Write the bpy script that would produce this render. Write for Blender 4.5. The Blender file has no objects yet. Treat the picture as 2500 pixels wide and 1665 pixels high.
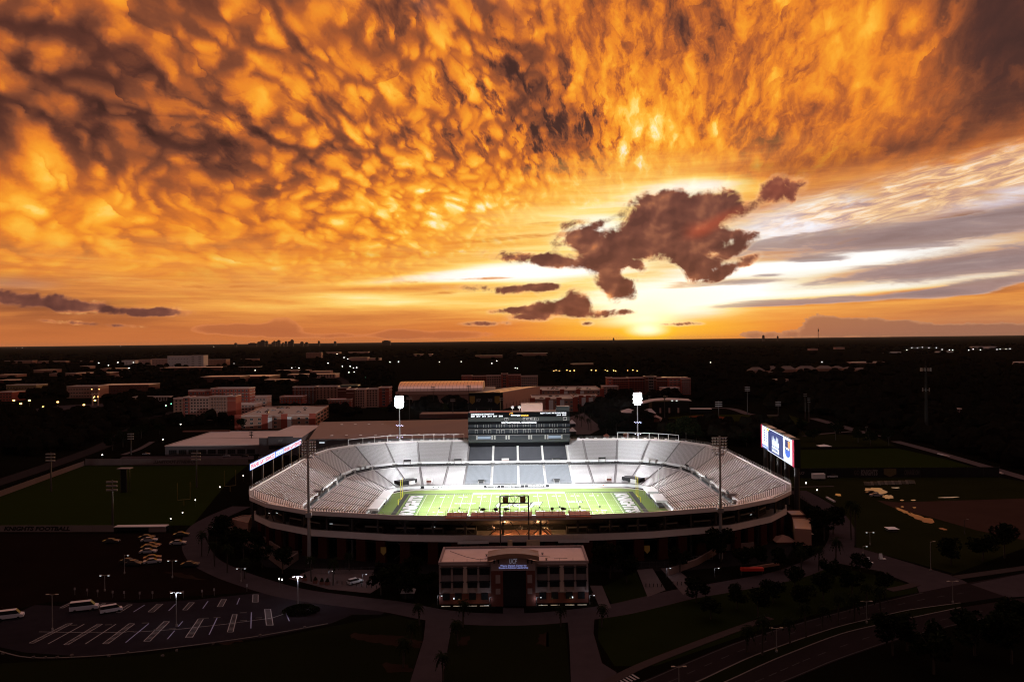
import bpy, bmesh, math, random
from math import sin, cos, pi, radians, atan, atan2, sqrt, hypot, degrees
from mathutils import Vector, Matrix

SC = bpy.context.scene
COL = SC.collection
random.seed(7)

# ------------------------------------------------------------------ camera
FPX = 1944.0          # focal length in photograph pixels (2500 wide)
HCAM = 76.4           # drone height above the stadium ground
ROLL = radians(0.64)
HORY = 831.0          # horizon row in the middle of the photograph
cam = bpy.data.cameras.new('camera')
cam.sensor_width = 36.0
cam.lens = FPX / 2500.0 * 36.0
cam.clip_start = 1.0
cam.clip_end = 200000.0
cam.shift_y = (HORY - 832.5) / 2500.0
camo = bpy.data.objects.new('camera', cam)
COL.objects.link(camo)
camo.matrix_world = Matrix.Translation((0, 0, HCAM)) @ Matrix.Rotation(radians(90), 4, 'X') @ Matrix.Rotation(-ROLL, 4, 'Z')
SC.camera = camo


def uv(px, py):
    dx, dy = px - 1250.0, py - HORY
    return dx * cos(ROLL) - dy * sin(ROLL), dx * sin(ROLL) + dy * cos(ROLL)


def G(px, py, z=0.0):
    """world point at height z seen at photograph pixel px,py"""
    u, v = uv(px, py)
    Y = FPX * (HCAM - z) / v
    return Vector((u * Y / FPX, Y, z))


def AT(px, py, Y):
    """world point at depth Y seen at photograph pixel px,py"""
    u, v = uv(px, py)
    return Vector((u * Y / FPX, Y, HCAM - v * Y / FPX))


def AE(px, py):
    u, v = uv(px, py)
    return degrees(atan(u / FPX)), degrees(atan(-v / hypot(u, FPX)))


# ------------------------------------------------------------------ node expressions
class Nodes:
    def __init__(s, nt):
        s.nt = nt

    def new(s, t, **kw):
        n = s.nt.nodes.new(t)
        for k, v in kw.items():
            setattr(n, k, v)
        return n

    def put(s, sock, v):
        if isinstance(v, E):
            s.nt.links.new(v.s, sock)
        elif v is not None:
            if isinstance(v, tuple) and len(v) == 3 and sock.type == 'RGBA':
                v = (*v, 1.0)
            sock.default_value = v

    def math(s, op, a, b=None, c=None, clamp=False):
        n = s.new('ShaderNodeMath', operation=op, use_clamp=clamp)
        s.put(n.inputs[0], a)
        if b is not None:
            s.put(n.inputs[1], b)
        if c is not None:
            s.put(n.inputs[2], c)
        return E(s, n.outputs[0])

    def vec(s, x, y, z=0.0):
        n = s.new('ShaderNodeCombineXYZ')
        for i, v in enumerate((x, y, z)):
            s.put(n.inputs[i], v)
        return E(s, n.outputs[0])

    def sep(s, v):
        n = s.new('ShaderNodeSeparateXYZ')
        s.put(n.inputs[0], v)
        return [E(s, o) for o in n.outputs]

    def noise(s, v, scale, detail=3.0, rough=0.55, dist=0.0, lac=2.0):
        n = s.new('ShaderNodeTexNoise', noise_dimensions='3D')
        s.put(n.inputs['Vector'], v)
        n.inputs['Scale'].default_value = scale
        n.inputs['Detail'].default_value = detail
        n.inputs['Roughness'].default_value = rough
        n.inputs['Lacunarity'].default_value = lac
        n.inputs['Distortion'].default_value = dist
        return E(s, n.outputs['Fac'])

    def voro(s, v, scale, smooth=0.5, rand=1.0):
        n = s.new('ShaderNodeTexVoronoi', voronoi_dimensions='2D', feature='SMOOTH_F1')
        s.put(n.inputs['Vector'], v)
        n.inputs['Scale'].default_value = scale
        n.inputs['Smoothness'].default_value = smooth
        n.inputs['Randomness'].default_value = rand
        return E(s, n.outputs['Distance'])

    def cells(s, x, y, scale):
        """position inside the nearest random cell (in cell units) and a random number per cell"""
        n = s.new('ShaderNodeTexVoronoi', voronoi_dimensions='2D', feature='F1')
        s.put(n.inputs['Vector'], s.vec(x, y))
        n.inputs['Scale'].default_value = scale
        n.inputs['Randomness'].default_value = 0.85
        cx, cy, _ = s.sep(E(s, n.outputs['Position']))
        r, _, _ = s.sep(E(s, n.outputs['Color']))
        return (x - cx) * scale, (y - cy) * scale, r

    def mixc(s, a, b, f):
        n = s.new('ShaderNodeMix', data_type='RGBA')
        s.put(n.inputs[0], f)
        s.put(n.inputs[6], a)
        s.put(n.inputs[7], b)
        return E(s, n.outputs[2])

    def ramp(s, t, stops, interp='LINEAR'):
        n = s.new('ShaderNodeValToRGB')
        r = n.color_ramp
        r.interpolation = interp
        while len(r.elements) < len(stops):
            r.elements.new(0.5)
        for e, (p, c) in zip(r.elements, stops):
            e.position = p
            e.color = (*c, 1)
        s.put(n.inputs[0], t)
        return E(s, n.outputs[0])

    def step(s, x, a, b):
        n = s.new('ShaderNodeMapRange', interpolation_type='SMOOTHSTEP')
        s.put(n.inputs[0], x)
        n.inputs[1].default_value = a
        n.inputs[2].default_value = b
        n.inputs[3].default_value = 0.0
        n.inputs[4].default_value = 1.0
        return E(s, n.outputs[0])


class E:
    def __init__(s, N, sock):
        s.N, s.s = N, sock

    def __add__(s, o): return s.N.math('ADD', s, o)
    __radd__ = __add__
    def __mul__(s, o): return s.N.math('MULTIPLY', s, o)
    __rmul__ = __mul__
    def __sub__(s, o): return s.N.math('SUBTRACT', s, o)
    def __rsub__(s, o): return s.N.math('SUBTRACT', o, s)
    def __truediv__(s, o): return s.N.math('DIVIDE', s, o)
    def __pow__(s, o): return s.N.math('POWER', s, o)
    def max(s, o): return s.N.math('MAXIMUM', s, o)
    def min(s, o): return s.N.math('MINIMUM', s, o)
    def abs(s): return s.N.math('ABSOLUTE', s)


def lin(r, g, b):
    f = lambda c: (c / 255 / 12.92) if c / 255 <= 0.04045 else ((c / 255 + 0.055) / 1.055) ** 2.4
    return (f(r), f(g), f(b))

# ------------------------------------------------------------------ sunset sky (world)
SUN_AZ, SUN_EL = AE(1582, 803)


def build_sky():
    w = bpy.data.worlds.new('World')
    SC.world = w
    w.use_nodes = True
    nt = w.node_tree
    nt.nodes.clear()
    N = Nodes(nt)
    tc = N.new('ShaderNodeTexCoord')
    dx, dy, dz = N.sep(E(N, tc.outputs['Generated']))
    az = N.math('ARCTAN2', dx, dy) * (180 / pi)
    el = N.math('ARCSINE', dz) * (180 / pi)
    elp = el.max(0.0)

    ang = N.vec(az, el)

    def blob(px, py, sx, sy, rot=0.0):
        """soft elliptical patch of sky around one direction"""
        a, e = AE(px, py)
        m = N.new('ShaderNodeMapping', vector_type='TEXTURE')
        N.put(m.inputs[0], ang)
        m.inputs[1].default_value = (a, e, 0)
        m.inputs[2].default_value = (0, 0, radians(rot))
        m.inputs[3].default_value = (degrees(sx / FPX) * 1.8, degrees(sy / FPX) * 1.8, 1)
        g = N.new('ShaderNodeTexGradient', gradient_type='SPHERICAL')
        nt.links.new(m.outputs[0], g.inputs[0])
        return N.step(E(N, g.outputs[1]), 0.0, 1.0)

    # distance from the sun, in degrees
    sx_, sy_ = az - SUN_AZ, el - SUN_EL
    dsun = N.math('SQRT', sx_ * sx_ + sy_ * sy_)

    # ---- high cloud deck, seen from below on a plane; axis B runs towards the sun
    # (bearing round the sunset and log of the distance from it: lobes fan out and grow away from the sun)
    va, ve = radians(SUN_AZ - 1.0), radians(13.0)
    S_ = Vector((sin(va) * cos(ve), cos(va) * cos(ve), sin(ve)))
    R_ = Vector((cos(va), -sin(va), 0))
    U_ = R_.cross(S_)
    zf = (dz.max(0.0) ** 0.46) * 1.06          # foreshortened towards the horizon
    ln = N.math('SQRT', dx * dx + dy * dy + zf * zf)
    dot = lambda w_: (dx * w_.x + dy * w_.y + zf * w_.z) / ln
    rho = N.math('ARCCOSINE', dot(S_).min(0.99999).max(-0.99999))
    A0 = N.math('ARCTAN2', dot(U_), dot(R_)) * -3.4
    B0 = N.math('LOGARITHM', rho + 0.02, 2.71828) * -3.5
    W0 = N.vec(A0, B0 * 0.6, 0.0)
    w1 = N.noise(W0, 1.1, 2.0) - 0.5
    w2 = N.noise(N.vec(A0 + 31.7, B0 * 0.6 + 11.0, 3.0), 1.3, 2.0) - 0.5
    w3 = N.noise(N.vec(A0, B0, 7.0), 5.0, 4.0, 0.6) - 0.5
    w5 = N.noise(N.vec(A0, B0 * 0.7, 17.0), 15.0, 4.0, 0.6) - 0.5
    A = A0 + w1 * 0.55 + w3 * 0.12 + w5 * 0.04
    B = B0 + w2 * 0.7 + w3 * 0.16 + w5 * 0.05
    # right of the middle the lobes give way to combed, fibrous cloud
    fib = N.step(az + w1 * 16.0, -4.0, 9.0)

    def bulbs(x, y, scale, tail, lip):
        """hanging pouches: soft tail away from the sun, crisp lit lip towards it"""
        u, v, r = N.cells(x, y, scale)
        vl = v.max(0.0) / lip
        vt = v.min(0.0) / tail
        rr = u * u * 8.0 + vl * vl + vt * vt
        g = N.math('EXPONENT', rr * rr * -0.55 - rr * 0.75)
        rim = N.step(v, -0.38, 0.22) * 0.62 + 0.42
        return g * rim * (r * 0.95 + 0.22), g

    n1 = N.noise(N.vec(A, B * 0.45, 0.0), 2.0, 4.0, 0.55)
    n2 = N.noise(N.vec(A * 1.25, B * 0.8, 5.0), 4.4, 6.0, 0.6)
    n3 = N.noise(N.vec(A * 1.25, (B - 0.09) * 0.8, 5.0), 4.4, 6.0, 0.6)
    relief = n3 - n2
    n4 = N.noise(N.vec(A0 * 1.5 + w3 * 0.5 + w1 * 0.5, B0 * 0.85 + w3 * 0.4, 12.0), 3.6, 7.0, 0.58, 0.5)
    bl1, g1 = bulbs(A, B * 0.72, 3.8, 0.42, 0.34)
    bl2, g2 = bulbs(A + 5.3, B * 0.85 + 2.1, 8.6, 0.42, 0.35)
    bl3, g3 = bulbs(A * 1.1 + 1.7, B * 0.76 - 3.1, 5.3, 0.45, 0.34)
    bl4, g4 = bulbs(A0 * 1.3 + w1 * 0.25 + w3 * 0.22 + 9.2, B0 * 0.75 + w2 * 0.2 + w3 * 0.1 + 4.0, 3.6, 0.75, 0.45)
    mam = bl1 * 0.85 + bl3 * 0.62 + bl2 * 0.42
    mam = (1.0 - N.math('EXPONENT', mam * -1.35)) * 0.95
    big = N.noise(N.vec(A0 * 0.8, B0 * 0.35, 1.0), 0.9, 3.0) - 0.5
    warm = 0.475 + N.math('EXPONENT', dsun * -0.075) * 0.56 + N.step(el, 13.5, 7.0) * 0.22
    warm = warm + big * 0.22
    # large dark and bright provinces of the deck
    for px, py, sx, sy, rot, k in [
            (330, 310, 420, 120, -22, -0.13), (60, 230, 220, 150, 0, -0.09), (760, 380, 260, 60, -15, -0.06),
            (2470, 40, 160, 170, 20, -0.42), (2480, 230, 80, 90, 0, -0.08), (1180, 60, 160, 70, -40, -0.12),
            (1290, 200, 70, 60, 0, -0.28), (1370, 330, 110, 70, -20, -0.36), (1690, 110, 70, 110, -30, -0.20),
            (1900, 330, 160, 60, 25, -0.16), (2200, 400, 320, 50, 18, -0.20),
            (1560, 330, 190, 150, 0, 0.16), (1000, 250, 200, 130, 0, 0.06), (950, 480, 500, 70, 0, 0.10),
            (150, 420, 190, 60, 0, 0.16), (2080, 90, 150, 130, 0, 0.20), (400, 650, 420, 24, 3, 0.08),
            (200, 610, 330, 18, 2, -0.10), (700, 575, 330, 18, 2, -0.06)]:
        warm = N.math('MULTIPLY_ADD', blob(px, py, sx, sy, rot), k, warm)
    near = N.step(el, 3.5, 11.0)
    lobes = (mam - 0.30) * (0.44 + near * 0.36) + relief * 0.35 + (n1 - 0.5) * 0.30
    fibre = relief * 0.75 + (n1 - 0.5) * 0.70 + (bl4 - 0.22) * 0.30 + (n2 - 0.5) * 0.25 + (n4 - 0.5) * 0.80
    t = warm + lobes * (1.0 - fib) + fibre * fib * (1.0 - N.step(az, 17.0, 30.0) * 0.45)
    n5 = N.noise(N.vec(A0 * 1.5 + w3 * 0.2, B0 * 0.62, 30.0), 4.4, 6.0, 0.62, 0.3)
    t = t - N.step(n5, 0.50, 0.66) * (blob(1180, 170, 330, 190, -20) * 0.28 + blob(1330, 310, 200, 90, -10) * 0.28 + blob(700, 330, 500, 160, -10) * 0.20 + blob(1750, 160, 350, 180, 20) * 0.22)
    # beyond the picture the deck fades gently with distance from the sunset
    t = t - N.step(dsun, 40.0, 130.0) * 0.30
    deck = N.ramp(t.max(0.0).min(1.25) / 1.25, [
        (0.00, lin(66, 36, 29)), (0.12, lin(92, 50, 38)), (0.26, lin(132, 72, 46)), (0.39, lin(184, 96, 45)),
        (0.51, lin(234, 131, 40)), (0.63, lin(251, 160, 43)), (0.76, lin(255, 189, 62)), (0.89, lin(255, 224, 124)),
        (1.00, lin(255, 250, 225))])
    # mauve-grey cast in the shaded parts of the right half
    deck = N.mixc(deck, lin(72, 46, 42), N.step(t, 0.45, 0.05) * N.step(az, -12.0, 12.0) * 0.6)

    # ---- clear band and streaks below the deck
    stv = N.vec(az * 0.055, el * 0.62, 2.0)
    s1 = N.noise(stv, 1.0, 6.0, 0.6, 0.6)
    s3 = N.noise(N.vec(az * 0.10 + s1 * 0.8, el * 1.9 + s1 * 1.2, 14.0), 1.0, 6.0, 0.62, 0.3)
    s2 = N.noise(N.vec(az * 0.02, el * 0.35, 9.0), 1.0, 3.0, 0.5, 0.4)
    tl = 0.58 + N.math('EXPONENT', dsun * -0.115) * 0.66 + (s1 - 0.5) * 0.80 + (s2 - 0.5) * 0.55 + (s3 - 0.5) * 0.55
    tl = tl - N.step(el, 3.4, 0.0) * 0.30 - N.step(az, -10.0, -36.0) * 0.10
    for px, py, sx, sy, rot, k in [
            (1300, 540, 300, 60, 10, 0.16), (1735, 452, 120, 18, 0, 0.55), (1290, 664, 190, 22, 2, 0.95), (1050, 680, 210, 11, 3, 0.62), (880, 728, 120, 15, 0, 0.34), (1000, 745, 170, 10, 0, 0.25),
            (1990, 642, 270, 20, 4, 0.80), (1850, 705, 330, 24, 2, 0.65), (2250, 690, 260, 20, 5, 0.32), (1640, 760, 130, 28, 0, 0.42),
            (1950, 545, 110, 45, 12, 0.42), (2050, 490, 180, 26, 14, 0.30), (1720, 720, 120, 30, 0, 0.30), (1680, 475, 170, 34, 0, 0.35), (1450, 560, 70, 26, 10, 0.5),
            (2250, 665, 260, 15, 4, -0.62), (2380, 640, 200, 16, 4, -0.45), (1950, 632, 90, 7, 0, -0.5), (2120, 728, 260, 8, 2, -0.52),
            (2260, 712, 70, 9, 4, -0.30), (2480, 685, 120, 8, 5, -0.4), (1750, 690, 110, 8, 3, -0.5),
            (2200, 570, 420, 26, 5, -0.46), (2400, 530, 260, 16, 8, -0.30), (1350, 560, 220, 20, 3, -0.10), (1200, 600, 260, 10, 4, -0.22),
            (80, 735, 230, 26, -6, -0.22), (1000, 705, 160, 8, 2, -0.16),
            (150, 690, 260, 14, -4, -0.10), (900, 775, 260, 10, 0, -0.10), (2200, 345, 420, 75, 14, -0.62), (2420, 420, 200, 30, 10, -0.2), (2000, 440, 200, 18, 10, 0.2)]:
        tl = N.math('MULTIPLY_ADD', blob(px, py, sx, sy, rot), k, tl)
    low = N.ramp(tl.max(0.0).min(1.5) / 1.5, [
        (0.00, lin(120, 66, 44)), (0.16, lin(166, 96, 56)), (0.30, lin(214, 132, 66)), (0.42, lin(240, 164, 78)),
        (0.54, lin(252, 198, 98)), (0.66, lin(255, 228, 140)), (0.80, lin(255, 248, 214)), (1.00, (1.1, 1.07, 1.0))])
    cool = N.ramp(tl.max(0.0).min(1.5) / 1.5, [
        (0.00, lin(112, 82, 76)), (0.20, lin(146, 110, 96)), (0.36, lin(176, 144, 134)), (0.50, lin(204, 176, 160)),
        (0.64, lin(222, 214, 228)), (0.80, lin(246, 246, 255)), (1.00, (1.1, 1.1, 1.12))])
    coolf = blob(2330, 545, 520, 85, 6) * 0.9 + blob(2400, 660, 300, 30, 4) * 0.5 + blob(30, 690, 70, 14) * 0.5 + blob(1960, 535, 130, 40, 10) * 0.6
    low = N.mixc(low, cool, coolf.min(1.0))
    # deep orange at the horizon, brown at the far left and grey-mauve at the right
    hz = N.mixc(lin(205, 116, 60), lin(182, 120, 88), N.step(az, 14.0, 30.0))
    hz = N.mixc(hz, lin(240, 138, 44), blob(1582, 800, 420, 120) * 0.9)
    low = N.mixc(low, hz, N.step(el, 2.6, 0.2) * 0.85)

    # crisp-edged lens clouds of the right half, and the pale blue gap
    sw = N.noise(N.vec(az * 0.22, el * 1.5, 21.0), 1.0, 7.0, 0.62, 0.5)
    ld = None
    for px, py, sx, sy, rot, k in [(2330, 658, 330, 24, 3, 1.1), (2260, 572, 420, 30, 4, 1.0), (2400, 545, 200, 24, 7, 0.8), (2000, 634, 70, 8, 0, 0.9), (2080, 727, 280, 10, 2, 0.95),
                                   (2335, 710, 70, 13, 4, 0.9), (2460, 684, 100, 9, 4, 0.9), (1740, 691, 130, 12, 2, 0.8), (2400, 616, 220, 14, 3, 0.85), (1880, 670, 40, 5, 0, 0.8), (1975, 575, 190, 16, 6, 0.8),
                                   (2180, 500, 160, 9, 10, 0.6), (1100, 715, 160, 7, 2, 0.7), (960, 690, 120, 6, 2, 0.55), (1180, 680, 120, 4, 1, 0.6), (600, 700, 190, 9, 3, 0.6), (700, 600, 240, 7, 3, 0.6), (1230, 585, 260, 9, 4, 0.7),
                                   (350, 690, 200, 10, -2, 0.6), (1330, 545, 110, 8, 4, 0.6), (980, 560, 60, 9, 3, 0.7), (1850, 745, 150, 4, 1, 0.6)]:
        ld = N.math('MULTIPLY_ADD', blob(px, py, sx, sy, rot), k, ld or 0.0)
    ld = ld + (sw - 0.52) * 2.4 * N.math('MINIMUM', ld * 2.5, 1.0)
    lc = N.ramp(sw * 0.7 + N.step(ld, 1.0, 0.35) * 0.4, [(0.2, lin(136, 112, 110)), (0.45, lin(164, 142, 142)), (0.65, lin(206, 176, 160)), (0.85, lin(252, 222, 184))])
    lcl = N.ramp(sw * 0.7 + N.step(ld, 1.0, 0.35) * 0.4, [(0.2, lin(186, 104, 52)), (0.45, lin(214, 130, 62)), (0.65, lin(238, 160, 78)), (0.85, lin(254, 205, 120))])
    low = N.mixc(low, (0.78, 0.80, 0.98), (blob(1985, 518, 150, 24, 8) * 0.8 + blob(2470, 478, 120, 18, 10) * 0.7) * N.step(sw, 0.3, 0.6))
    low = N.mixc(low, N.mixc(lcl, lc, N.step(az, 8.0, 17.0)), N.step(ld, 0.34, 0.85) * 0.85)

    # edge of the deck: low on the left, lifting to the right over the sunset
    edge = (N.noise(N.vec(az * 0.06, el * 0.3, 4.0), 1.6, 5.0, 0.6) - 0.5) * 7.0
    bound = 4.5 + N.step(az, -12.0, 9.0) * 6.6
    df = N.step(el + edge * 0.9 - bound, -2.4, 3.6)
    # the ripple-edged shelf under the deck at the far right
    col = N.mixc(low, deck, df)
    rip = N.noise(N.vec(az * 0.55 - el * 0.9, el * 2.6 - az * 0.30, 6.0), 1.0, 4.0, 0.6, 0.8)
    rip2 = N.noise(N.vec(az * 0.3, el * 0.8 - az * 0.12, 3.0), 1.0, 4.0, 0.6)
    shelf = blob(2300, 455, 320, 40, 9) * 1.6 * N.step(rip2, 0.32, 0.55)
    rc = N.ramp(rip, [(0.25, lin(158, 128, 132)), (0.42, lin(206, 160, 136)), (0.55, lin(252, 206, 150)), (0.70, lin(255, 244, 226))])
    col = N.mixc(col, rc, shelf.min(0.85))

    # ---- sun glow
    glow = N.math('EXPONENT', dsun * dsun * -0.55) * 1.2
    hg = blob(1582, 801, 200, 26) * 0.65 + glow
    col = N.mixc(col, (1.05, 0.62, 0.02, 1), hg.min(0.92))
    core = blob(1580, 806, 36, 11) + blob(1560, 786, 90, 12) * 0.5 + blob(1620, 735, 140, 35) * 0.55 + blob(1575, 765, 60, 22) * 0.6
    col = N.mixc(col, (1.3, 1.22, 0.75, 1), core.min(1.0))

    # ---- dark cumulus bank in front of the sunset
    cwarp = N.vec(az, el * 1.15, 0.0)
    f1 = N.noise(cwarp, 0.50, 9.0, 0.62, 0.5)
    g1s = N.noise(cwarp, 0.36, 3.5, 0.45, 0.2)
    g2s = N.noise(N.vec(az + 0.25, el * 1.15 - 0.35, 0.0), 0.36, 3.5, 0.45, 0.2)
    f3 = N.noise(N.vec(az, el * 1.1, 8.0), 1.5, 8.0, 0.68, 0.4)

    def bank(lst, wob=2.4, fine=0.85):
        d = None
        for px, py, sx, sy, rot, k in lst:
            d = N.math('MULTIPLY_ADD', blob(px, py, sx, sy, rot), k, d or 0.0)
        return d + ((f1 - 0.5) * wob + (f3 - 0.5) * fine) * N.math('MINIMUM', d * 3.0, 1.0)

    cum = [(1655, 530, 100, 50, 8, 1.1), (1580, 525, 62, 44, 30, 0.8), (1745, 505, 56, 36, 0, 1.0), (1643, 482, 40, 16, 0, 0.5), (1600, 590, 90, 46, 10, 0.9),
           (1690, 605, 84, 46, -25, 1.0), (1692, 650, 32, 34, 0, 0.9), (1765, 590, 40, 22, 0, 0.5),
           (1456, 605, 86, 36, -5, 1.1), (1320, 634, 120, 15, -6, 1.0), (1495, 655, 66, 36, -30, 1.0), (1508, 704, 40, 32, -15, 1.0), (1410, 580, 40, 18, 0, 0.5),
           (1790, 614, 46, 13, 32, 0.75), (1790, 655, 56, 13, 26, 0.85), (1800, 572, 56, 13, -8, 0.7), (1885, 466, 30, 26, 10, 0.95), (1900, 440, 30, 14, 10, 0.5), (1942, 447, 26, 20, 10, 0.75), (1932, 478, 12, 22, 0, 0.6),
           (1838, 506, 30, 14, 30, 0.40), (1400, 545, 44, 10, 10, 0.5), (1450, 552, 50, 9, 25, 0.45),
           (1345, 756, 84, 17, 4, 1.0), (1410, 736, 40, 26, 0, 1.0), (1322, 740, 24, 22, 0, 0.6), (1450, 768, 60, 10, 2, 0.8), (1255, 757, 60, 7, 4, 0.75), (1300, 775, 50, 9, 0, 0.7),
           (1270, 706, 80, 11, 3, 0.9), (1325, 700, 50, 9, 0, 0.6), (1140, 702, 50, 9, 0, 0.62), (1535, 760, 26, 8, 0, 0.7), (1190, 790, 55, 6, 0, 0.65),
           (1430, 790, 18, 6, 0, .8), (1665, 791, 42, 5, 0, .7), (70, 733, 190, 17, -6, 0.85), (230, 752, 110, 8, -6, 0.6), (215, 790, 110, 5, -4, 0.62), (400, 763, 60, 10, 0, 0.9), (405, 757, 24, 13, 0, .5),
           (1532, 667, 22, 12, -10, -0.8), (1632, 672, 34, 20, 0, -0.8), (1590, 694, 26, 20, 0, -0.5)]
    cd = bank(cum)
    halo = N.step(cd, 0.05, 0.45)
    sun_in = N.math('EXPONENT', dsun * -0.11)
    col = N.mixc(col, (1.25, 1.12, 0.72, 1), halo * sun_in * 0.40)
    cm = N.step(cd, 0.20, 0.78)
    shade = (g1s - g2s) * 3.0 + (g1s - 0.5) * 0.4 + 0.30 + (f3 - 0.5) * 0.22 + N.step(cd, 0.95, 0.30) * 0.5 - 0.06
    cc = N.ramp(shade.max(0.0).min(1.0), [(0.0, lin(90, 52, 48)), (0.32, lin(116, 68, 58)), (0.55, lin(150, 92, 70)), (0.8, lin(216, 132, 82)), (1.0, lin(252, 184, 114))])
    cc = N.mixc(cc, lin(214, 90, 56), blob(1752, 542, 60, 14, 24) * 0.34 + blob(1702, 563, 28, 18) * 0.2 + blob(1900, 460, 50, 36) * 0.16)
    col = N.mixc(col, cc, cm)

    # ---- haze-grey cumulus tops standing on the horizon
    hb = bank([(2020, 800, 60, 22, 0, 1.0), (2000, 790, 34, 24, 0, 0.6), (2110, 798, 80, 20, 0, 1.0), (2290, 808, 130, 16, 0, 1.0), (2480, 812, 160, 18, 0, 1.0), (2190, 792, 60, 9, 8, 0.6),
               (1900, 818, 90, 12, 0, 0.8)], 1.5, 0.8)
    col = N.mixc(col, N.mixc(lin(150, 104, 84), lin(196, 140, 104), N.step(hb, 0.9, 0.4)), N.step(hb, 0.42, 0.55) * 0.8)
    hb2 = bank([(600, 808, 110, 14, 0, 1.0), (690, 795, 40, 22, 0, 0.9), (560, 800, 70, 10, 0, .6), (970, 815, 50, 14, 0, .9), (1090, 818, 120, 12, 0, .9), (800, 820, 110, 8, 0, .8)], 0.8, 0.4)
    col = N.mixc(col, N.mixc(lin(178, 100, 62), lin(222, 134, 80), N.step(hb2, 0.9, 0.4)), N.step(hb2, 0.42, 0.55) * 0.7)

    # overhead, beyond the top of the picture, the deck cools to mauve
    over = N.step(el + (n1 - 0.5) * 14.0, 22.0, 52.0)
    col = N.mixc(col, N.mixc((0.46, 0.30, 0.29), (0.82, 0.54, 0.51), n1), over)

    # the side away from the sunset is dusk: gradual fall-off with angle from the sun
    cosang = dx * sin(radians(SUN_AZ)) + dy * cos(radians(SUN_AZ))
    dusk = 1.0 - N.step(cosang, 0.65, -0.55) * 0.80
    col = N.mixc((0.070, 0.050, 0.058, 1), col, dusk)
    # below the horizon: dark land colour (hidden by the ground sheet)
    col = N.mixc((0.004, 0.003, 0.003, 1), col, N.step(el, -0.6, -0.1))

    # a faint physical twilight sky underneath everything
    sky = N.new('ShaderNodeTexSky', sky_type='NISHITA')
    sky.sun_disc = False
    sky.sun_elevation = radians(max(SUN_EL, 0.5))
    sky.sun_rotation = radians(SUN_AZ)
    b1 = N.new('ShaderNodeBackground')
    N.put(b1.inputs[0], E(N, sky.outputs[0]))
    b1.inputs[1].default_value = 0.004
    b2 = N.new('ShaderNodeBackground')
    N.put(b2.inputs[0], col)
    b2.inputs[1].default_value = 1.0
    add = N.new('ShaderNodeAddShader')
    nt.links.new(b1.outputs[0], add.inputs[0])
    nt.links.new(b2.outputs[0], add.inputs[1])
    out = N.new('ShaderNodeOutputWorld')
    nt.links.new(add.outputs[0], out.inputs[0])
    w.cycles.sampling_method = 'MANUAL'
    w.cycles.sample_map_resolution = 512
    return w


build_sky()
SC.view_settings.view_transform = 'Standard'
SC.view_settings.look = 'None'
SC.view_settings.exposure = 0.0
SC.view_settings.gamma = 1.0
SC.view_settings.use_curve_mapping = False
# ------------------------------------------------------------------ low evening sun
_s = bpy.data.lights.new('sun', 'SUN')
_s.energy = 0.9
_s.angle = radians(0.6)
_s.color = (1.0, 0.55, 0.25)
_so = bpy.data.objects.new('sun', _s)
COL.objects.link(_so)
_so.location = (200, 900, 300)
_e, _a = radians(1.6), radians(SUN_AZ)
_so.rotation_euler = Vector((-sin(_a) * cos(_e), -cos(_a) * cos(_e), -sin(_e))).to_track_quat('-Z', 'Y').to_euler()

# ------------------------------------------------------------------ materials
MATS = {}


def mat(name, col, rough=0.8, metal=0.0, var=0.25, scale=0.6, bump=0.0, emit=None, es=0.0, spec=0.4, coat=0.0):
    if name in MATS:
        return MATS[name]
    m = bpy.data.materials.new(name)
    m.use_nodes = True
    nt = m.node_tree
    N = Nodes(nt)
    p = nt.nodes['Principled BSDF']
    p.inputs['Roughness'].default_value = rough
    p.inputs['Metallic'].default_value = metal
    p.inputs['Specular IOR Level'].default_value = spec
    p.inputs['Coat Weight'].default_value = coat
    if spec <= 0.1 and emit is None:      # matt ground and foliage: plain diffuse, no grazing sheen
        df = N.new('ShaderNodeBsdfDiffuse')
        nt.links.new(df.outputs[0], nt.nodes['Material Output'].inputs[0])
        nt.nodes.remove(p)
        p = df
        cs = p.inputs['Color']
    else:
        cs = p.inputs['Base Color']
    if emit is not None:
        p.inputs['Base Color'].default_value = (*col, 1)
        p.inputs['Emission Color'].default_value = (*emit, 1)
        p.inputs['Emission Strength'].default_value = es
    elif var > 0:
        tc = N.new('ShaderNodeTexCoord')
        v = E(N, tc.outputs['Object'])
        n = N.noise(v, scale, 4.0, 0.6)
        n2 = N.noise(v, scale * 0.13, 3.0, 0.5)
        f = (n * 0.6 + n2 * 0.4 - 0.5) * 2.4 * var
        d = tuple(c * 0.45 for c in col)
        b = tuple(min(1.0, c * 1.45) for c in col)
        N.put(cs, N.mixc(d, b, f + 0.5))
        if bump > 0:
            bn = N.new('ShaderNodeBump')
            bn.inputs['Strength'].default_value = bump
            N.put(bn.inputs['Height'], n)
            nt.links.new(bn.outputs[0], p.inputs['Normal'])
    else:
        cs.default_value = (*col, 1)
    MATS[name] = m
    return m


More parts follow.
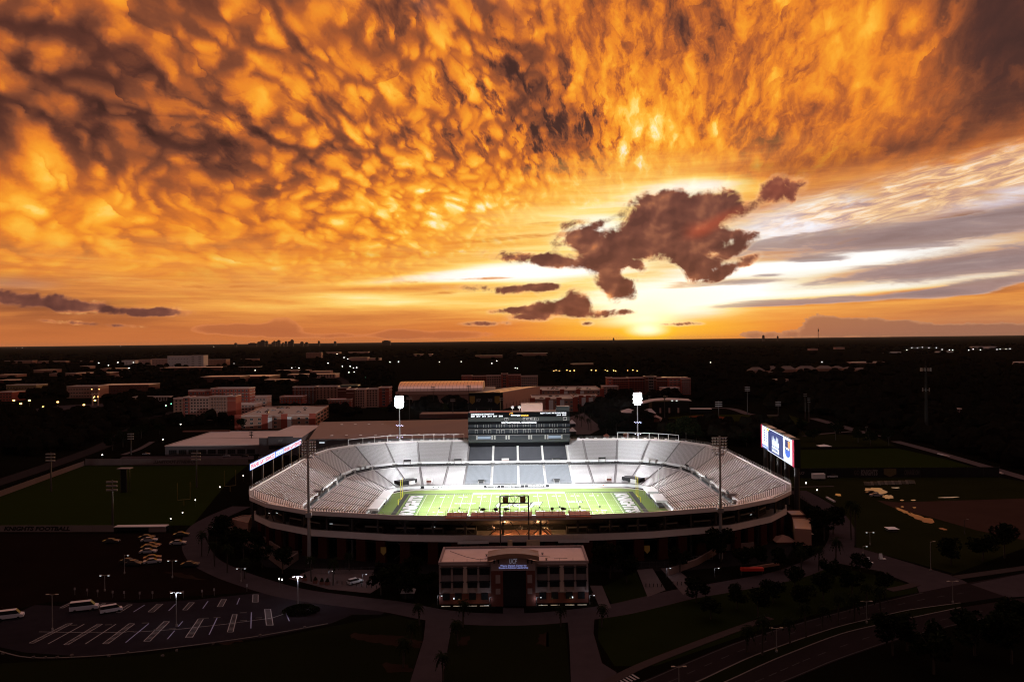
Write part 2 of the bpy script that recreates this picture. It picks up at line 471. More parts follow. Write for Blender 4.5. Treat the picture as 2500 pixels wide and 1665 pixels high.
concrete = mat('concrete', (0.34, 0.31, 0.29), 0.85, var=0.3, scale=0.5)
concrete_lt = mat('pale_concrete', (0.55, 0.53, 0.51), 0.8, var=0.15, scale=0.5)
tread_m = mat('tread_concrete', (0.095, 0.08, 0.08), 0.85, var=0.25, scale=0.4)
bench_m = mat('bench_aluminium', (0.90, 0.84, 0.85), 0.42, metal=0.45, var=0.08, scale=1.5)
seat_m = mat('charcoal_seat', (0.085, 0.090, 0.102), 0.5, var=0.1, scale=2.0)
seat2_m = mat('shaded_charcoal_seat', (0.040, 0.040, 0.045), 0.7, var=0.1, scale=2.0, spec=0.1)  # upper-tier copy of the charcoal seat, its shade put into the colour
steel = mat('dark_steel', (0.05, 0.045, 0.045), 0.55, metal=0.3, var=0.15)
galv = mat('galvanised_steel', (0.30, 0.29, 0.29), 0.45, metal=0.6, var=0.12)
white = mat('white_paint', (0.80, 0.79, 0.78), 0.5, var=0.08)
offwhite = mat('offwhite_stucco', (0.62, 0.56, 0.53), 0.85, var=0.15, scale=0.3)
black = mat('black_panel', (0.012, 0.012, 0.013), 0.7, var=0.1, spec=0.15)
glass = mat('dark_glass', (0.015, 0.017, 0.02), 0.12, var=0.0, spec=0.6)
brick = mat('red_brick', (0.115, 0.035, 0.025), 0.9, var=0.2, scale=1.2)
brick2 = mat('bright_brick', (0.32, 0.065, 0.042), 0.9, var=0.2, scale=1.2)
beige = mat('beige_stucco', (0.48, 0.29, 0.235), 0.88, var=0.12, scale=0.3)
tan = mat('tan_stucco', (0.34, 0.175, 0.125), 0.88, var=0.12, scale=0.3)
cornice_m = mat('pale_cornice', (0.62, 0.50, 0.46), 0.6, var=0.1)
roofpale = mat('pale_roof_membrane', (0.46, 0.40, 0.40), 0.7, var=0.2, scale=0.12)
roofgrey = mat('grey_roof', (0.20, 0.17, 0.17), 0.75, var=0.2, scale=0.15)
roofmauve = mat('brown_metal_roof', (0.14, 0.095, 0.09), 0.5, metal=0.2, var=0.12, scale=0.08)
arena_m = mat('arena_metal_roof', (0.72, 0.50, 0.42), 0.34, metal=0.85, var=0.15, scale=0.15)
teal = mat('green_roof', (0.03, 0.07, 0.06), 0.6, var=0.1)
asphalt = mat('asphalt', (0.017, 0.0135, 0.0165), 0.8, var=0.45, scale=0.22, spec=0.05)
paving = mat('paving', (0.044, 0.033, 0.036), 0.8, var=0.35, scale=0.25, spec=0.05)
paving_lt = mat('pale_paving', (0.085, 0.065, 0.065), 0.8, var=0.25, scale=0.25, spec=0.05)
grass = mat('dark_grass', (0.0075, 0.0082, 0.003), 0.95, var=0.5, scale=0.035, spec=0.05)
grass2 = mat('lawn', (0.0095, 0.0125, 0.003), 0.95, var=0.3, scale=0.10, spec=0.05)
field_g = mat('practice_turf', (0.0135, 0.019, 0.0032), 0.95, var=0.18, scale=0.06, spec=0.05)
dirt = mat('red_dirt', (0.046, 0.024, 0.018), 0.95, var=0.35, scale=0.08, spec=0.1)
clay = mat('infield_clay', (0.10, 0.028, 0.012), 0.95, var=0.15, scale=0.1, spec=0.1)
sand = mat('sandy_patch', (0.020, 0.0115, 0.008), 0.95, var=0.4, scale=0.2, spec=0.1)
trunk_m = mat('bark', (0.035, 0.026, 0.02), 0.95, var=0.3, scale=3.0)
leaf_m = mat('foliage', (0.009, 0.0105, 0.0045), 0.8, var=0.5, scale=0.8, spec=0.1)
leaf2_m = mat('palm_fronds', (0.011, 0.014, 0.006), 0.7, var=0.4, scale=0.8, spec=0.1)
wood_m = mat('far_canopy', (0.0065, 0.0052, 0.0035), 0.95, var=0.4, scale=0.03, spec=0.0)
grey_line = mat('grey_line_paint', (0.055, 0.05, 0.05), 0.9, var=0.5, scale=1.2, spec=0.05)  # darker, more mottled copy of the road paint
paint = mat('road_paint', (0.25, 0.235, 0.245), 0.7, var=0.25, scale=0.8)
yellow = mat('yellow_paint', (0.85, 0.62, 0.03), 0.45, var=0.05)
gold = mat('gold_panel', (0.30, 0.19, 0.03), 0.5, var=0.1)
kerb_m = mat('kerb_concrete', (0.09, 0.075, 0.072), 0.85, var=0.2)
puddle_m = mat('water', (0.03, 0.03, 0.03), 0.03, var=0.0, spec=0.9, metal=0.0)
lampw = mat('white_lamp', (0.8, 0.8, 0.8), emit=(0.85, 0.95, 1.0), es=1.1)
lampo = mat('amber_lamp', (0.8, 0.6, 0.4), emit=(1.0, 0.55, 0.16), es=6.0)
lampg = mat('green_lamp', (0.2, 0.8, 0.5), emit=(0.25, 1.0, 0.55), es=3.0)
flood = mat('floodlight', (0.9, 0.9, 0.9), emit=(0.86, 0.94, 1.0), es=40.0)
lampoff = mat('floodlight_housing', (0.45, 0.46, 0.50), 0.35, metal=0.7, var=0.05)

# ------------------------------------------------------------------ mesh and object helpers
ROOT, KIDS = {}, {}


class MB:
    def __init__(s):
        s.v, s.f, s.m = [], [], []

    def face(s, pts, mi=0):
        b = len(s.v)
        s.v.extend([tuple(p) for p in pts])
        s.f.append(tuple(range(b, b + len(pts))))
        s.m.append(mi)

    def prism(s, pts, z0, z1, mi=0, mt=None, bottom=False):
        """upright prism over a CCW outline of (x, y)"""
        n = len(pts)
        for i in range(n):
            a, b = pts[i], pts[(i + 1) % n]
            s.face([(a[0], a[1], z0), (b[0], b[1], z0), (b[0], b[1], z1), (a[0], a[1], z1)], mi)
        s.face([(p[0], p[1], z1) for p in pts], mi if mt is None else mt)
        if bottom:
            s.face([(p[0], p[1], z0) for p in reversed(pts)], mi)

    def box(s, x, y, z, sx, sy, sz, rot=0.0, mi=0, mt=None):
        """box centred on x,y standing on z"""
        c, d = cos(rot), sin(rot)
        P = [(x + c * a - d * b, y + d * a + c * b) for a, b in
             ((-sx / 2, -sy / 2), (sx / 2, -sy / 2), (sx / 2, sy / 2), (-sx / 2, sy / 2))]
        s.prism(P, z, z + sz, mi, mt, True)

    def bar(s, p, q, w, h=None, mi=0):
        """square bar between two points"""
        p, q = Vector(p), Vector(q)
        h = h or w
        d = (q - p).normalized()
        up = Vector((0, 0, 1)) if abs(d.z) < 0.95 else Vector((0, 1, 0))
        r = d.cross(up).normalized() * (w / 2)
        u = r.cross(d).normalized() * (h / 2)
        A = [p - r - u, p + r - u, p + r + u, p - r + u]
        B = [q - r - u, q + r - u, q + r + u, q - r + u]
        for i in range(4):
            j = (i + 1) % 4
            s.face([A[i], A[j], B[j], B[i]], mi)
        s.face(A[::-1], mi)
        s.face(B, mi)

    def tube(s, p, q, r0, r1=None, n=8, mi=0, caps=True):
        p, q = Vector(p), Vector(q)
        r1 = r0 if r1 is None else r1
        d = (q - p).normalized()
        up = Vector((0, 0, 1)) if abs(d.z) < 0.95 else Vector((0, 1, 0))
        a = d.cross(up).normalized()
        b = a.cross(d).normalized()
        P = [p + (a * cos(2 * pi * i / n) + b * sin(2 * pi * i / n)) * r0 for i in range(n)]
        Q = [q + (a * cos(2 * pi * i / n) + b * sin(2 * pi * i / n)) * r1 for i in range(n)]
        for i in range(n):
            j = (i + 1) % n
            s.face([P[j], P[i], Q[i], Q[j]], mi)
        if caps:
            s.face(P, mi)
            s.face(Q[::-1], mi)

    def loft(s, rings, mi=0, closed=True, caps=True):
        n = len(rings[0])
        for A, B in zip(rings, rings[1:]):
            for i in range(n if closed else n - 1):
                j = (i + 1) % n
                s.face([A[i], A[j], B[j], B[i]], mi)
        if caps and closed:
            s.face(list(rings[0])[::-1], mi)
            s.face(rings[-1], mi)

    def mesh(s, name, mats, off=None, smooth=False):
        me = bpy.data.meshes.new(name)
        v = s.v if off is None else [(a - off[0], b - off[1], c - off[2]) for a, b, c in s.v]
        me.from_pydata(v, [], s.f)
        for m in (mats if isinstance(mats, (list, tuple)) else [mats]):
            me.materials.append(m)
        me.polygons.foreach_set('material_index', s.m)
        if smooth:
            me.polygons.foreach_set('use_smooth', [True] * len(s.f))
        me.update()
        return me

    def build(s, name, mats, parent=None, local=False, smooth=False, kind=None, label=None):
        off = None
        if parent is not None and not local:
            off = ROOT[parent.name]
        return add(name, s.mesh(name, mats, off, smooth), parent, kind, label)


def add(name, me, parent=None, kind=None, label=None, loc=None, rz=None, scale=None):
    o = bpy.data.objects.new(name, me)
    COL.objects.link(o)
    if parent is not None:
        o.parent = parent
        KIDS.setdefault(parent.name, []).append(o)
        ROOT[o.name] = ROOT[parent.name]
    else:
        ROOT[o.name] = Vector((0, 0, 0))
    if loc is not None:
        o.location = loc
    if rz is not None:
        o.rotation_euler = (0, 0, rz)
    if scale is not None:
        o.scale = scale
    if kind:
        o['kind'] = kind
    if label:
        o['label'] = label
    return o


def thing(name, label, cat, loc=(0, 0, 0), rz=0.0, group=None):
    o = bpy.data.objects.new(name, None)
    o.empty_display_size = 0.5
    COL.objects.link(o)
    o.location = loc
    o.rotation_euler = (0, 0, rz)
    ROOT[o.name] = Vector(loc)
    o['label'], o['category'] = label, cat
    if group:
        o['group'] = group
    return o


def tag(o, label, cat, group=None):
    o['label'], o['category'] = label, cat
    if group:
        o['group'] = group
    return o


def copy_tree(o, loc=None, rz=None, label=None, group=None, scale=None, parent=None):
    c = o.copy()
    COL.objects.link(c)
    if parent is not None:
        c.parent = parent
        KIDS.setdefault(parent.name, []).append(c)
    for ch in KIDS.get(o.name, []):
        copy_tree(ch, parent=c)
    if loc is not None:
        c.location = loc
        ROOT[c.name] = Vector(loc)
    if rz is not None:
        c.rotation_euler = (0, 0, rz)
    if scale is not None:
        c.scale = (scale,) * 3 if isinstance(scale, (int, float)) else scale
    if label:
        c['label'] = label
    if group:
        c['group'] = group
    return c


def structure(name, pts, z, m, parent=None):
    """flat sheet over an outline of world points"""
    b = MB()
    P = [(p[0], p[1], z) for p in pts]
    area = sum(P[i][0] * P[(i + 1) % len(P)][1] - P[(i + 1) % len(P)][0] * P[i][1] for i in range(len(P)))
    if area < 0:
        P = P[::-1]
    b.face(P)
    return b.build(name, m, parent, kind=None if parent else 'structure')


def rough(pts, amp, n=7, seed=1):
    """break an outline of world points into an irregular natural edge"""
    r = random.Random(seed)
    out = []
    for i, p in enumerate(pts):
        q = pts[(i + 1) % len(pts)]
        for k in range(n):
            t = k / n
            out.append(Vector(p).lerp(Vector(q), t) + Vector((r.gauss(0, amp), r.gauss(0, amp), 0)))
    return out


def gp(*pix, z=0.0):
    return [G(x, y, z) for x, y in pix]


def curve(pts, n=8):
    """smooth open curve through points (Catmull-Rom)"""
    P = [Vector(p) for p in pts]
    P = [P[0] * 2 - P[1]] + P + [P[-1] * 2 - P[-2]]
    out = []
    for i in range(1, len(P) - 2):
        for k in range(n):
            t = k / n
            a, b, c, d = P[i - 1], P[i], P[i + 1], P[i + 2]
            out.append(0.5 * ((2 * b) + (c - a) * t + (2 * a - 5 * b + 4 * c - d) * t * t + (3 * b - a - 3 * c + d) * t ** 3))
    out.append(P[-2])
    return out


def ribbon(name, pts, w, z, m, kind='structure', parent=None, lift=0.0):
    """road-like strip along a list of points; w a width or (w0, w1)"""
    P = [Vector((p[0], p[1], 0)) for p in pts]
    b = MB()
    L, R = [], []
    for i, p in enumerate(P):
        d = (P[min(i + 1, len(P) - 1)] - P[max(i - 1, 0)]).normalized()
        n = Vector((-d.y, d.x, 0))
        ww = w if isinstance(w, (int, float)) else w[0] + (w[1] - w[0]) * i / (len(P) - 1)
        L.append(p + n * ww / 2)
        R.append(p - n * ww / 2)
    for i in range(len(P) - 1):
        q = [(R[i].x, R[i].y, z), (R[i + 1].x, R[i + 1].y, z), (L[i + 1].x, L[i + 1].y, z), (L[i].x, L[i].y, z)]
        b.face(q)
        if lift:
            for u, v in ((R[i], R[i + 1]), (L[i + 1], L[i])):
                b.face([(u.x, u.y, z - lift), (v.x, v.y, z - lift), (v.x, v.y, z), (u.x, u.y, z)])
    return b.build(name, m, parent, kind=kind)


_txt = {}


def text_mesh(s, m, depth=0.02, bold=0.0, shear=0.0):
    """lettering 1 unit high, centred on the origin in its own XY plane"""
    k = (s, m.name, depth, bold, shear)
    if k in _txt:
        return _txt[k]
    c = bpy.data.curves.new('lettering', 'FONT')
    c.body = s
    c.align_x, c.align_y = 'CENTER', 'CENTER'
    c.extrude = depth
    c.offset = bold
    c.shear = shear
    c.resolution_u = 2
    o = bpy.data.objects.new('lettering', c)
    COL.objects.link(o)
    dg = bpy.context.evaluated_depsgraph_get()
    dg.update()
    me = bpy.data.meshes.new_from_object(o.evaluated_get(dg))
    bpy.data.objects.remove(o)
    me.materials.clear()
    me.materials.append(m)
    xs = [v.co.x for v in me.vertices]
    ys = [v.co.y for v in me.vertices]
    hx = max(xs) - min(xs)
    hy = max(ys) - min(ys)
    cx, cy = (max(xs) + min(xs)) / 2, (max(ys) + min(ys)) / 2
    for v in me.vertices:
        v.co.x = (v.co.x - cx) / hx
        v.co.y = (v.co.y - cy) / hy
    _txt[k] = me
    return me


def text(s, m, centre, right, up, w, h, parent=None, name='lettering', depth=0.02, bold=0.02, shear=0.0, label=None):
    """lettering w wide and h high around a world point"""
    right, up = Vector(right).normalized(), Vector(up).normalized()
    nrm = right.cross(up)
    M = Matrix((right * w, up * h, nrm)).transposed().to_4x4()
    c = Vector(centre) - (ROOT[parent.name] if parent is not None else Vector((0, 0, 0)))
    o = add(name, text_mesh(s, m, depth, bold, shear), parent, label=label)
    o.matrix_local = Matrix.Translation(c) @ M
    return o


_win = {}


def window_mesh(w, h, fm, gm=None, mull=1):
    k = (round(w, 2), round(h, 2), fm.name, (gm or glass).name, mull)
    if k not in _win:
        b = MB()
        t = 0.10
        for x, z, sx, sz in ((0, 0, w, t), (0, h - t, w, t), (-w / 2 + t / 2, t, t, h - 2 * t), (w / 2 - t / 2, t, t, h - 2 * t)):
            b.box(x, -0.06, z, sx, 0.14, sz, mi=0)
        for i in range(mull):
            x = -w / 2 + w * (i + 1) / (mull + 1)
            b.box(x, -0.05, t, 0.06, 0.10, h - 2 * t, mi=0)
        b.box(0, -0.01, t, w - 2 * t, 0.06, h - 2 * t, mi=1)
        _win[k] = b.mesh('window', [fm, gm or glass])
    return _win[k]


def windows(parent, p0, p1, zs, n, w, h, fm=None, gm=None, margin=0.5, mull=1, skip=()):
    """a grid of windows on the wall that runs from p0 to p1 (its outside is to the right of p0->p1)"""
    p0, p1 = Vector((p0[0], p0[1], 0)), Vector((p1[0], p1[1], 0))
    d = (p1 - p0)
    L = d.length
    d.normalize()
    rz = atan2(d.y, d.x)
    me = window_mesh(w, h, fm or white, gm, mull)
    off = ROOT[parent.name]
    for z in zs:
        for i in range(n):
            if i in skip:
                continue
            q = p0 + d * (margin + (L - 2 * margin) * (i + 0.5) / n)
            add('window', me, parent, loc=(q.x - off.x, q.y - off.y, z - off.z), rz=rz)


def fp(a, b, depth):
    """CCW footprint: front edge a->b (seen from the camera, left to right) and a depth behind it"""
    a, b = Vector((a[0], a[1], 0)), Vector((b[0], b[1], 0))
    d = (b - a).normalized()
    n = Vector((-d.y, d.x, 0)) * depth
    return [a, b, b + n, a + n]


def block(parent, P, z0, z1, wm, rm, par=0.6, name='wall', roof=True):
    """walls with a parapet round a recessed roof"""
    b = MB()
    n = len(P)
    for i in range(n):
        a, c = P[i], P[(i + 1) % n]
        b.face([(a[0], a[1], z0), (c[0], c[1], z0), (c[0], c[1], z1), (a[0], a[1], z1)])
    cx, cy = sum(p[0] for p in P) / n, sum(p[1] for p in P) / n
    if par > 0:
        Q = []
        for p in P:
            d = Vector((cx - p[0], cy - p[1], 0))
            d = d.normalized() * 0.55
            Q.append((p[0] + d.x, p[1] + d.y))
        for i in range(n):
            a, c, e, f = P[i], P[(i + 1) % n], Q[(i + 1) % n], Q[i]
            b.face([(a[0], a[1], z1), (c[0], c[1], z1), (e[0], e[1], z1), (f[0], f[1], z1)])
            b.face([(f[0], f[1], z1), (e[0], e[1], z1), (e[0], e[1], z1 - par), (f[0], f[1], z1 - par)])
    else:
        Q = P
    w = b.build(name, wm, parent)
    if par > 0.25 and z1 > 5 and wm is not black:
        t = MB()
        for i in range(n):
            a, c = Vector((P[i][0], P[i][1], z1 - 0.25)), Vector((P[(i + 1) % n][0], P[(i + 1) % n][1], z1 - 0.25))
            t.bar(a, c, 0.5, 0.62)
        t.build('cornice', cornice_m, w)
    if roof:
        r = MB()
        r.face([(p[0], p[1], z1 - max(par, 0.0) + 0.0) for p in Q])
        r.build('roof', rm, w)
    return w
SC.cycles.filter_width = 1.15
# ------------------------------------------------------------------ ground, roads, paths
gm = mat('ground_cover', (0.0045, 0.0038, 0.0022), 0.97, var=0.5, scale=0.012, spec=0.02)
S = 90000.0
b = MB()
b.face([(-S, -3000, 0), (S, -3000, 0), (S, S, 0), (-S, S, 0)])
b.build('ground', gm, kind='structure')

promenade_pts = curve([(p.x, p.y, 0) for p in gp((590, 1236), (530, 1262), (489, 1288), (476, 1325), (495, 1365), (545, 1394), (615, 1420), (715, 1448), (840, 1466), (955, 1480), (1060, 1500), (1160, 1510), (1277, 1511),
                                                 (1379, 1504), (1498, 1489), (1585, 1470), (1670, 1450), (1797, 1428), (1925, 1402), (2010, 1368), (2048, 1336), (2056, 1293), (2030, 1251), (1988, 1221), (1945, 1198))], 6)
ribbon('promenade_path', promenade_pts, 9.5, 0.020, paving)
structure('entrance_plaza', gp((705, 1412), (768, 1388), (938, 1392), (940, 1425), (904, 1448), (802, 1438)), 0.016, mat('plaza_paving', (0.085, 0.062, 0.062), 0.8, var=0.6, scale=0.10, spec=0.05))
structure('stadium_apron', [(CX0, CY0) for CX0, CY0 in ((-118, 330), (-85, 272), (-50, 262), (55, 262), (92, 272), (124, 330), (124, 430), (-118, 430))], 0.008, mat('dark_paving', (0.014, 0.011, 0.011), 0.85, var=0.3, scale=0.15, spec=0.05))
structure('walkway', gp((1555, 1391), (1593, 1387), (1625, 1440), (1581, 1457)), 0.024, paving_lt)
structure('walkway', gp((1613, 1387), (1650, 1386), (1700, 1429), (1668, 1452)), 0.024, paving_lt)
structure('walkway', gp((1440, 1429), (1470, 1429), (1493, 1484), (1466, 1486)), 0.024, paving_lt)
structure('walkway', gp((1444, 1448), (1458, 1448), (1462, 1455), (1446, 1455)), 0.028, paving_lt)
structure('entrance_steps', gp((1228, 1484), (1279, 1484), (1280, 1497), (1228, 1497)), 0.028, paving)
structure('avenue_path', gp((1040, 1505), (1108, 1509), (1097, 1560), (1078, 1668), (1000, 1668), (1034, 1560)), 0.012, paving)
structure('avenue_path', gp((1385, 1505), (1452, 1500), (1449, 1545), (1470, 1618), (1505, 1640), (1505, 1668), (1394, 1668), (1390, 1560)), 0.012, paving)
structure('parking_access', gp((700, 1450), (790, 1448), (960, 1480), (930, 1500), (860, 1500), (800, 1525), (700, 1535)), 0.010, asphalt)
pk = structure('parking_lot', gp((-20, 1535), (20, 1506), (85, 1476), (146, 1479), (180, 1466), (340, 1471), (475, 1464), (632, 1447), (735, 1440), (800, 1462), (802, 1524), (645, 1555), (510, 1572), (340, 1592), (204, 1602), (60, 1592), (-20, 1575)), 0.014, asphalt)


def K(x, y):                       # points read off an enlarged view of the lower left corner
    return G(x / 2.944, 1180 + y / 2.944)


def pline(name, a, b_, w, m=None, z=0.020, parent=None):
    d = (b_ - a).normalized()
    n = Vector((-d.y, d.x, 0)) * w / 2
    mb = MB()
    q = [a + n, a - n, b_ - n, b_ + n]
    ar = sum(q[i].x * q[(i + 1) % 4].y - q[(i + 1) % 4].x * q[i].y for i in range(4))
    if ar < 0:
        q = q[::-1]
    mb.face([(p.x, p.y, z) for p in q])
    return mb.build(name, m or paint, parent or pk)


def hatched(a0, a1, b0, b1, n=12):
    mb = MB()
    A0, A1, B0, B1 = K(*a0), K(*a1), K(*b0), K(*b1)
    for p, q in ((A0, A1), (B0, B1), (A0, B0), (A1, B1)):
        d = (q - p).normalized()
        m = Vector((-d.y, d.x, 0)) * 0.10
        mb.face([((p + m).x, (p + m).y, 0.020), ((p - m).x, (p - m).y, 0.020), ((q - m).x, (q - m).y, 0.020), ((q + m).x, (q + m).y, 0.020)][::-1])
    mb.build('bay_outline', paint, pk)
    mb = MB()
    L = (A1 - A0).length
    n = max(4, int(L / 0.9))
    for i in range(1, n):
        p, q = A0.lerp(A1, i / n), B0.lerp(B1, i / n)
        d = (q - p).normalized()
        m = Vector((-d.y, d.x, 0)) * 0.07
        mb.face([((p + m).x, (p + m).y, 0.024), ((p - m).x, (p - m).y, 0.024), ((q - m).x, (q - m).y, 0.024), ((q + m).x, (q + m).y, 0.024)][::-1])
    mb.build('bay_hatching', paint, pk, kind='stuff')


bluepaint = mat('blue_white_paint', (0.24, 0.27, 0.46), 0.7, var=0.2)
for a in [((835, 925), (920, 870), (865, 925), (950, 870)), ((1065, 922), (1130, 866), (1105, 922), (1170, 866)), ((1313, 908), (1360, 855), (1345, 908), (1397, 855)),
          ((1563, 884), (1592, 832), (1600, 884), (1628, 832)), ((1815, 852), (1818, 798), (1855, 852), (1856, 798)), ((640, 910), (740, 862), (665, 910), (762, 862)), ((430, 893), (520, 848), (455, 893), (545, 848)),
          ((210, 1145), (480, 1008), (245, 1145), (520, 1005)), ((458, 1157), (700, 1010), (490, 1157), (737, 1010)), ((738, 1150), (930, 1005), (778, 1150), (968, 1008)), ((1033, 1132), (1180, 990), (1078, 1132), (1218, 992)),
          ((1333, 1105), (1425, 972), (1383, 1105), (1462, 972)), ((1634, 1066), (1672, 940), (1675, 1066), (1704, 940)), ((1915, 1018), (1902, 903), (1963, 1018), (1945, 903))]:
    hatched(*a)
for a in [((960, 922), (1040, 872)), ((1212, 914), (1263, 864)), ((1458, 897), (1495, 845)), ((1703, 868), (1722, 822)), ((345, 1152), (605, 1010)), ((613, 1152), (833, 1010)), ((903, 1142), (1070, 1005)), ((1203, 1117), (1255, 1057)),
          ((1280, 1028), (1313, 990)), ((1503, 1085), (1562, 962)), ((1803, 1040), (1807, 925)), ((2080, 988), (2055, 932))]:
    pline('stall_line', K(*a[0]), K(*a[1]), 0.26, bluepaint if a[0][0] > 900 else paint)
xs = [(280, 1065), (700, 1072), (1000, 1065), (1300, 1045), (1640, 1008), (1960, 965), (2055, 932)]
for a, c in zip(xs, xs[1:]):
    pline('divider_line', K(*a), K(*c), 0.16, z=0.028)
ws = MB()
ws.box(0, 0, 0, 1.8, 0.25, 0.16)
ws_me = ws.mesh('wheel_stop', kerb_m)
wk = 0
for x, y in ((530, 1020), (672, 1072), (780, 1018), (935, 1066), (1045, 1005), (1130, 1052), (1240, 1046), (1560, 965), (1748, 930), (1860, 968), (1750, 988), (1475, 970)):
    p = K(x, y)
    o = add('wheel_stop', ws_me, None, loc=(p.x, p.y, 0.016), rz=0.1)
    wk += 1
    tag(o, 'short concrete wheel stop among the painted bays, ' + ('first', 'second', 'third', 'fourth', 'fifth', 'seventh', 'eighth', 'tenth', 'twelfth', 'eleventh', 'ninth', 'sixth')[wk - 1] + ' from the left', 'wheel stop', 'wheel stops in the parking lot')
kp = [K(x, y) for x, y in ((-40, 1195), (200, 1250), (600, 1245), (1000, 1210), (1500, 1148), (1900, 1090), (2355, 1008))]
ribbon('kerb', curve(kp, 4), 0.35, 0.12, kerb_m, lift=0.12)
for i, pts in enumerate((((450, 1548), (520, 1546), (600, 1560), (560, 1572), (470, 1565)), ((860, 1545), (960, 1550), (1030, 1566), (1025, 1580), (940, 1572), (860, 1558)), ((930, 1615), (1000, 1622), (1015, 1640), (950, 1640)), ((20, 1558), (110, 1562), (210, 1582), (120, 1588), (30, 1580)),
                         ((1125, 1555), (1145, 1552), (1142, 1572), (1120, 1575)), ((1320, 1545), (1340, 1540), (1335, 1580), (1310, 1572)), ((400, 1395), (450, 1400), (500, 1415), (460, 1414)))):
    structure('bare_ground', rough(gp(*pts), 0.45, 6, i), 0.006 + 0.0005 * i, sand)
structure('dirt_parking', gp((-20, 1302), (470, 1302), (470, 1340), (500, 1385), (560, 1412), (680, 1442), (600, 1446), (300, 1465), (120, 1468), (-20, 1500)), 0.004, mat('dark_dirt', (0.008, 0.0042, 0.0034), 0.97, var=0.5, scale=0.08, spec=0.02))
structure('lawn', gp((650, 1560), (800, 1530), (960, 1500), (1030, 1520), (1030, 1560), (1000, 1668), (-20, 1668), (-20, 1620), (340, 1600)), 0.004, grass)
structure('lawn', gp((1105, 1520), (1380, 1522), (1392, 1668), (1080, 1668)), 0.004, grass)
structure('lawn', gp((1470, 1432), (1552, 1395), (1582, 1458), (1500, 1482)), 0.006, grass2)
structure('lawn', gp((1665, 1456), (1800, 1438), (1925, 1412), (2020, 1380), (2130, 1402), (2240, 1432), (2240, 1446), (2100, 1470), (1860, 1535), (1600, 1625), (1500, 1625), (1460, 1560), (1462, 1510), (1520, 1494)), 0.005, grass2)

# boulevard
A_ = gp((1460, 1705), (1564, 1664), (1690, 1610), (1818, 1560), (1980, 1512), (2120, 1476), (2256, 1444), (2362, 1423), (2520, 1395))
B_ = gp((1600, 1705), (1704, 1664), (1785, 1626), (1865, 1592), (2031, 1535), (2130, 1510), (2222, 1489), (2345, 1472), (2520, 1446))
C_ = gp((1670, 1705), (1772, 1664), (1850, 1628), (1925, 1596), (2052, 1548), (2160, 1522), (2264, 1500), (2345, 1483), (2520, 1456))
D_ = gp((1800, 1705), (1916, 1664), (1985, 1636), (2052, 1609), (2179, 1566), (2255, 1546), (2328, 1528), (2451, 1500), (2520, 1488))


def strip(name, L, R, z, m, n=5):
    L, R = curve(L, n), curve(R, n)
    mb = MB()
    for i in range(len(L) - 1):
        mb.face([(R[i].x, R[i].y, z), (R[i + 1].x, R[i + 1].y, z), (L[i + 1].x, L[i + 1].y, z), (L[i].x, L[i].y, z)])
    return mb.build(name, m, kind='structure')


roadm = mat('road_asphalt', (0.017, 0.0122, 0.0126), 0.85, var=0.3, scale=0.15, spec=0.05)
strip('boulevard', A_, B_, 0.030, roadm)
strip('boulevard', C_, D_, 0.030, roadm)
strip('median', B_[:8], C_[:8], 0.13, grass)
for nm, L in (('kerb', B_[:8]), ('kerb', C_[:8])):
    ribbon(nm, curve(L, 5), 0.3, 0.15, kerb_m, lift=0.15)
rd = bpy.data.objects['boulevard']
ribbon('edge_line', [p.lerp(q, 0.06) for p, q in zip(curve(A_[:7], 5), curve(B_[:7], 5))], 0.22, 0.036, grey_line)
ribbon('edge_line', [p.lerp(q, 0.94) for p, q in zip(curve(C_[:9], 5), curve(D_[:9], 5))], 0.22, 0.036, grey_line)
ribbon('edge_line', [p.lerp(q, 0.95) for p, q in zip(curve(A_[:7], 5), curve(B_[:7], 5))], 0.16, 0.036, grey_line)
for L, R in ((A_, B_), (C_, D_)):
    cl = [p.lerp(q, 0.5) for p, q in zip(curve(L[:8], 12), curve(R[:8], 12))]
    for k in range(2, len(cl) - 2, 5):
        p, q = cl[k], cl[k + 1]
        q = p + (q - p).normalized() * 3.0
        pline('lane_dash', p, q, 0.18, grey_line, z=0.036, parent=rd)
ribbon('sidewalk', curve(gp((1480, 1668), (1560, 1628), (1660, 1588), (1793, 1538), (1880, 1508)), 4), 2.6, 0.14, mat('sidewalk_paving', (0.045, 0.032, 0.030), 0.85, var=0.25, spec=0.05), lift=0.14)
ribbon('sidewalk', curve(gp((2170, 1441), (2210, 1433), (2236, 1426)), 4), 3.0, 0.14, MATS['sidewalk_paving'], lift=0.14)
ribbon('sidewalk', curve(gp((2335, 1410), (2420, 1398), (2520, 1384)), 4), 3.4, 0.14, MATS['sidewalk_paving'], lift=0.14)
structure('side_street', gp((2052, 1330), (2100, 1338), (2335, 1408), (2365, 1424), (2244, 1446), (2238, 1430), (2140, 1392), (2030, 1372)), 0.026, paving)
structure('gravel_yard', gp((2370, 1426), (2500, 1400), (2520, 1400), (2520, 1455), (2460, 1458)), 0.034, paving)
for k in range(6):
    a, c = (1500 + k * 8, 1660 - k * 3.2), (1520 + k * 8, 1672 - k * 3.2)
    pline('crossing_bar', G(*a), G(*c), 0.5, z=0.04, parent=rd)

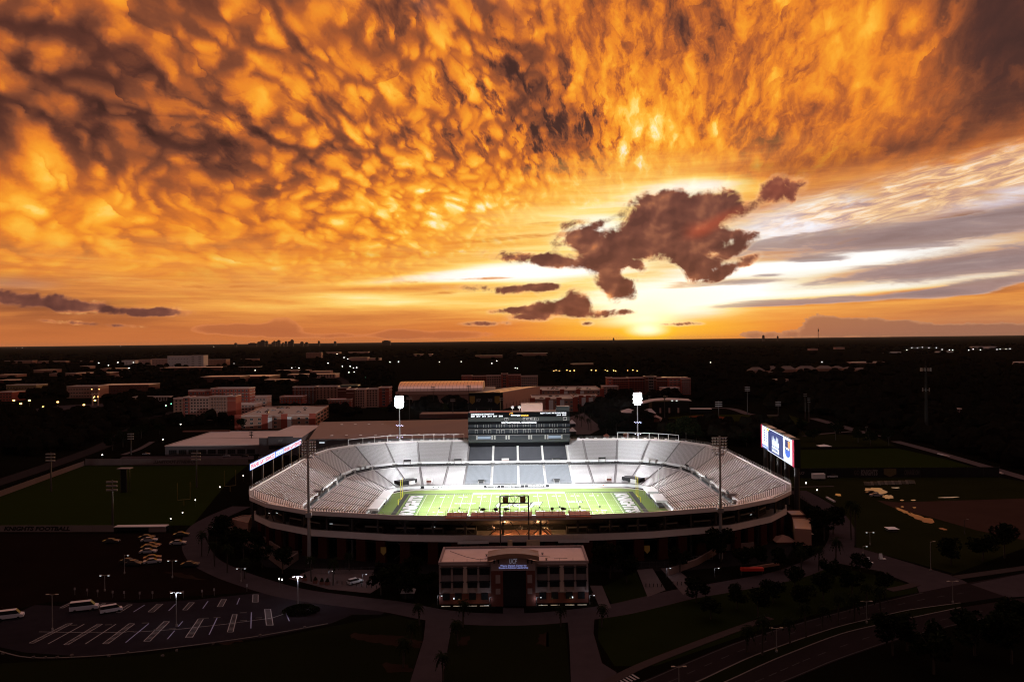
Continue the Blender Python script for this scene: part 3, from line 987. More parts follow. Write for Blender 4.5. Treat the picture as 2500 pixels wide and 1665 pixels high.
# right-hand fields
structure('practice_field', gp((1942, 1098), (2190, 1094), (2310, 1121), (2404, 1147), (1942, 1153)), 0.008, field_g)
structure('meadow', gp((1925, 1165), (2440, 1165), (2520, 1180), (2520, 1330), (2330, 1400), (2090, 1335), (2080, 1290), (2050, 1240), (1990, 1205), (1925, 1190)), 0.004, mat('rough_grass', (0.0125, 0.0135, 0.004), 0.96, var=0.4, scale=0.06, spec=0.05))
structure('dirt_lot', gp((2140, 1221), (2193, 1226), (2520, 1216), (2520, 1322), (2384, 1294), (2282, 1265), (2186, 1241)), 0.010, dirt)
rr = random.Random(5)
zi = 0
for cx, cy, rx, ry, rot in ((2140, 1197, 26, 7, 6), (2168, 1213, 13, 4.6, 0), (2185, 1190, 11, 1.6, 0), (2205, 1247, 20, 3.6, 24), (2240, 1262, 24, 5.5, 22), (2266, 1271, 16, 7, 14), (2302, 1291, 10, 2.2, 14), (2316, 1214, 22, 1.3, -2), (2202, 1221, 5, 1.4, 0), (2230, 1221, 6, 1.2, 0), (2203, 1237, 4, 1.5, 0), (2232, 1239, 5, 1.5, 0), (2046, 1208, 8, 3, 14), (2150, 1210, 9, 2, 3)):
    P = []
    for k in range(18):
        a = 2 * pi * k / 18
        r = 0.72 + 0.5 * rr.random()
        x, y = rx * r * cos(a), ry * r * sin(a)
        t = radians(rot)
        P.append((cx + x * cos(t) - y * sin(t), cy + x * sin(t) + y * cos(t)))
    structure('puddle', gp(*P), 0.020 + 0.004 * zi, puddle_m)
    zi += 1
ribbon('dirt_road', curve(gp((1985, 1021), (2060, 1042), (2139, 1065)), 4), 9, 0.012, paving_lt)
ribbon('dirt_road', curve(gp((2186, 1077), (2280, 1102), (2400, 1137), (2520, 1172)), 4), 7.5, 0.012, paving_lt)
ribbon('footpath', curve(gp((1920, 1189), (1970, 1188), (2036, 1187)), 3), 1.6, 0.014, paving_lt)
ribbon('footpath', curve(gp((1960, 1064), (2020, 1058), (2080, 1053)), 3), 4, 0.012, paving_lt)
structure('baseball_outfield', gp((1630, 1019), (1700, 1012), (1925, 1012), (1976, 1031), (1905, 1047), (1650, 1053)), 0.010, mat('baseball_turf', (0.017, 0.019, 0.004), 0.95, var=0.2, scale=0.05, spec=0.05))
structure('baseball_infield', [G(1722 + 52 * cos(t), 1022 + 8.5 * sin(t)) for t in [2 * pi * k / 24 for k in range(24)]], 0.016, clay)
structure('home_circle', [G(1698 + 8 * cos(t), 1020.5 + 1.4 * sin(t)) for t in [2 * pi * k / 16 for k in range(16)]], 0.022, concrete_lt)
ribbon('berm_path', curve(gp((1736, 996), (1780, 997), (1805, 1003), (1828, 1011), (1870, 1014), (1925, 1014)), 4), 9, 0.014, paving_lt)
structure('lawn', gp((1860, 1047), (2140, 1067), (2190, 1090), (1900, 1092), (1860, 1070)), 0.006, mat('rough_grass', (0.0125, 0.0135, 0.004)))

# left-hand fields and road
structure('practice_field', gp((-20, 1212), (205, 1137), (603, 1137), (560, 1172), (470, 1282), (-20, 1282)), 0.008, field_g)
ribbon('campus_road', curve(gp((-30, 1186), (110, 1140), (253, 1088), (320, 1050), (372, 1022), (430, 1004)), 5), 13, 0.014, mat('grey_road', (0.024, 0.018, 0.018), 0.8, var=0.2, spec=0.05))
ribbon('campus_road', curve(gp((300, 1110), (340, 1096), (372, 1078)), 4), 4, 0.016, paving_lt)
ribbon('campus_road', curve(gp((860, 960), (840, 930), (820, 918), (800, 900)), 4), 14, 0.014, MATS['grey_road'])
structure('campus_parking', gp((20, 1006), (150, 990), (250, 985), (260, 1000), (200, 1008), (60, 1013)), 0.010, paving)
structure('warehouse_yard', gp((300, 1114), (620, 1112), (620, 1121), (290, 1121)), 0.010, paving)
structure('station_plaza', gp((1390, 1018), (1425, 1008), (1470, 1045), (1440, 1060), (1395, 1060)), 0.010, paving_lt)
structure('courtyard', gp((940, 985), (1100, 985), (1110, 998), (930, 998)), 0.010, grass2)
# ------------------------------------------------------------------ stadium
CX, CY = 2.6, 373.0
stad = thing('stadium', 'floodlit open-air football stadium with silver bench stands on all four sides', 'stadium', (CX, CY, 0))
NC = 4


def plan_nodes():
    """(inner, outer) plan points, counter-clockwise from the right end's near corner"""
    L = []
    for q in range(4):
        sx = (1, -1, -1, 1)[q]
        sy = (1, 1, -1, -1)[q]
        for k in range(NC + 1):
            kk = k if q % 2 == 0 else NC - k
            t = radians(90 * kk / NC)
            ox, oy = (60 + 49.7 * cos(t), 50 + 54 * sin(t)) if sy > 0 else ((109.7, 50), (104.5, 65), (94, 78.5), (75, 92), (45, 100.5))[kk]
            L.append((Vector((sx * (50 + 18 * cos(t)), sy * (24 + 17 * sin(t)), 0)), Vector((sx * ox, sy * oy, 0))))
    return L


PN = plan_nodes()
# side pieces: list of (name, inner0, outer0, inner1, outer1)
EDGES = []      # boundaries with aisles: (inner, outer)
PIECES = []
SIDE_X = [-50, -39, -28.5, -14.2, 0, 14.2, 28.5, 39, 50]
END_Y = [-24, -12, 0, 12, 24]


def sx_outer(x):
    return x if abs(x) < 45 else (60 if x > 0 else -60)


for q in range(4):
    base = q * (NC + 1)
    for k in range(NC):
        PIECES.append(('corner', PN[base + k], PN[base + k + 1], q))
    a, b = PN[base + NC], PN[(base + NC + 1) % len(PN)]
    if q in (0, 2):      # far side (q 0, y>0) and near side
        sy = 1 if q == 0 else -1
        xs = SIDE_X[::-1] if q == 0 else SIDE_X
        nodes = [(Vector((x, sy * 41, 0)), Vector((sx_outer(x), 104, 0)) if sy > 0 else Vector((x * 0.9, -104 + 3.5 * (x / 50) ** 2, 0))) for x in xs]
        kind = 'far' if q == 0 else 'near'
    else:
        sx = -1 if q == 1 else 1
        ys = END_Y[::-1] if q == 1 else END_Y
        nodes = [(Vector((sx * 68, y, 0)), Vector((sx * 109.7, y * 50 / 24, 0))) for y in ys]
        kind = 'end'
    for u, v in zip(nodes, nodes[1:]):
        PIECES.append((kind, u, v, q))


def pf(nd, f):
    return nd[0].lerp(nd[1], f)


C0 = Vector((CX, CY, 0))


def W(p, z):
    return (p.x + CX, p.y + CY, z)


seat3_m = mat('shaded_black_seat', (0.004, 0.004, 0.005), 0.7, var=0.1, spec=0.1)  # top rows outside the beams: deeper shade put into the seat colour
dark_tread2 = mat('shaded_tread_concrete', (0.012, 0.011, 0.012), 0.85, var=0.2, spec=0.1)  # upper central treads, darkened to carry the shade in their colour
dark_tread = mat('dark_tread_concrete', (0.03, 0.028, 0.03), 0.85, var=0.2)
TIERS = {'lower': (0.0, 0.50, 1.5, 6.3, 21), 'upper': (0.57, 0.972, 8.3, 16.6, 26)}


def trimmed(n0, n1, f, g0, g1):
    a, b = pf(n0, f), pf(n1, f)
    d = (b - a)
    L = d.length
    d.normalize()
    return a + d * min(g0, L * 0.4), b - d * min(g1, L * 0.4)


def seat_block(tier, n0, n1, kind, central):
    f0, f1, z0, z1, nr = TIERS[tier]
    b, s = MB(), MB()
    df, dz = (f1 - f0) / nr, (z1 - z0) / nr
    g = 0.55
    for r in range(nr):
        fa, fb = f0 + r * df, f0 + (r + 1) * df
        z = z0 + r * dz
        a0, a1 = trimmed(n0, n1, fa, g, g)
        b0, b1 = trimmed(n0, n1, fb, g, g)
        b.face([W(a0, z - (dz if r else 0.3)), W(a1, z - (dz if r else 0.3)), W(a1, z), W(a0, z)][::-1])
        b.face([W(a0, z), W(a1, z), W(b1, z), W(b0, z)][::-1])
        if kind == 'near':
            continue
        if central:
            # single seats with backs facing the pitch
            L = (a1 - a0).length
            n = int(L / 0.62)
            dd = (a1 - a0).normalized()
            back = (b0 - a0).normalized() * 0.32
            mi = 0 if tier == 'lower' else 2 if r > nr * 0.62 else 1  # lit lower seats, then two darker copies for the shaded upper rows
            for i in range(n):
                c = a0 + dd * ((i + 0.5) * L / n) + back
                h = dd * 0.28
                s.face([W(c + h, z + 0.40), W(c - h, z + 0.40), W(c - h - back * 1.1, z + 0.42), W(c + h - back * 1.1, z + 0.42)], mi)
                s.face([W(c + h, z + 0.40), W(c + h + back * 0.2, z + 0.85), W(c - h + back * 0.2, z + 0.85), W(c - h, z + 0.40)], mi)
        else:
            m0, m1 = trimmed(n0, n1, fa + df * 0.12, g, g)
            k0, k1 = trimmed(n0, n1, fa + df * 0.68, g, g)
            zb = z + 0.43
            s.face([W(m0, zb), W(m1, zb), W(k1, zb), W(k0, zb)][::-1])
            s.face([W(m0, zb - 0.10), W(m1, zb - 0.10), W(m1, zb), W(m0, zb)][::-1])
            s.face([W(k1, zb - 0.10), W(k0, zb - 0.10), W(k0, zb), W(k1, zb)][::-1])
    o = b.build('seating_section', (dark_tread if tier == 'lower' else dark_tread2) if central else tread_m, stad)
    if s.f:
        s.build('seat_rows' if central else 'bench_rows', [seat_m, seat2_m, seat3_m] if central else bench_m, o, kind='stuff')


def aisle(tier, nd, d, wid=1.0, m_=None):
    f0, f1, z0, z1, nr = TIERS[tier]
    b = MB()
    df, dz = (f1 - f0) / nr, (z1 - z0) / nr
    for r in range(nr):
        p, q = pf(nd, f0 + r * df), pf(nd, f0 + (r + 1) * df)
        z = z0 + r * dz + 0.06
        for h in (0, 1):
            pa, pb = p.lerp(q, h * 0.5), p.lerp(q, h * 0.5 + 0.5)
            zz = z + h * dz * 0.5
            b.face([W(pa - d * wid / 2, zz - dz * 0.5), W(pa - d * wid / 2, zz), W(pa + d * wid / 2, zz), W(pa + d * wid / 2, zz - dz * 0.5)])
            b.face([W(pa - d * wid / 2, zz), W(pb - d * wid / 2, zz), W(pb + d * wid / 2, zz), W(pa + d * wid / 2, zz)])
    return b.build('aisle_stairs', m_ or concrete, stad)


aisle_m = mat('aisle_concrete', (0.22, 0.20, 0.20), 0.85, var=0.2)
for kind, n0, n1, q in PIECES:
    mid = (n0[0] + n1[0]) / 2
    central = kind == 'far' and abs(mid.x) < 28
    for tier in ('lower', 'upper'):
        seat_block(tier, n0, n1, kind, central)
        if kind == 'near' and tier == 'upper':
            continue
        d = (n1[0] - n0[0]).normalized()
        aisle(tier, n0, d, 0.8 if not central else 1.7, concrete_lt if central else aisle_m)

# continuous rings: walkway, walls, rims
RN = []
for kind, n0, n1, q in PIECES:
    RN.append(n0)


NEARN = []
for _i, _n in enumerate(RN):
    if _n[1].y < -50.5:
        NEARN.append(_n)
_a, _b = [n for n in RN if abs(n[1].y + 50) < 0.5]
_a, _b = sorted((_a, _b), key=lambda n: n[1].x)
midn = lambda p, q: (p[0].lerp(q[0], 0.55), p[1].lerp(q[1], 0.55))
NEARN = [midn(_a, NEARN[0])] + NEARN + [midn(_b, NEARN[-1])]


def ring(name, pairs, m, sel=None, kind=None):
    """surface swept round the bowl: pairs = [(f, z), ...] profile from inside out"""
    b = MB()
    L = list(zip(NEARN, NEARN[1:])) if sel == 'near' else [(RN[i], RN[(i + 1) % len(RN)]) for i in range(len(RN))]
    for a, c in L:
        if callable(sel) and not sel(a, c):
            continue
        for (fa, za), (fb, zb) in zip(pairs, pairs[1:]):
            b.face([W(pf(a, fa), za), W(pf(a, fb), zb), W(pf(c, fb), zb), W(pf(c, fa), za)])
    return b.build(name, m, stad, kind=kind)


ring('field_wall', [(-0.012, 0.0), (-0.012, 1.55), (0.0, 1.55), (0.0, 1.2)], white)
ring('middle_walkway', [(0.50, 6.35), (0.555, 6.35)], concrete_lt)
ring('tier_wall', [(0.555, 6.35), (0.555, 8.5), (0.57, 8.5), (0.57, 8.1)], white)
ring('rim_walkway', [(0.972, 16.45), (1.0, 16.45)], concrete)
ring('rim_parapet', [(0.998, 16.45), (0.998, 17.2), (1.006, 17.2), (1.006, 15.7)], offwhite)
ring('deck_underside', [(0.57, 7.6), (0.66, 8.8), (1.006, 15.7)], steel)
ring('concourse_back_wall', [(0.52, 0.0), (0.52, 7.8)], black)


def railing(name, f, z, h, m, step=2.4, sel=None, w=0.06, rails=(1.0, 0.5)):
    b = MB()
    n = len(RN)
    for i in range(n):
        a, c = RN[i], RN[(i + 1) % n]
        if sel and not sel(a, c):
            continue
        p, q_ = pf(a, f), pf(c, f)
        for rr in rails:
            b.bar(W(p, z + h * rr), W(q_, z + h * rr), w)
        k = max(1, int((q_ - p).length / step))
        for j in range(k):
            t = p.lerp(q_, j / k)
            b.bar(W(t, z), W(t, z + h), w)
    return b.build(name, m, stad)


railing('rim_railing', 1.003, 17.2, 1.1, galv)
railing('walkway_railing', 0.497, 6.35, 1.0, galv, 3.0)
railing('front_railing', -0.006, 1.55, 0.9, galv, 3.0)

# ring gallery on the near side: fascia, floor, brick piers, steel columns
near = lambda a, c: max(a[1].y, c[1].y) < -49.0
ring('gallery_fascia', [(0.968, 10.05), (0.968, 7.8), (0.955, 7.8)], offwhite, 'near')
ring('gallery_fascia_inner', [(0.955, 7.8), (0.955, 10.05), (0.968, 10.05)], concrete, 'near')
ring('gallery_floor', [(0.52, 7.78), (0.955, 7.78)], concrete, 'near')
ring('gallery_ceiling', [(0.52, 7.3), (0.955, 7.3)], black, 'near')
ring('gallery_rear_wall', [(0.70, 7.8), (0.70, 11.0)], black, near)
allr = lambda a, c: not near(a, c)
ring('base_wall', [(0.80, 0.0), (0.80, 10.5)], steel, allr)


def along(f, step, cond):
    out = []
    n = len(RN)
    for i in range(n):
        a, c = RN[i], RN[(i + 1) % n]
        p, q_ = pf(a, f), pf(c, f)
        k = max(1, round((q_ - p).length / step))
        for j in range(k):
            t = p.lerp(q_, (j + 0.5) / k)
            if cond(t):
                out.append((t, atan2((q_ - p).y, (q_ - p).x)))
    return out


pier = MB()
pier.box(0, 0, 0, 3.4, 1.6, 7.75)
pier.box(0, -0.05, 0, 3.7, 1.9, 0.9)
pier_me = pier.mesh('brick_pier', mat('dark_brick', (0.05, 0.015, 0.011), 0.9, var=0.2, spec=0.1))
for t, r in along(0.945, 8.4, lambda t: t.y < -60 and abs(t.x) > 5):
    add('brick_pier', pier_me, stad, loc=(t.x, t.y, 0), rz=r)
col = MB()
col.box(0, 0, 0, 0.7, 0.7, 15.9)
col_me = col.mesh('steel_column', steel)
for t, r in along(0.935, 11.0, lambda t: True):
    add('steel_column', col_me, stad, loc=(t.x, t.y, 0), rz=r)
brace = MB()
brace.bar((-4.2, 0, 8.0), (4.2, 0, 15.0), 0.28)
brace.bar((4.2, 0, 8.0), (-4.2, 0, 15.0), 0.28)
brace.bar((-4.2, 0.2, 0.3), (4.2, 0.2, 7.2), 0.28)
brace.bar((4.2, 0.2, 0.3), (-4.2, 0.2, 7.2), 0.28)
brace_me = brace.mesh('cross_brace', steel)
for k, (t, r) in enumerate(along(0.90, 11.0, lambda t: t.y < -40)):
    if k % 2 == 0:
        add('cross_brace', brace_me, stad, loc=(t.x, t.y, 0), rz=r)

# lights and kiosks under the near deck
fix = MB()
fix.box(0, 0, 0, 2.2, 0.14, 0.08)
fix_me = fix.mesh('strip_light', lampw)
kio = MB()
kio.box(0, 0, 0, 7.5, 3.0, 2.9, mt=1)
kio.box(0, -1.55, 1.0, 6.2, 0.12, 1.3, mi=1)
kio.box(0, -1.62, 2.35, 6.6, 0.1, 0.45, mi=2)
kio_me = kio.mesh('kiosk', [steel, black, concrete])
rnd = random.Random(3)
for t, r in along(0.80, 13.0, lambda t: t.y < -50 and abs(t.x) > 18):
    add('kiosk', kio_me, stad, loc=(t.x, t.y, 7.8), rz=r)
for t, r in along(0.88, 9.0, lambda t: t.y < -48 and abs(t.x) > 18):
    if rnd.random() < 0.35:
        add('strip_light', fix_me, stad, loc=(t.x, t.y, 10.4 + rnd.random() * 1.4), rz=r + rnd.uniform(-0.4, 0.4), scale=(0.3 + 0.35 * rnd.random(), 1, 1))
# pale truss frames seen through the gallery opening
fr = MB()
for x in (-3.2, 0, 3.2):
    fr.bar((x, 0, 0), (x, 0, 2.6), 0.2)
fr.bar((-3.2, 0, 2.6), (3.2, 0, 2.6), 0.22)
fr.box(0, -0.6, 0, 10.5, 0.3, 0.9)
fr_me = fr.mesh('gate_frame', concrete_lt)
for x in (-16.5, 17.5):
    add('gate_frame', fr_me, stad, loc=(x, -103.0, 7.8))
# the warm-lit mouth in the middle of the near side
mb = MB()
mb.box(CX, CY - 90.0, 7.83, 21.5, 17.0, 0.12)
mb.box(CX, CY - 81.0, 7.95, 21.5, 0.5, 2.2)
mb.build('warm_landing', tan, stad)
mb = MB()
mb.box(CX, CY - 81.4, 10.15, 21.5, 0.4, 0.9)
mb.build('pale_blue_beam', mat('pale_blue_paint', (0.30, 0.42, 0.50), 0.6), stad)
for x in (-6, 6):
    l = bpy.data.lights.new('landing_light', 'POINT')
    l.energy, l.color, l.shadow_soft_size = 3000, (1.0, 0.50, 0.20), 0.4
    lo = bpy.data.objects.new('landing_light', l)
    COL.objects.link(lo)
    lo.location = (CX + x, CY - 95, 10.6)
fan = MB()
fan.tube((0, 0, 0), (0, 0, 0.35), 0.75, 0.75, 10)
for k in range(5):
    a = k * 2 * pi / 5
    fan.bar((0, 0, 0.1), (2.3 * cos(a), 2.3 * sin(a), 0.1), 0.3, 0.06)
fan.tube((0, 0, 0.35), (0, 0, 1.6), 0.07)
fan_me = fan.mesh('ceiling_fan', galv)
for x in (-10, -0.5, 8.5):
    add('ceiling_fan', fan_me, stad, loc=(x, -98.0, 11.5))
mb = MB()
mb.bar((CX - 14, CY - 101, 8), (CX - 4.5, CY - 101, 15), 0.22)
mb.bar((CX - 14, CY - 101, 8.4), (CX - 3.5, CY - 101, 11), 0.18)
mb.bar((CX - 4.2, CY - 101, 15), (CX + 0.5, CY - 101, 8.5), 0.22)
mb.bar((CX + 5.2, CY - 101, 15), (CX + 0.5, CY - 101, 8.5), 0.22)
mb.bar((CX + 5.2, CY - 101, 15), (CX + 12, CY - 101, 8.5), 0.22)
mb.build('knee_braces', steel, stad)
gb = MB()
for x, w in ((-4.4, 1.6), (3.3, 4.4)):
    gb.box(CX + x + 0.4, CY - 107.9, 6.6, w, 0.3, 3.4)
gb.build('gate_wall', mat('cream_wall', (0.55, 0.42, 0.27), 0.8), stad)

# railed standing decks along the near rim, with gaps between them
deck_floor = mat('terracotta_deck', (0.55, 0.20, 0.11), 0.85, var=0.2, scale=0.8)
for x0, x1 in ((-25.7, -18.6), (-17.4, -7.6), (-6.2, 3.5), (4.8, 15.0), (16.2, 23.6)):
    mb = MB()
    mb.box(CX + (x0 + x1) / 2, CY - 100.3, 16.55, x1 - x0, 8.8, 0.3)
    dk = mb.build('standing_deck', deck_floor, stad)
    rb = MB()
    y0, y1 = CY - 104.2, CY - 96.2
    for yy in (y0, y1):
        for zz in (17.3, 17.9):
            rb.bar((CX + x0, yy, zz), (CX + x1, yy, zz), 0.07)
        for k in range(5):
            x = CX + x0 + (x1 - x0) * k / 4
            rb.bar((x, yy, 16.8), (x, yy, 18.0 if yy == y1 else 19.2), 0.09)
    for x in (x0, x1):
        rb.bar((CX + x, y0, 17.9), (CX + x, y1, 17.9), 0.07)
    rb.build('deck_railing', brick2, dk)
cabm = MB()
cabm.tube((0, 0, 0), (0, 0, 1.2), 0.10)
cabm.box(0, 0, 1.2, 0.9, 1.1, 0.7)
cabm.box(0, 0.9, 1.3, 0.4, 0.8, 0.45)
cab_me = cabm.mesh('deck_kiosk', black)
for x in (-13.2, -8.9, -5.4, 10.6, 14.2):
    add('deck_kiosk', cab_me, stad, loc=(x, -99.0, 16.9), rz=0.3 * x)

# vomitories and stair blocks on the middle walkway
vo = MB()
vo.box(-1.9, 0.8, 0, 0.3, 3.4, 3.0)
vo.box(1.9, 0.8, 0, 0.3, 3.4, 3.0)
vo.box(0, 0.8, 2.8, 4.1, 3.4, 0.25)
vo.box(0, 2.2, 0, 3.6, 0.3, 2.8, mi=1)
vo.box(0, -0.95, 2.95, 4.1, 0.15, 0.9, mi=2)
vom = [vo.mesh('portal', [concrete, m_, m2]) for m_, m2 in ((black, black), (brick2, concrete), (brick, black))]
st = MB()
for k in range(8):
    st.box(-2.0 + k * 0.42, 0, 0, 0.42, 1.8, 0.22 * (k + 1))
    st.box(2.0 - k * 0.42 + 0.0, 0, 0, 0.42, 1.8, 0.22 * (k + 1) + 0.004)
for s_ in (-1, 1):
    st.bar((-2.2 * s_, -0.9, 0.9), (1.2 * s_, -0.9, 2.8), 0.09)
st_me = st.mesh('stair_block', [concrete])
k = 0
for kind, n0, n1, q in PIECES:
    if kind == 'near':
        continue
    m0, m1 = pf(n0, 0.548), pf(n1, 0.548)
    d = m1 - m0
    rz = atan2(d.y, d.x) + pi
    c = (m0 + m1) / 2
    if kind == 'far' or (kind == 'end') or q in (0, 1):
        if k % 2 == 0:
            add('portal', vom[(k // 2) % 3], stad, loc=(c.x, c.y, 6.35), rz=rz)
        p = pf(n0, 0.535)
        add('stair_block', st_me, stad, loc=(p.x, p.y, 6.36), rz=rz)
    k += 1
# field-level tunnels in the far lower stand
tn = MB()
tn.box(0, 0.9, 0, 3.0, 3.8, 2.2)
tn.box(0, -1.1, 0, 2.6, 0.2, 1.9, mi=1)
tn.box(0, -1.15, 2.0, 3.0, 0.2, 0.9, mi=2)
tn_me = tn.mesh('tunnel_mouth', [concrete, black, black])
tn2_me = tn.mesh('tunnel_mouth', [white, brick, concrete_lt])
for x, f, me in ((-19.5, 0.02, tn_me), (20.0, 0.02, tn_me), (-47.0, 0.06, tn2_me), (47.5, 0.06, tn2_me)):
    add('tunnel_mouth', me, stad, loc=(x, 41 + 63 * f + 1, 1.0 + f * 10))
# dark corner gates at field level
gtm = MB()
gtm.box(0, 0, 0, 11, 5, 3.4, mt=1)
gtm.box(2, -2.7, 0.3, 3.6, 0.4, 2.6, mi=2)
g_me = gtm.mesh('corner_gate', [black, black, concrete_lt])
for x, r in ((-59.0, 0.75), (60.0, -0.75)):
    add('corner_gate', g_me, stad, loc=(x, 43.5, 0.8), rz=r)

# banner panels along the far wall
for x0, x1, s, m_, tm in ((-18, -9.5, 'fbcmortgage', black, white), (-9.3, 3, 'HOME OF THE', black, white), (3.2, 16, 'KNIGHTS', black, white), (-60, -49, 'BIG XII', black, white),
                          (-47, -32, 'UCF', white, black), (-31, -19, 'GO KNIGHTS', white, black), (18, 31, 'CHARGE ON', white, brick2), (33, 48, 'UCF', white, brick2)):
    mb = MB()
    mb.box(CX + (x0 + x1) / 2, CY + 40.1, 0.1, x1 - x0, 0.12, 1.35)
    bn = mb.build('wall_banner', m_, stad)
    text(s, tm, (CX + (x0 + x1) / 2, CY + 40.02, 0.8), (1, 0, 0), (0, 0, 1), (x1 - x0) * 0.7, 0.75, bn)

# white pipe frames along the far rim
fp_m = MB()
fp_m.tube((0, 0, 0), (0, 0, 4.2), 0.14, n=6)
fpost = fp_m.mesh('frame_post', white)
for pts in ([(-97, 84), (-90, 91), (-84, 96), (-77, 99.8), (-70, 102.5), (-63, 104)] + [(-56 + 6.0 * i, 104.3) for i in range(5)],
            [(60, 104.2), (66, 103.6), (72, 102), (78, 99.2), (83, 96.4), (88, 92.6), (93, 88)]):
    rb = MB()
    for i, p in enumerate(pts):
        add('frame_post', fpost, stad, loc=(p[0], p[1] - 0.8, 16.45))
        if i:
            a = pts[i - 1]
            rb.tube((CX + a[0], CY + a[1] - 0.8, 20.6), (CX + p[0], CY + p[1] - 0.8, 20.6), 0.14, n=6)
    rb.build('frame_rail', white, stad)
fx = MB()
fx.box(0, 0, 0, 1.6, 0.5, 0.35)
fx_me = fx.mesh('rim_lamp', lampoff)
for t, r in along(1.0, 6.0, lambda t: t.y > 80 and not abs(t.x) < 31):
    add('rim_lamp', fx_me, stad, loc=(t.x, t.y - 0.2, 17.3), rz=r)

# ------------------------------------------------------------------ playing field
fld = structure('playing_field', [(CX + sx * x, CY + sy * y) for sx, sy, L in ((1, 1, 0), (-1, 1, 1), (-1, -1, 0), (1, -1, 1))
                                  for x, y in (((66, 24), (60, 32), (50, 36)) if not L else ((50, 36), (60, 32), (66, 24)))], 0.02,
                mat('artificial_turf', (0.215, 0.295, 0.10), 0.9, var=0.10, scale=0.15, spec=0.1))
structure('field_apron', [(CX + x, CY + y) for x, y in ((-68, -41), (68, -41), (68, 26), (52, 41), (-52, 41), (-68, 26))], 0.01, concrete_lt)
YD = 0.9144


def rect(name, x0, y0, x1, y1, m, z=0.030, parent=None):
    b = MB()
    b.face([(CX + x0, CY + y0, z), (CX + x1, CY + y0, z), (CX + x1, CY + y1, z), (CX + x0, CY + y1, z)])
    return b.build(name, m, parent or fld)


HX, HY, EX = 50 * YD, 26.67 * YD, 60 * YD
blk = mat('black_turf', (0.012, 0.014, 0.012), 0.9, var=0.1)
wl = mat('field_line_white', (0.80, 0.82, 0.80), 0.85, var=0.06)
for sx in (-1, 1):
    rect('end_border', sx * EX, -HY - 1.8, sx * (EX + 2.2), HY + 2.2, blk)
rect('side_border', -EX, HY, -23, HY + 1.8, blk)
rect('side_border', 23, HY, EX, HY + 1.8, blk)
rect('side_border', -23, HY, 23, HY + 2.4, wl)
rect('side_border', -EX, -HY - 1.8, EX, -HY, wl)
for i in range(-10, 11):
    rect('yard_line', i * 5 * YD - 0.07, -HY, i * 5 * YD + 0.07, HY, wl)
for sx in (-1, 1):
    mb = MB()
    for a, b_ in ((-HY, -HY + 0.2), (HY - 0.2, HY)):
        mb.face([(CX + sx * HX, CY + a, 0.030), (CX + sx * EX, CY + a, 0.030), (CX + sx * EX, CY + b_, 0.030), (CX + sx * HX, CY + b_, 0.030)][::sx])
    mb.build('goal_area_lines', wl, fld)
mb = MB()
for i in range(-49, 50):
    if i % 5:
        x = CX + i * YD
        for y in (-6.1, 6.1, -HY + 0.7, HY - 0.7):
            mb.face([(x - 0.06, CY + y - 0.35, 0.03), (x + 0.06, CY + y - 0.35, 0.03), (x + 0.06, CY + y + 0.35, 0.03), (x - 0.06, CY + y + 0.35, 0.03)])
mb.build('hash_marks', wl, fld, kind='stuff')
for i, s in zip(range(-4, 5), ('1 0', '2 0', '3 0', '4 0', '5 0', '4 0', '3 0', '2 0', '1 0')):
    for sy in (-1, 1):
        text(s, wl, (CX + i * 10 * YD, CY + sy * (HY - 7.4), 0.034), (-sy * -1 if sy < 0 else -1, 0, 0) if sy > 0 else (1, 0, 0), (0, -1 if sy > 0 else 1, 0), 4.6, 1.83, fld, 'yard_number', 0.001)
for sx, r in ((-1, (0, 1, 0)), (1, (0, -1, 0))):
    ez = rect('end_zone', *((-EX + 0.8, -HY + 0.8, -HX - 0.6, HY - 0.8) if sx < 0 else (HX + 0.6, -HY + 0.8, EX - 0.8, HY - 0.8)), mat('end_zone_green', (0.10, 0.21, 0.04), 0.9, var=0.1), 0.028)
    text('KNIGHTS', blk, (CX + sx * 55 * YD, CY, 0.033), r, (sx, 0, 0), 44.5, 7.4, fld, 'end_zone_letters', 0.001, bold=0.09)
    text('KNIGHTS', wl, (CX + sx * 55 * YD, CY, 0.037), r, (sx, 0, 0), 43.6, 6.7, fld, 'end_zone_letters', 0.001, bold=0.06)
text('UCF', blk, (CX, CY - 3, 0.034), (1, 0, 0), (0, 1, 0), 22.5, 12.5, fld, 'midfield_emblem', 0.001, bold=0.06, shear=0.25)
text('UCF', mat('pale_gold_turf', (0.75, 0.66, 0.50), 0.9, var=0.06), (CX, CY - 3, 0.038), (1, 0, 0), (0, 1, 0), 21.5, 11.0, fld, 'midfield_emblem', 0.001, bold=0.01, shear=0.25)
text('XII', blk, (CX + 25.5, CY + 2.5, 0.034), (1, 0, 0), (0, 1, 0), 8.5, 4.6, fld, 'conference_emblem', 0.001, bold=0.05)
text('XII', wl, (CX + 25.5, CY + 2.5, 0.038), (1, 0, 0), (0, 1, 0), 7.6, 3.4, fld, 'conference_emblem', 0.001)
text('fbcmortgage', wl, (CX - 25.5, CY + 1.5, 0.034), (1, 0, 0), (0, 1, 0), 10.0, 2.6, fld, 'sponsor_lettering', 0.001)

pyl = MB()
pyl.box(0, 0, 0, 0.6, 0.4, 0.8)
pyl_me = pyl.mesh('yard_marker', black)
for k, i in enumerate(range(-4, 5)):
    if i == 0:
        continue
    o = add('yard_marker', pyl_me, None, loc=(CX + i * 10 * YD, CY - 10.5, 0.02))
    tag(o, f'small black box on the turf on the {["forty", "thirty", "twenty", "ten"][abs(i) - 1]} yard line, {"left" if i < 0 else "right"} of midfield', 'marker', 'black markers on the pitch')

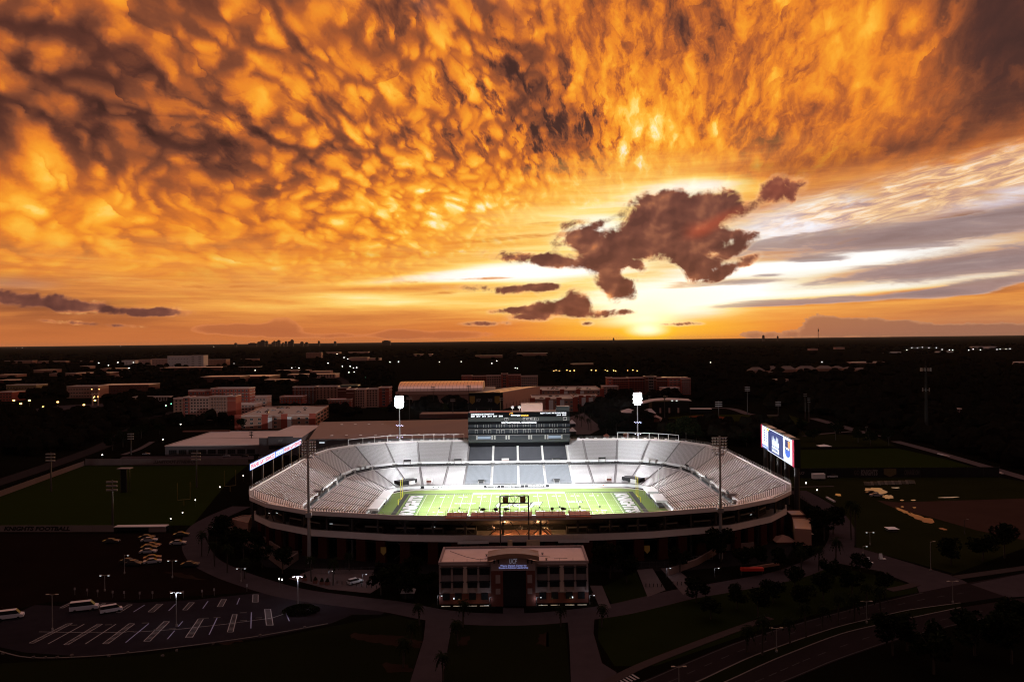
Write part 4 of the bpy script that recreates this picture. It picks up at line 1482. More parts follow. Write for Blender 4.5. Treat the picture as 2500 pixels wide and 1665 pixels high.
# goal posts
def goalpost(x, s, label):
    t = thing('goal_post', label, 'goal post', (x, CY, 0))
    b = MB()
    b.tube((s * 1.6, 0, 0), (s * 1.6, 0, 2.4), 0.16)
    b.tube((s * 1.6, 0, 2.4), (0, 0, 3.05), 0.14)
    b.build('gooseneck', yellow, t, local=True)
    b = MB()
    b.tube((0, -2.82, 3.05), (0, 2.82, 3.05), 0.13)
    b.build('crossbar', yellow, t, local=True)
    for y in (-2.82, 2.82):
        b = MB()
        b.tube((0, y, 3.05), (0, y, 12.2), 0.12)
        b.build('upright', yellow, t, local=True)


goalpost(CX - EX - 0.3, -1, 'yellow goal post at the left end of the floodlit pitch')
goalpost(CX + EX + 0.3, 1, 'yellow goal post at the right end of the floodlit pitch')
for px, pyt, pyb, lab in ((1608, 1142, 1209, 'white net pole behind the right goal, the one farther from the drone'), (1624, 1159, 1227, 'white net pole behind the right goal, the one nearer the drone')):
    p = G(px, pyb)
    b = MB()
    b.tube((p.x, p.y, 0), (p.x, p.y, (pyb - pyt) * p.y / FPX), 0.2, 0.15)
    tag(b.build('net_pole', white), lab, 'pole', 'white net poles')

# field-side white canopies
def canopy(name, pl, w, L, rot, h, label):
    t = thing(name, label, 'canopy', (pl.x, pl.y, 0), rot, 'white canopies beside the pitch')
    b = MB()
    b.face([(-w / 2, -L / 2, h), (w / 2, -L / 2, h), (w / 2, L / 2, h), (-w / 2, L / 2, h)])
    b.prism([(-w / 2, -L / 2), (w / 2, -L / 2), (w / 2, L / 2), (-w / 2, L / 2)], h - 0.9, h - 0.02)
    b.build('canopy_roof', white, t, local=True)
    n = max(2, int(L / 5))
    for sx in (-1, 1):
        for i in range(n + 1):
            b = MB()
            b.tube((sx * (w / 2 - 0.2), -L / 2 + 0.2 + (L - 0.4) * i / n, 0), (sx * (w / 2 - 0.2), -L / 2 + 0.2 + (L - 0.4) * i / n, h - 0.5), 0.07, n=6)
            b.build('leg', galv, t, local=True)
    b = MB()
    b.box(0, 0, 0.2, w * 0.5, L * 0.92, 0.8)
    b.build('bench', steel, t, local=True)


canopy('canopy', Vector((CX - 64.0, CY + 9, 0)), 4.6, 20, 0, 3.4, 'long white canopy beside the left end of the pitch, the farther of two')
canopy('canopy', Vector((CX - 64.4, CY - 13.5, 0)), 4.6, 22, 0, 3.4, 'long white canopy beside the left end of the pitch, the nearer of two')
canopy('canopy', Vector((CX + 63.6, CY + 12, 0)), 5.2, 13, 0, 3.8, 'white canopy at the far right corner of the pitch')
canopy('canopy', Vector((CX + 64.0, CY - 7.5, 0)), 5.2, 15, 0, 3.8, 'white canopy at the right end beside the silver benches')

# ------------------------------------------------------------------ press tower on the far side
TY = 468.0
tblack = mat('tower_black', (0.0035, 0.0036, 0.004), 0.8, var=0.1, spec=0.1)
TX0, TX1 = AT(1143, 1040, TY).x, AT(1391, 1040, TY).x
tw = thing('press_tower', 'black and grey press box tower with lit championship lettering above the far stand', 'press box', ((TX0 + TX1) / 2, TY, 0))
TW = TX1 - TX0
TM = (TX0 + TX1) / 2


def tz(py):
    return AT(1267, py, TY).z


Z = {k: tz(v) for k, v in dict(base=1078, club0=1071, club1=1060, s1=1046, s2=1034, band=1028, grey=1018, top=1006).items()}
b = MB()
b.box(TM, TY + 9, 0, TW - 0.4, 17, Z['top'] - 0.5, mt=1)
core = b.build('tower_core', [tblack, roofgrey], tw)
for name, za, zb, m_, yo in (('club_wall', Z['club0'] - 2, Z['club1'], glass, 0.0), ('suite_glass', Z['club1'], Z['s1'], glass, 0.6), ('suite_glass', Z['s1'], Z['s2'], glass, 0.6),
                             ('sign_band', Z['s2'] - 0.2, Z['band'], tblack, -0.7), ('grey_band', Z['band'], Z['grey'], mat('grey_cladding', (0.034, 0.036, 0.034), 0.8, var=0.1, spec=0.1), -0.3),
                             ('top_band', Z['grey'], Z['top'], tblack, -0.6)):
    b = MB()
    b.box(TM, TY + yo, za + 0.003, TW, 0.5, zb - za - 0.006)
    b.build(name, m_, tw)
gr = mat('grey_cladding', (0.20, 0.21, 0.20))
for z in (Z['club1'] - 0.2, Z['s1'] - 0.15):
    b = MB()
    b.box(TM, TY - 1.4, z, TW, 3.2, 0.35)
    b.build('balcony_slab', steel, tw)
    b = MB()
    b.bar((TX0, TY - 2.9, z + 1.2), (TX1, TY - 2.9, z + 1.2), 0.08)
    b.box(TM, TY - 2.9, z + 0.35, TW, 0.04, 0.8)
    b.build('balcony_front', tblack, tw)
fm = MB()
fm.box(-0.75, 0, 0, 0.22, 0.3, 2.4)
fm.box(0.75, 0, 0, 0.22, 0.3, 2.4)
fm.box(0, 0, 2.3, 1.3, 0.3, 0.2)
dimf = mat('dim_frame', (0.16, 0.155, 0.14), 0.7, var=0.1)
fm_me = fm.mesh('suite_frame', dimf)
for i in range(14):
    x = -TW / 2 + 5.2 + i * (TW - 9) / 13 + (0.6 if i % 2 else -0.4)
    for z in (Z['s1'] + 0.3, Z['club1'] + 0.35):
        add('suite_frame', fm_me, tw, loc=(x, 0.1 - 0.0, z))
dm = MB()
dm.box(0, 0, 0, 0.9, 0.3, 2.6)
dm_me = dm.mesh('club_door_frame', dimf)
for x in (-24.8, -15.8, -14.3, -7.5, -6.0, 5.8, 7.2, 15.4, 16.8, 25):
    add('club_door_frame', dm_me, tw, loc=(x, -0.45, Z['club0'] - 0.2))
sc_ = MB()
sc_.box(0, 0, 0, 7.6, 0.2, 1.5)
for x in (-20.5, 20.8):
    add('club_window', sc_.mesh('club_window', mat('blue_lit_glass', (0.1, 0.12, 0.15), emit=(0.35, 0.5, 0.7), es=0.10)), tw, loc=(x, -0.5, Z['club0'] + 0.2))
gw = window_mesh(2.0, 1.7, offwhite, glass, 1)
for x in (-7.3, 3.4, 5.8, 8.2, 10.4, 27.0):
    add('window', gw, tw, loc=(x, -0.58, Z['band'] + 0.35))
sgn = mat('lit_white_sign', (0.8, 0.8, 0.8), emit=(0.80, 0.86, 1.0), es=0.85)
sgn_o = mat('lit_orange_sign', (0.8, 0.5, 0.1), emit=(1.0, 0.45, 0.03), es=1.2)
zt, zb_ = Z['grey'] + 1.95, Z['grey'] + 0.75
yT = TY - 0.95
R_, U_ = (1, 0, 0), (0, 0, 1)
text('CONFERENCE CHAMPIONS', sgn, (TX0 + 8.5, yT, zt), R_, U_, 13.6, 0.85, tw, bold=0.02)
text('2007   2010   2013   2014   2017', sgn, (TX0 + 9.4, yT, zb_), R_, U_, 15.4, 0.8, tw, bold=0.02)
text('2018', sgn, (TX0 + 19.2, yT, zb_), R_, U_, 2.2, 0.85, tw, bold=0.03)
text('fbcmortgage', sgn, (TM - 1.9, yT, Z['grey'] + 1.1), R_, U_, 5.6, 1.15, tw, bold=0.02)
text('STADIUM', sgn_o, (TM + 3.4, yT, Z['grey'] + 1.0), R_, U_, 4.2, 0.8, tw, bold=0.02)
b = MB()
for k in range(14):
    a0, a1 = radians(20 + k * 12), radians(32 + k * 12)
    b.bar((TM - 4.4 + 1.0 * cos(a0), yT, Z['grey'] + 1.6 + 1.0 * sin(a0)), (TM - 4.4 + 1.0 * cos(a1), yT, Z['grey'] + 1.6 + 1.0 * sin(a1)), 0.16)
b.build('sign_arc', sgn_o, tw)
text("NEW YEAR'S SIX BOWL WINS", sgn, (TX1 - 9.6, yT, zt + 0.3), R_, U_, 15.2, 0.85, tw, bold=0.02)
text('2014   2018', sgn, (TX1 - 4.9, yT, zb_ + 0.3), R_, U_, 5.6, 0.8, tw, bold=0.02)
text('2017 NATIONAL CHAMPIONS', sgn, (TM, yT - 0.1, (Z['s2'] + Z['band']) / 2), R_, U_, 20.5, 0.95, tw, bold=0.02)
# roof-top things
b = MB()
b.box(AT(1298, 990, TY + 8).x, TY + 8, Z['top'] - 0.5, 12.8, 8, 5.2, mt=1)
b.build('roof_penthouse', [beige, roofpale], tw)
b = MB()
b.box(AT(1374, 996, TY + 8).x, TY + 8, Z['top'] - 0.5, 7.6, 6, 3.2, mt=1)
b.build('roof_plant_room', [mat('grey_cladding', (0.2, 0.2, 0.2)), roofpale], tw)
b = MB()
b.box(TM - 17, TY + 6, Z['top'] - 0.4, 24, 8, 0.25)
b.build('roof_terrace', brick2, tw)
dsh = MB()
rings = [[(0.95 * sin(a) * cos(t), -0.9 * (1 - cos(a)) * 0.6, 0.95 * sin(a) * sin(t)) for t in [2 * pi * i / 14 for i in range(14)]] for a in (0.05, 0.4, 0.8, 1.15)]
dsh.loft(rings)
dsh.tube((0, 0.2, 0), (0, 0.3, -1.9), 0.12)
d_me = dsh.mesh('satellite_dish', offwhite, smooth=True)
for px in (1251, 1268):
    p = AT(px, 994, TY + 4)
    add('satellite_dish', d_me, tw, loc=(p.x - TM, 4, p.z), scale=(1.1, 1.1, 1.1))
b = MB()
for k in range(16):
    x = TX0 + 1 + k * 1.6
    b.bar((x, TY + 1, Z['top'] - 0.4), (x, TY + 1, Z['top'] + 0.8), 0.07)
b.bar((TX0 + 1, TY + 1, Z['top'] + 0.8), (TX0 + 25, TY + 1, Z['top'] + 0.8), 0.08)
b.build('roof_railing', brick2, tw)
aer = MB()
aer.tube((0, 0, 0), (0, 0, 2.6), 0.07, 0.03, n=5)
aer_me = aer.mesh('aerial', galv)
for x in (-25, -17.5, -16, 3, 14, 16, 22):
    add('aerial', aer_me, tw, loc=(x, 3, Z['top'] - 0.4))

# ------------------------------------------------------------------ floodlight masts
def mast(px, py_lamp, Y, label, lit, aim, hh, ww, energy, base_r=0.62, rows=7, cols=6):
    p = AT(px, py_lamp, Y)
    t = thing('floodlight_mast', label, 'floodlight', (p.x, Y, 0), 0, 'floodlight masts round the stadium')
    b = MB()
    b.tube((0, 0, 0), (0, 0, 16), base_r, base_r * 0.72, n=10)
    b.tube((0, 0, 16), (0, 0, p.z + hh / 2), base_r * 0.66, base_r * 0.38, n=10)
    b.build('pole', galv, t, local=True)
    d = -1 if lit else 1            # which way the lamps look along y
    hd = MB()
    hd.tube((0, 0, 0), (0, d * 0.5, -0.12), 0.16, 0.36, n=8)
    hous = hd.mesh('lamp', [lampoff])
    if lit:
        hd = MB()
        hd.tube((0, 0, 0), (0, d * 0.5, -0.12), 0.14, 0.34, n=8)
        hd.tube((0, d * 0.51, -0.12), (0, d * 0.55, -0.13), 0.31, 0.31, n=8, mi=1)
        hous = hd.mesh('lamp', [lampoff, flood])
    for r in range(rows):
        z = p.z + hh / 2 - hh * (r + 0.5) / rows
        w_ = ww * ((0.86, 1.0, 0.93, 1.04, 0.95, 1.0, 0.62)[r % 7] if lit else (1 if r < rows - 1 else 0.6))
        b = MB()
        b.bar((-w_ / 2, 0, z), (w_ / 2, 0, z), 0.16)
        arm = b.build('cross_arm', galv, t, local=True)
        for c in range(cols):
            x = -w_ / 2 + w_ * (c + 0.5) / cols
            add('lamp', hous, arm, loc=(x, d * 0.15, z - 0.25))
    if lit:
        for dz, n in ((-14.5, 6), (-22.0, 3)):
            b = MB()
            b.bar((-ww * 0.4, 0, p.z + dz), (ww * 0.4, 0, p.z + dz), 0.14)
            arm = b.build('cross_arm', galv, t, local=True)
            hd2 = MB()
            hd2.tube((0, 0, 0), (0, -0.35, -0.1), 0.12, 0.25, n=8)
            hd2.tube((0, -0.36, -0.1), (0, -0.4, -0.1), 0.24, 0.24, n=8, mi=1)
            bl = hd2.mesh('lamp', [lampoff, mat('blue_white_lamp', (0.5, 0.5, 0.8), emit=(0.55, 0.6, 1.0), es=3.0 if px < 1200 else 0.7)])
            for c in range(n):
                add('lamp', bl, arm, loc=(-ww * 0.4 + ww * 0.8 * (c + 0.5) / n, -0.1, p.z + dz - (0.5 if c % 2 else 0)))
    else:
        b = MB()
        b.box(0, 0, 16.0, 2.0, 1.6, 1.6)
        b.build('junction_box', galv, t, local=True)
    # the light it throws
    for ax, ay, az_, e, cone in aim:
        l = bpy.data.lights.new('flood_beam', 'SPOT')
        l.energy = e * energy
        l.color = (0.93, 0.97, 1.0)
        l.spot_size = radians(cone)
        l.spot_blend = 0.7
        l.shadow_soft_size = 1.6
        lo = bpy.data.objects.new('flood_beam', l)
        COL.objects.link(lo)
        lo.location = (p.x, Y + d * 1.6, p.z)
        lo.rotation_euler = (Vector((CX + ax, CY + ay, az_)) - lo.location).to_track_quat('-Z', 'Y').to_euler()


EN = 1.0e6
mast(975, 980, 492, 'lit floodlight mast behind the left part of the far stand', True, [(4, -16, 0, 1.0, 40), (92, -5, 6, 2.1, 38), (-20, -40, 0, 0.10, 115)], 8.0, 5.8, EN)
mast(1556, 972, 492, 'lit floodlight mast behind the right part of the far stand', True, [(-4, -16, 0, 1.0, 40), (-92, -5, 6, 2.1, 38), (20, -40, 0, 0.10, 115)], 8.0, 5.8, EN)
mast(752, 1096, 276, 'dark-backed floodlight mast in front of the left corner of the stadium', False, [(4, 47, 0, 2.3, 36), (10, 8, 0, 0.9, 52)], 6.2, 5.4, EN, 0.75)
mast(1757, 1088, 276, 'dark-backed floodlight mast in front of the right corner of the stadium', False, [(-4, 47, 0, 2.3, 36), (-10, 8, 0, 0.9, 52)], 6.8, 5.4, EN, 0.75)

# ------------------------------------------------------------------ steel gantry over the near rim
gy = 267.5
gl, gr_ = AT(1221, 1250, gy).x, AT(1290.5, 1250, gy).x
zt, zm = AT(1256, 1210, gy).z, AT(1256, 1228, gy).z
gt = thing('sign_gantry', 'dark steel lattice gantry standing over the middle of the near rim', 'gantry', ((gl + gr_) / 2, gy, 0))
for x in (gl, gr_):
    b = MB()
    b.box(x, gy, 0.0, 0.42, 0.42, zt)
    b.build('gantry_leg', steel, gt)
b = MB()
b.bar((gl, gy, zt), (gr_, gy, zt), 0.3)
b.bar((gl, gy, zm), (gr_, gy, zm), 0.3)
n = 6
for i in range(n):
    xa, xb = gl + (gr_ - gl) * i / n, gl + (gr_ - gl) * (i + 1) / n
    b.bar((xa, gy, zm), (xa, gy, zt), 0.14)
    b.bar((xa, gy, zm if i % 2 else zt), (xb, gy, zt if i % 2 else zm), 0.12)
b.build('truss', steel, gt)
for x in (gl + 1.9, gr_ - 1.9):
    b = MB()
    b.prism([(x - 0.9, gy - 0.45), (x + 0.9, gy - 0.45), (x + 0.9, gy - 0.3), (x - 0.9, gy - 0.3)], zm + 0.3, zt - 0.2)
    sh = b.build('crest_panel', brick, gt)
    b = MB()
    P = [(x - 0.55, zt - 0.5), (x - 0.55, zm + 1.1), (x, zm + 0.55), (x + 0.55, zm + 1.1), (x + 0.55, zt - 0.5)]
    b.face([(a, gy - 0.47, c) for a, c in P])
    b.build('crest_shield', gold, sh)

# ------------------------------------------------------------------ ribbon board outside the left end
def board_frame(pts, Ys):
    return [AT(p[0], p[1], y) for p, y in zip(pts, Ys)]


YL0, YL1 = 352.0, 441.0
A, B, Cc, D = (AT(610.4, 1145.5, YL0), AT(735, 1085.5, YL1), AT(735, 1074.5, YL1), AT(610.4, 1131, YL0))
zb_, zt = (A.z + B.z) / 2, (Cc.z + D.z) / 2
rb = thing('ribbon_board', 'long narrow lit advertising board above the left end of the stadium', 'advertising board', (A.x, A.y, 0))
dirv = (Vector((B.x, B.y, 0)) - Vector((A.x, A.y, 0)))
LB = dirv.length
dirv.normalize()
nrm = Vector((dirv.y, -dirv.x, 0))      # towards the pitch


def bp(s, z, o=0.0):
    q = Vector((A.x, A.y, 0)) + dirv * s + nrm * o
    return (q.x, q.y, z)


def slab(mb, s0, s1, z0, z1, o0, o1, mi=0):
    P = [bp(s0, 0, o1), bp(s1, 0, o1), bp(s1, 0, o0), bp(s0, 0, o0)]
    mb.prism([(p[0], p[1]) for p in P][::1] if True else P, z0, z1, mi, None, True)


led = mat('led_white', (0.1, 0.1, 0.1), emit=(0.76, 0.84, 1.0), es=1.3)
ledr = mat('led_red', (0.6, 0.05, 0.1), emit=(0.62, 0.01, 0.05), es=0.8)
ledb = mat('led_blue', (0.05, 0.1, 0.5), emit=(0.02, 0.10, 0.42), es=1.0)
lednavy = mat('led_navy', (0.01, 0.02, 0.1), emit=(0.008, 0.02, 0.11), es=1.0)
ledor = mat('led_orange', (0.7, 0.3, 0.1), emit=(0.75, 0.26, 0.06), es=1.0)
ledy = mat('led_yellow', (0.7, 0.6, 0.1), emit=(0.9, 0.72, 0.05), es=1.0)
b = MB()
slab(b, -0.4, LB + 0.4, zb_ - 0.25, zt + 0.25, -0.9, 0.0)
b.build('board_casing', black, rb)
b = MB()
slab(b, -0.25, LB + 0.25, zb_ - 0.22, zt + 0.22, 0.0, 0.06)
b.build('blue_glow_edge', mat('board_blue_glow', (0.02, 0.05, 0.3), emit=(0.01, 0.10, 0.42), es=1.0), rb)  # blue glow round the casing, added as an emissive strip
for s0, s1, nm in ((0, LB * 0.43, 1), (LB * 0.60, LB, 1)):
    b = MB()
    slab(b, s0, s1, zb_, zt, 0.06, 0.15)
    pn = b.build('led_panel', led, rb)
    text('FRANK GAY SERVICES', ledr, bp((s0 + s1) / 2, (zb_ + zt) / 2, 0.2), dirv, (0, 0, 1), (s1 - s0) * 0.94, (zt - zb_) * 0.74, pn, bold=0.02)
b = MB()
slab(b, LB * 0.43 + 0.05, LB * 0.60 - 0.05, zb_, zt, 0.06, 0.14)
pn = b.build('led_panel', ledb, rb)
b = MB()
slab(b, LB * 0.45, LB * 0.58, (zb_ + zt) / 2, zt - 0.1, 0.15, 0.2)
slab(b, LB * 0.44, LB * 0.59, zb_ + 0.75, zb_ + 0.95, 0.15, 0.2)
for k in range(6):
    slab(b, LB * (0.45 + 0.024 * k), LB * (0.462 + 0.024 * k), zb_ + 0.1, zb_ + 0.75, 0.15, 0.2)
b.build('score_strip', led, pn)
pm = MB()
pm.box(0, 0, 0, 0.8, 0.8, zb_ - 0.25)
p_me = pm.mesh('support_post', steel)
for k in range(6):
    q = bp(LB * (0.04 + 0.184 * k), 0, -0.5)
    add('support_post', p_me, rb, loc=(q[0] - A.x, q[1] - A.y, 0), rz=atan2(dirv.y, dirv.x))

# ------------------------------------------------------------------ big scoreboard outside the right end
YR0, YR1 = 410.0, 349.0
BL, BR, TR, TL = AT(1862, 1096, YR0), AT(1935, 1131.5, YR1), AT(1935, 1068, YR1), AT(1862, 1043, YR0)
sb = thing('scoreboard', 'big lit video scoreboard on dark columns outside the right end of the stadium', 'scoreboard', (BR.x, BR.y, 0))
A = BL
zb_, zt = (BL.z + BR.z) / 2, (TL.z + TR.z) / 2
dirv = Vector((BR.x - BL.x, BR.y - BL.y, 0))
LB = dirv.length
dirv.normalize()
nrm = Vector((dirv.y, -dirv.x, 0))
b = MB()
slab(b, -3.2, LB + 3.2, zb_ - 0.4, zt + 0.6, -2.6, 0.0)
b.build('board_casing', black, sb)
b = MB()
slab(b, 0, LB, zb_, zt, 0.0, 0.15)
scr = b.build('screen', lednavy, sb)
H = zt - zb_


def pane(s0, s1, v0, v1, m_, o, name='screen_panel'):
    b = MB()
    slab(b, LB * s0, LB * s1, zb_ + H * v0, zb_ + H * v1, 0.15, o)
    return b.build(name, m_, scr)


pane(0.0, 0.205, 0.16, 1.0, led, 0.19)
pane(0.205, 0.745, 0.0, 0.028, led, 0.19)
pane(0.205, 0.745, 0.965, 1.0, led, 0.19)
pane(0.205, 0.225, 0.028, 0.965, led, 0.19)
pane(0.735, 0.745, 0.17, 0.965, led, 0.19)
pane(0.745, 1.0, 0.0, 1.0, led, 0.19)
pane(0.0, 0.205, 0.03, 0.155, ledb, 0.19)
pane(0.19, 0.25, 0.88, 0.985, ledy, 0.24)
text('KNIGHTS', led, bp(LB * 0.10, zb_ + H * 0.09, 0.26), dirv, (0, 0, 1), LB * 0.16, H * 0.07, scr)
pane(0.36, 0.60, 0.10, 0.33, led, 0.19)
text('FOOTBALL', lednavy, bp(LB * 0.48, zb_ + H * 0.22, 0.26), dirv, (0, 0, 1), LB * 0.20, H * 0.10, scr)
# white silhouettes of players across the middle of the picture
b = MB()
rn = random.Random(11)
for k in range(15):
    s = 0.365 + 0.235 * k / 15
    w_ = 0.012 + 0.008 * rn.random()
    hgt = 0.40 + 0.22 * rn.random() if k % 3 else 0.62 + 0.12 * rn.random()
    slab(b, LB * s, LB * (s + w_), zb_ + H * (0.34 + 0.05 * rn.random()), zb_ + H * hgt, 0.15, 0.21)
    if rn.random() < 0.8:
        slab(b, LB * (s + 0.002), LB * (s + w_ - 0.002), zb_ + H * (hgt + 0.015), zb_ + H * (hgt + 0.05), 0.15, 0.21)
b.build('team_picture', led, scr)
# dark oval with orange top on the right panel
for m_, v0, v1, nm in ((ledb, 0.22, 0.50, 'oval'), (lednavy, 0.50, 0.90, 'oval')):
    b = MB()
    P = []
    for k in range(25):
        t = k / 24
        v = v0 + (v1 - v0) * t
        hw = 0.075 * sqrt(max(0.0, 1 - max(0, (0.40 - v) / 0.18) ** 2))
        P.append((0.872 - hw, 0.872 + hw, v))
    for (a0, a1, va), (c0, c1, vb) in zip(P, P[1:]):
        b.face([bp(LB * a0, zb_ + H * va, 0.22), bp(LB * a1, zb_ + H * va, 0.22), bp(LB * c1, zb_ + H * vb, 0.22), bp(LB * c0, zb_ + H * vb, 0.22)])
    b.build('screen_oval', m_, scr)
pane(0.885, 0.945, 0.62, 0.87, ledor, 0.25)
text('vs', led, bp(LB * 0.872, zb_ + H * 0.56, 0.28), dirv, (0, 0, 1), LB * 0.12, H * 0.09, scr, bold=0.05)
b = MB()
for r in range(7):
    for c, w_ in ((0.03, 0.012), (0.07, 0.05), (0.15, 0.02)):
        slab(b, LB * c, LB * (c + w_), zb_ + H * (0.36 + 0.075 * r), zb_ + H * (0.36 + 0.075 * r + 0.035), 0.19, 0.23)
b.build('fixture_list', lednavy, scr)
for s0, s1 in ((-2.8, -0.15), (LB + 0.15, LB + 2.8)):
    b = MB()
    slab(b, s0, s1, zb_ - 0.2, zt + 0.2, 0.0, 0.2)
    b.build('side_banner', mat('lit_red_banner', (0.4, 0.03, 0.06), emit=(0.42, 0.02, 0.07), es=0.8), sb)
b = MB()
for k in range(3):
    slab(b, LB * (0.15 + 0.3 * k), LB * (0.35 + 0.3 * k), zt + 0.6, zt + 0.75, -2.4, 0.6)
b.build('top_shelf', galv, sb)
pm = MB()
pm.tube((0, 0, 0), (0, 0, zb_ - 0.4), 1.25, 1.1, n=12)
p_me = pm.mesh('support_post', steel)
for s in (0.02, 0.26, 0.5, 0.74, 1.03):
    q = bp(LB * s, 0, -1.3)
    add('support_post', p_me, sb, loc=(q[0] - BR.x, q[1] - BR.y, 0))
# ------------------------------------------------------------------ academic centre in front of the stadium
FY = 231.5
pF = lambda x, y, Y=FY: AT(960 + x / 3.925, 1180 + y / 3.925, Y)      # points read off an enlarged view
x0, x1 = pF(438, 900).x, pF(1869, 900).x
H = (pF(438, 750).z + pF(1868, 742).z) / 2
fb = thing('academic_building', 'pinkish flat-roofed two-storey building with an arched entrance bay in front of the stadium', 'building', ((x0 + x1) / 2, FY, 0))
FX = (x0 + x1) / 2
zw = pF(1150, 1047).z                     # top of brick base
zp = pF(1150, 775).z
stucco = mat('pink_stucco', (0.28, 0.215, 0.205), 0.88, var=0.12, scale=0.4)
b = MB()
b.prism([(x0, FY), (x1, FY), (x1, FY + 17.2), (x0, FY + 17.2)], 0, zw)
b.build('brick_base', brick, fb)
b = MB()
b.prism([(x0, FY), (x1, FY), (x1, FY + 17.2), (x0, FY + 17.2)], zw + 0.002, H - 0.7)
w = b.build('wall', stucco, fb)
b = MB()
t = 0.5
b.prism([(x0 + t, FY + t), (x1 - t, FY + t), (x1 - t, FY + 17.2 - t), (x0 + t, FY + 17.2 - t)], H - 0.75, H - 0.55)
b.build('roof', mat('white_roof_membrane', (0.66, 0.52, 0.50), 0.45, var=0.22, scale=0.25), fb)
for nm, a in (('parapet', (x0 - 0.15, FY - 0.15, x1 + 0.15, FY + t)), ('parapet', (x0 - 0.15, FY + 17.2 - t, x1 + 0.15, FY + 17.35)), ('parapet', (x0 - 0.15, FY + t + 0.002, x0 + t, FY + 17.198 - t)), ('parapet', (x1 - t, FY + t + 0.002, x1 + 0.15, FY + 17.198 - t))):
    b = MB()
    b.prism([(a[0], a[1]), (a[2], a[1]), (a[2], a[3]), (a[0], a[3])], H - 0.72, H, 0, None, True)
    b.build(nm, stucco, fb)
cols_l = [(462, 552), (576, 668), (712, 805), (828, 920)]
cols_r = [(1385, 1477), (1500, 1592), (1638, 1730), (1755, 1847)]
zwin = [(pF(0, 1003).z, pF(0, 948).z), (pF(0, 880).z, pF(0, 817).z)]
wn = window_mesh(3.05, zwin[1][1] - zwin[1][0] - 0.25, black, glass, 3)
spm = MB()
spw = pF(552, 900).x - pF(462, 900).x
spm.box(0, -0.08, 0, spw, 0.2, pF(0, 882).z - pF(0, 948).z)
sp_me = spm.mesh('spandrel', mat('grey_spandrel', (0.17, 0.15, 0.16), 0.7, var=0.15))
aw = MB()
aw.box(0, -0.5, 0, spw + 0.6, 1.1, 0.15)
for k in range(4):
    aw.bar((-spw / 2 + spw * k / 3, -1.0, 0), (-spw / 2 + spw * k / 3, 0, -0.55), 0.08)
aw_me = aw.mesh('sunshade', black)
rc = MB()
rc.box(0, -0.02, 0, spw, 0.12, zwin[1][1] - zwin[0][0] + 0.2)
rc_me = rc.mesh('window_recess', black)
for a, c in cols_l + cols_r:
    xm = (pF(a, 900).x + pF(c, 900).x) / 2 - FX
    add('window_recess', rc_me, fb, loc=(xm, 0, zwin[0][0] - 0.1))
    add('spandrel', sp_me, fb, loc=(xm, -0.02, zwin[0][1] + 0.25))
    for z in zwin:
        add('window', wn, fb, loc=(xm, -0.16, z[0]))
        add('sunshade', aw_me, fb, loc=(xm, -0.1, z[1] + 0.1))
# pilasters between the paired windows
for a, c in ((552, 576), (668, 712), (805, 828), (1477, 1500), (1592, 1638), (1730, 1755), (440, 462), (1847, 1868)):
    b = MB()
    xa, xb = pF(a, 900).x + 0.05, pF(c, 900).x - 0.05
    b.box((xa + xb) / 2, FY - 0.2, zw + 0.3, xb - xa, 0.5, zp - zw - 0.6)
    b.build('pilaster', mat('cream_pilaster', (0.46, 0.35, 0.30), 0.85, var=0.1) if (c - a) > 30 else stucco, fb)
b = MB()
for s in (-1, 1):
    xa, xb = (x0 + 0.5, pF(930, 900).x - 0.4) if s < 0 else (pF(1372, 900).x + 0.4, x1 - 0.5)
    b.box((xa + xb) / 2, FY - 0.25, zp - 0.1, xb - xa, 0.5, 0.35)
b.build('cornice', stucco, fb, kind='stuff')
# lit ground-floor windows behind the palms
lw = window_mesh(2.0, 2.0, black, glass, 1)
for a, c in cols_l + cols_r:
    xm = (pF(a, 900).x + pF(c, 900).x) / 2 - FX
    add('window', lw, fb, loc=(xm, -0.05, 1.2))
glowm = mat('warm_wall_light', (0.8, 0.6, 0.3), emit=(1.0, 0.62, 0.25), es=0.8)
gs = MB()
gs.box(0, 0, 0, 2.6, 0.3, 0.12)
gs_me = gs.mesh('ground_light', mat('pale_ground_light', (0.8, 0.8, 0.7), emit=(1.0, 0.85, 0.6), es=0.10))
for a, c in cols_l + cols_r:
    xm = (pF(a, 900).x + pF(c, 900).x) / 2 - FX
    add('ground_light', gs_me, fb, loc=(xm, -2.2, 0.06))
for xx in (583, 1718):
    b = MB()
    b.box(pF(xx, 1130).x, FY - 0.5, 1.6, 0.3, 0.3, 0.35)
    b.build('wall_lamp', lampw, fb)
l_ = []
for xm in (-16, -10.5, 11, 16.5):
    l = bpy.data.lights.new('facade_light', 'POINT')
    l.energy, l.color, l.shadow_soft_size = 13, (1.0, 0.62, 0.28), 0.3
    lo = bpy.data.objects.new('facade_light', l)
    COL.objects.link(lo)
    lo.location = (FX + xm, FY - 1.6, 0.7)
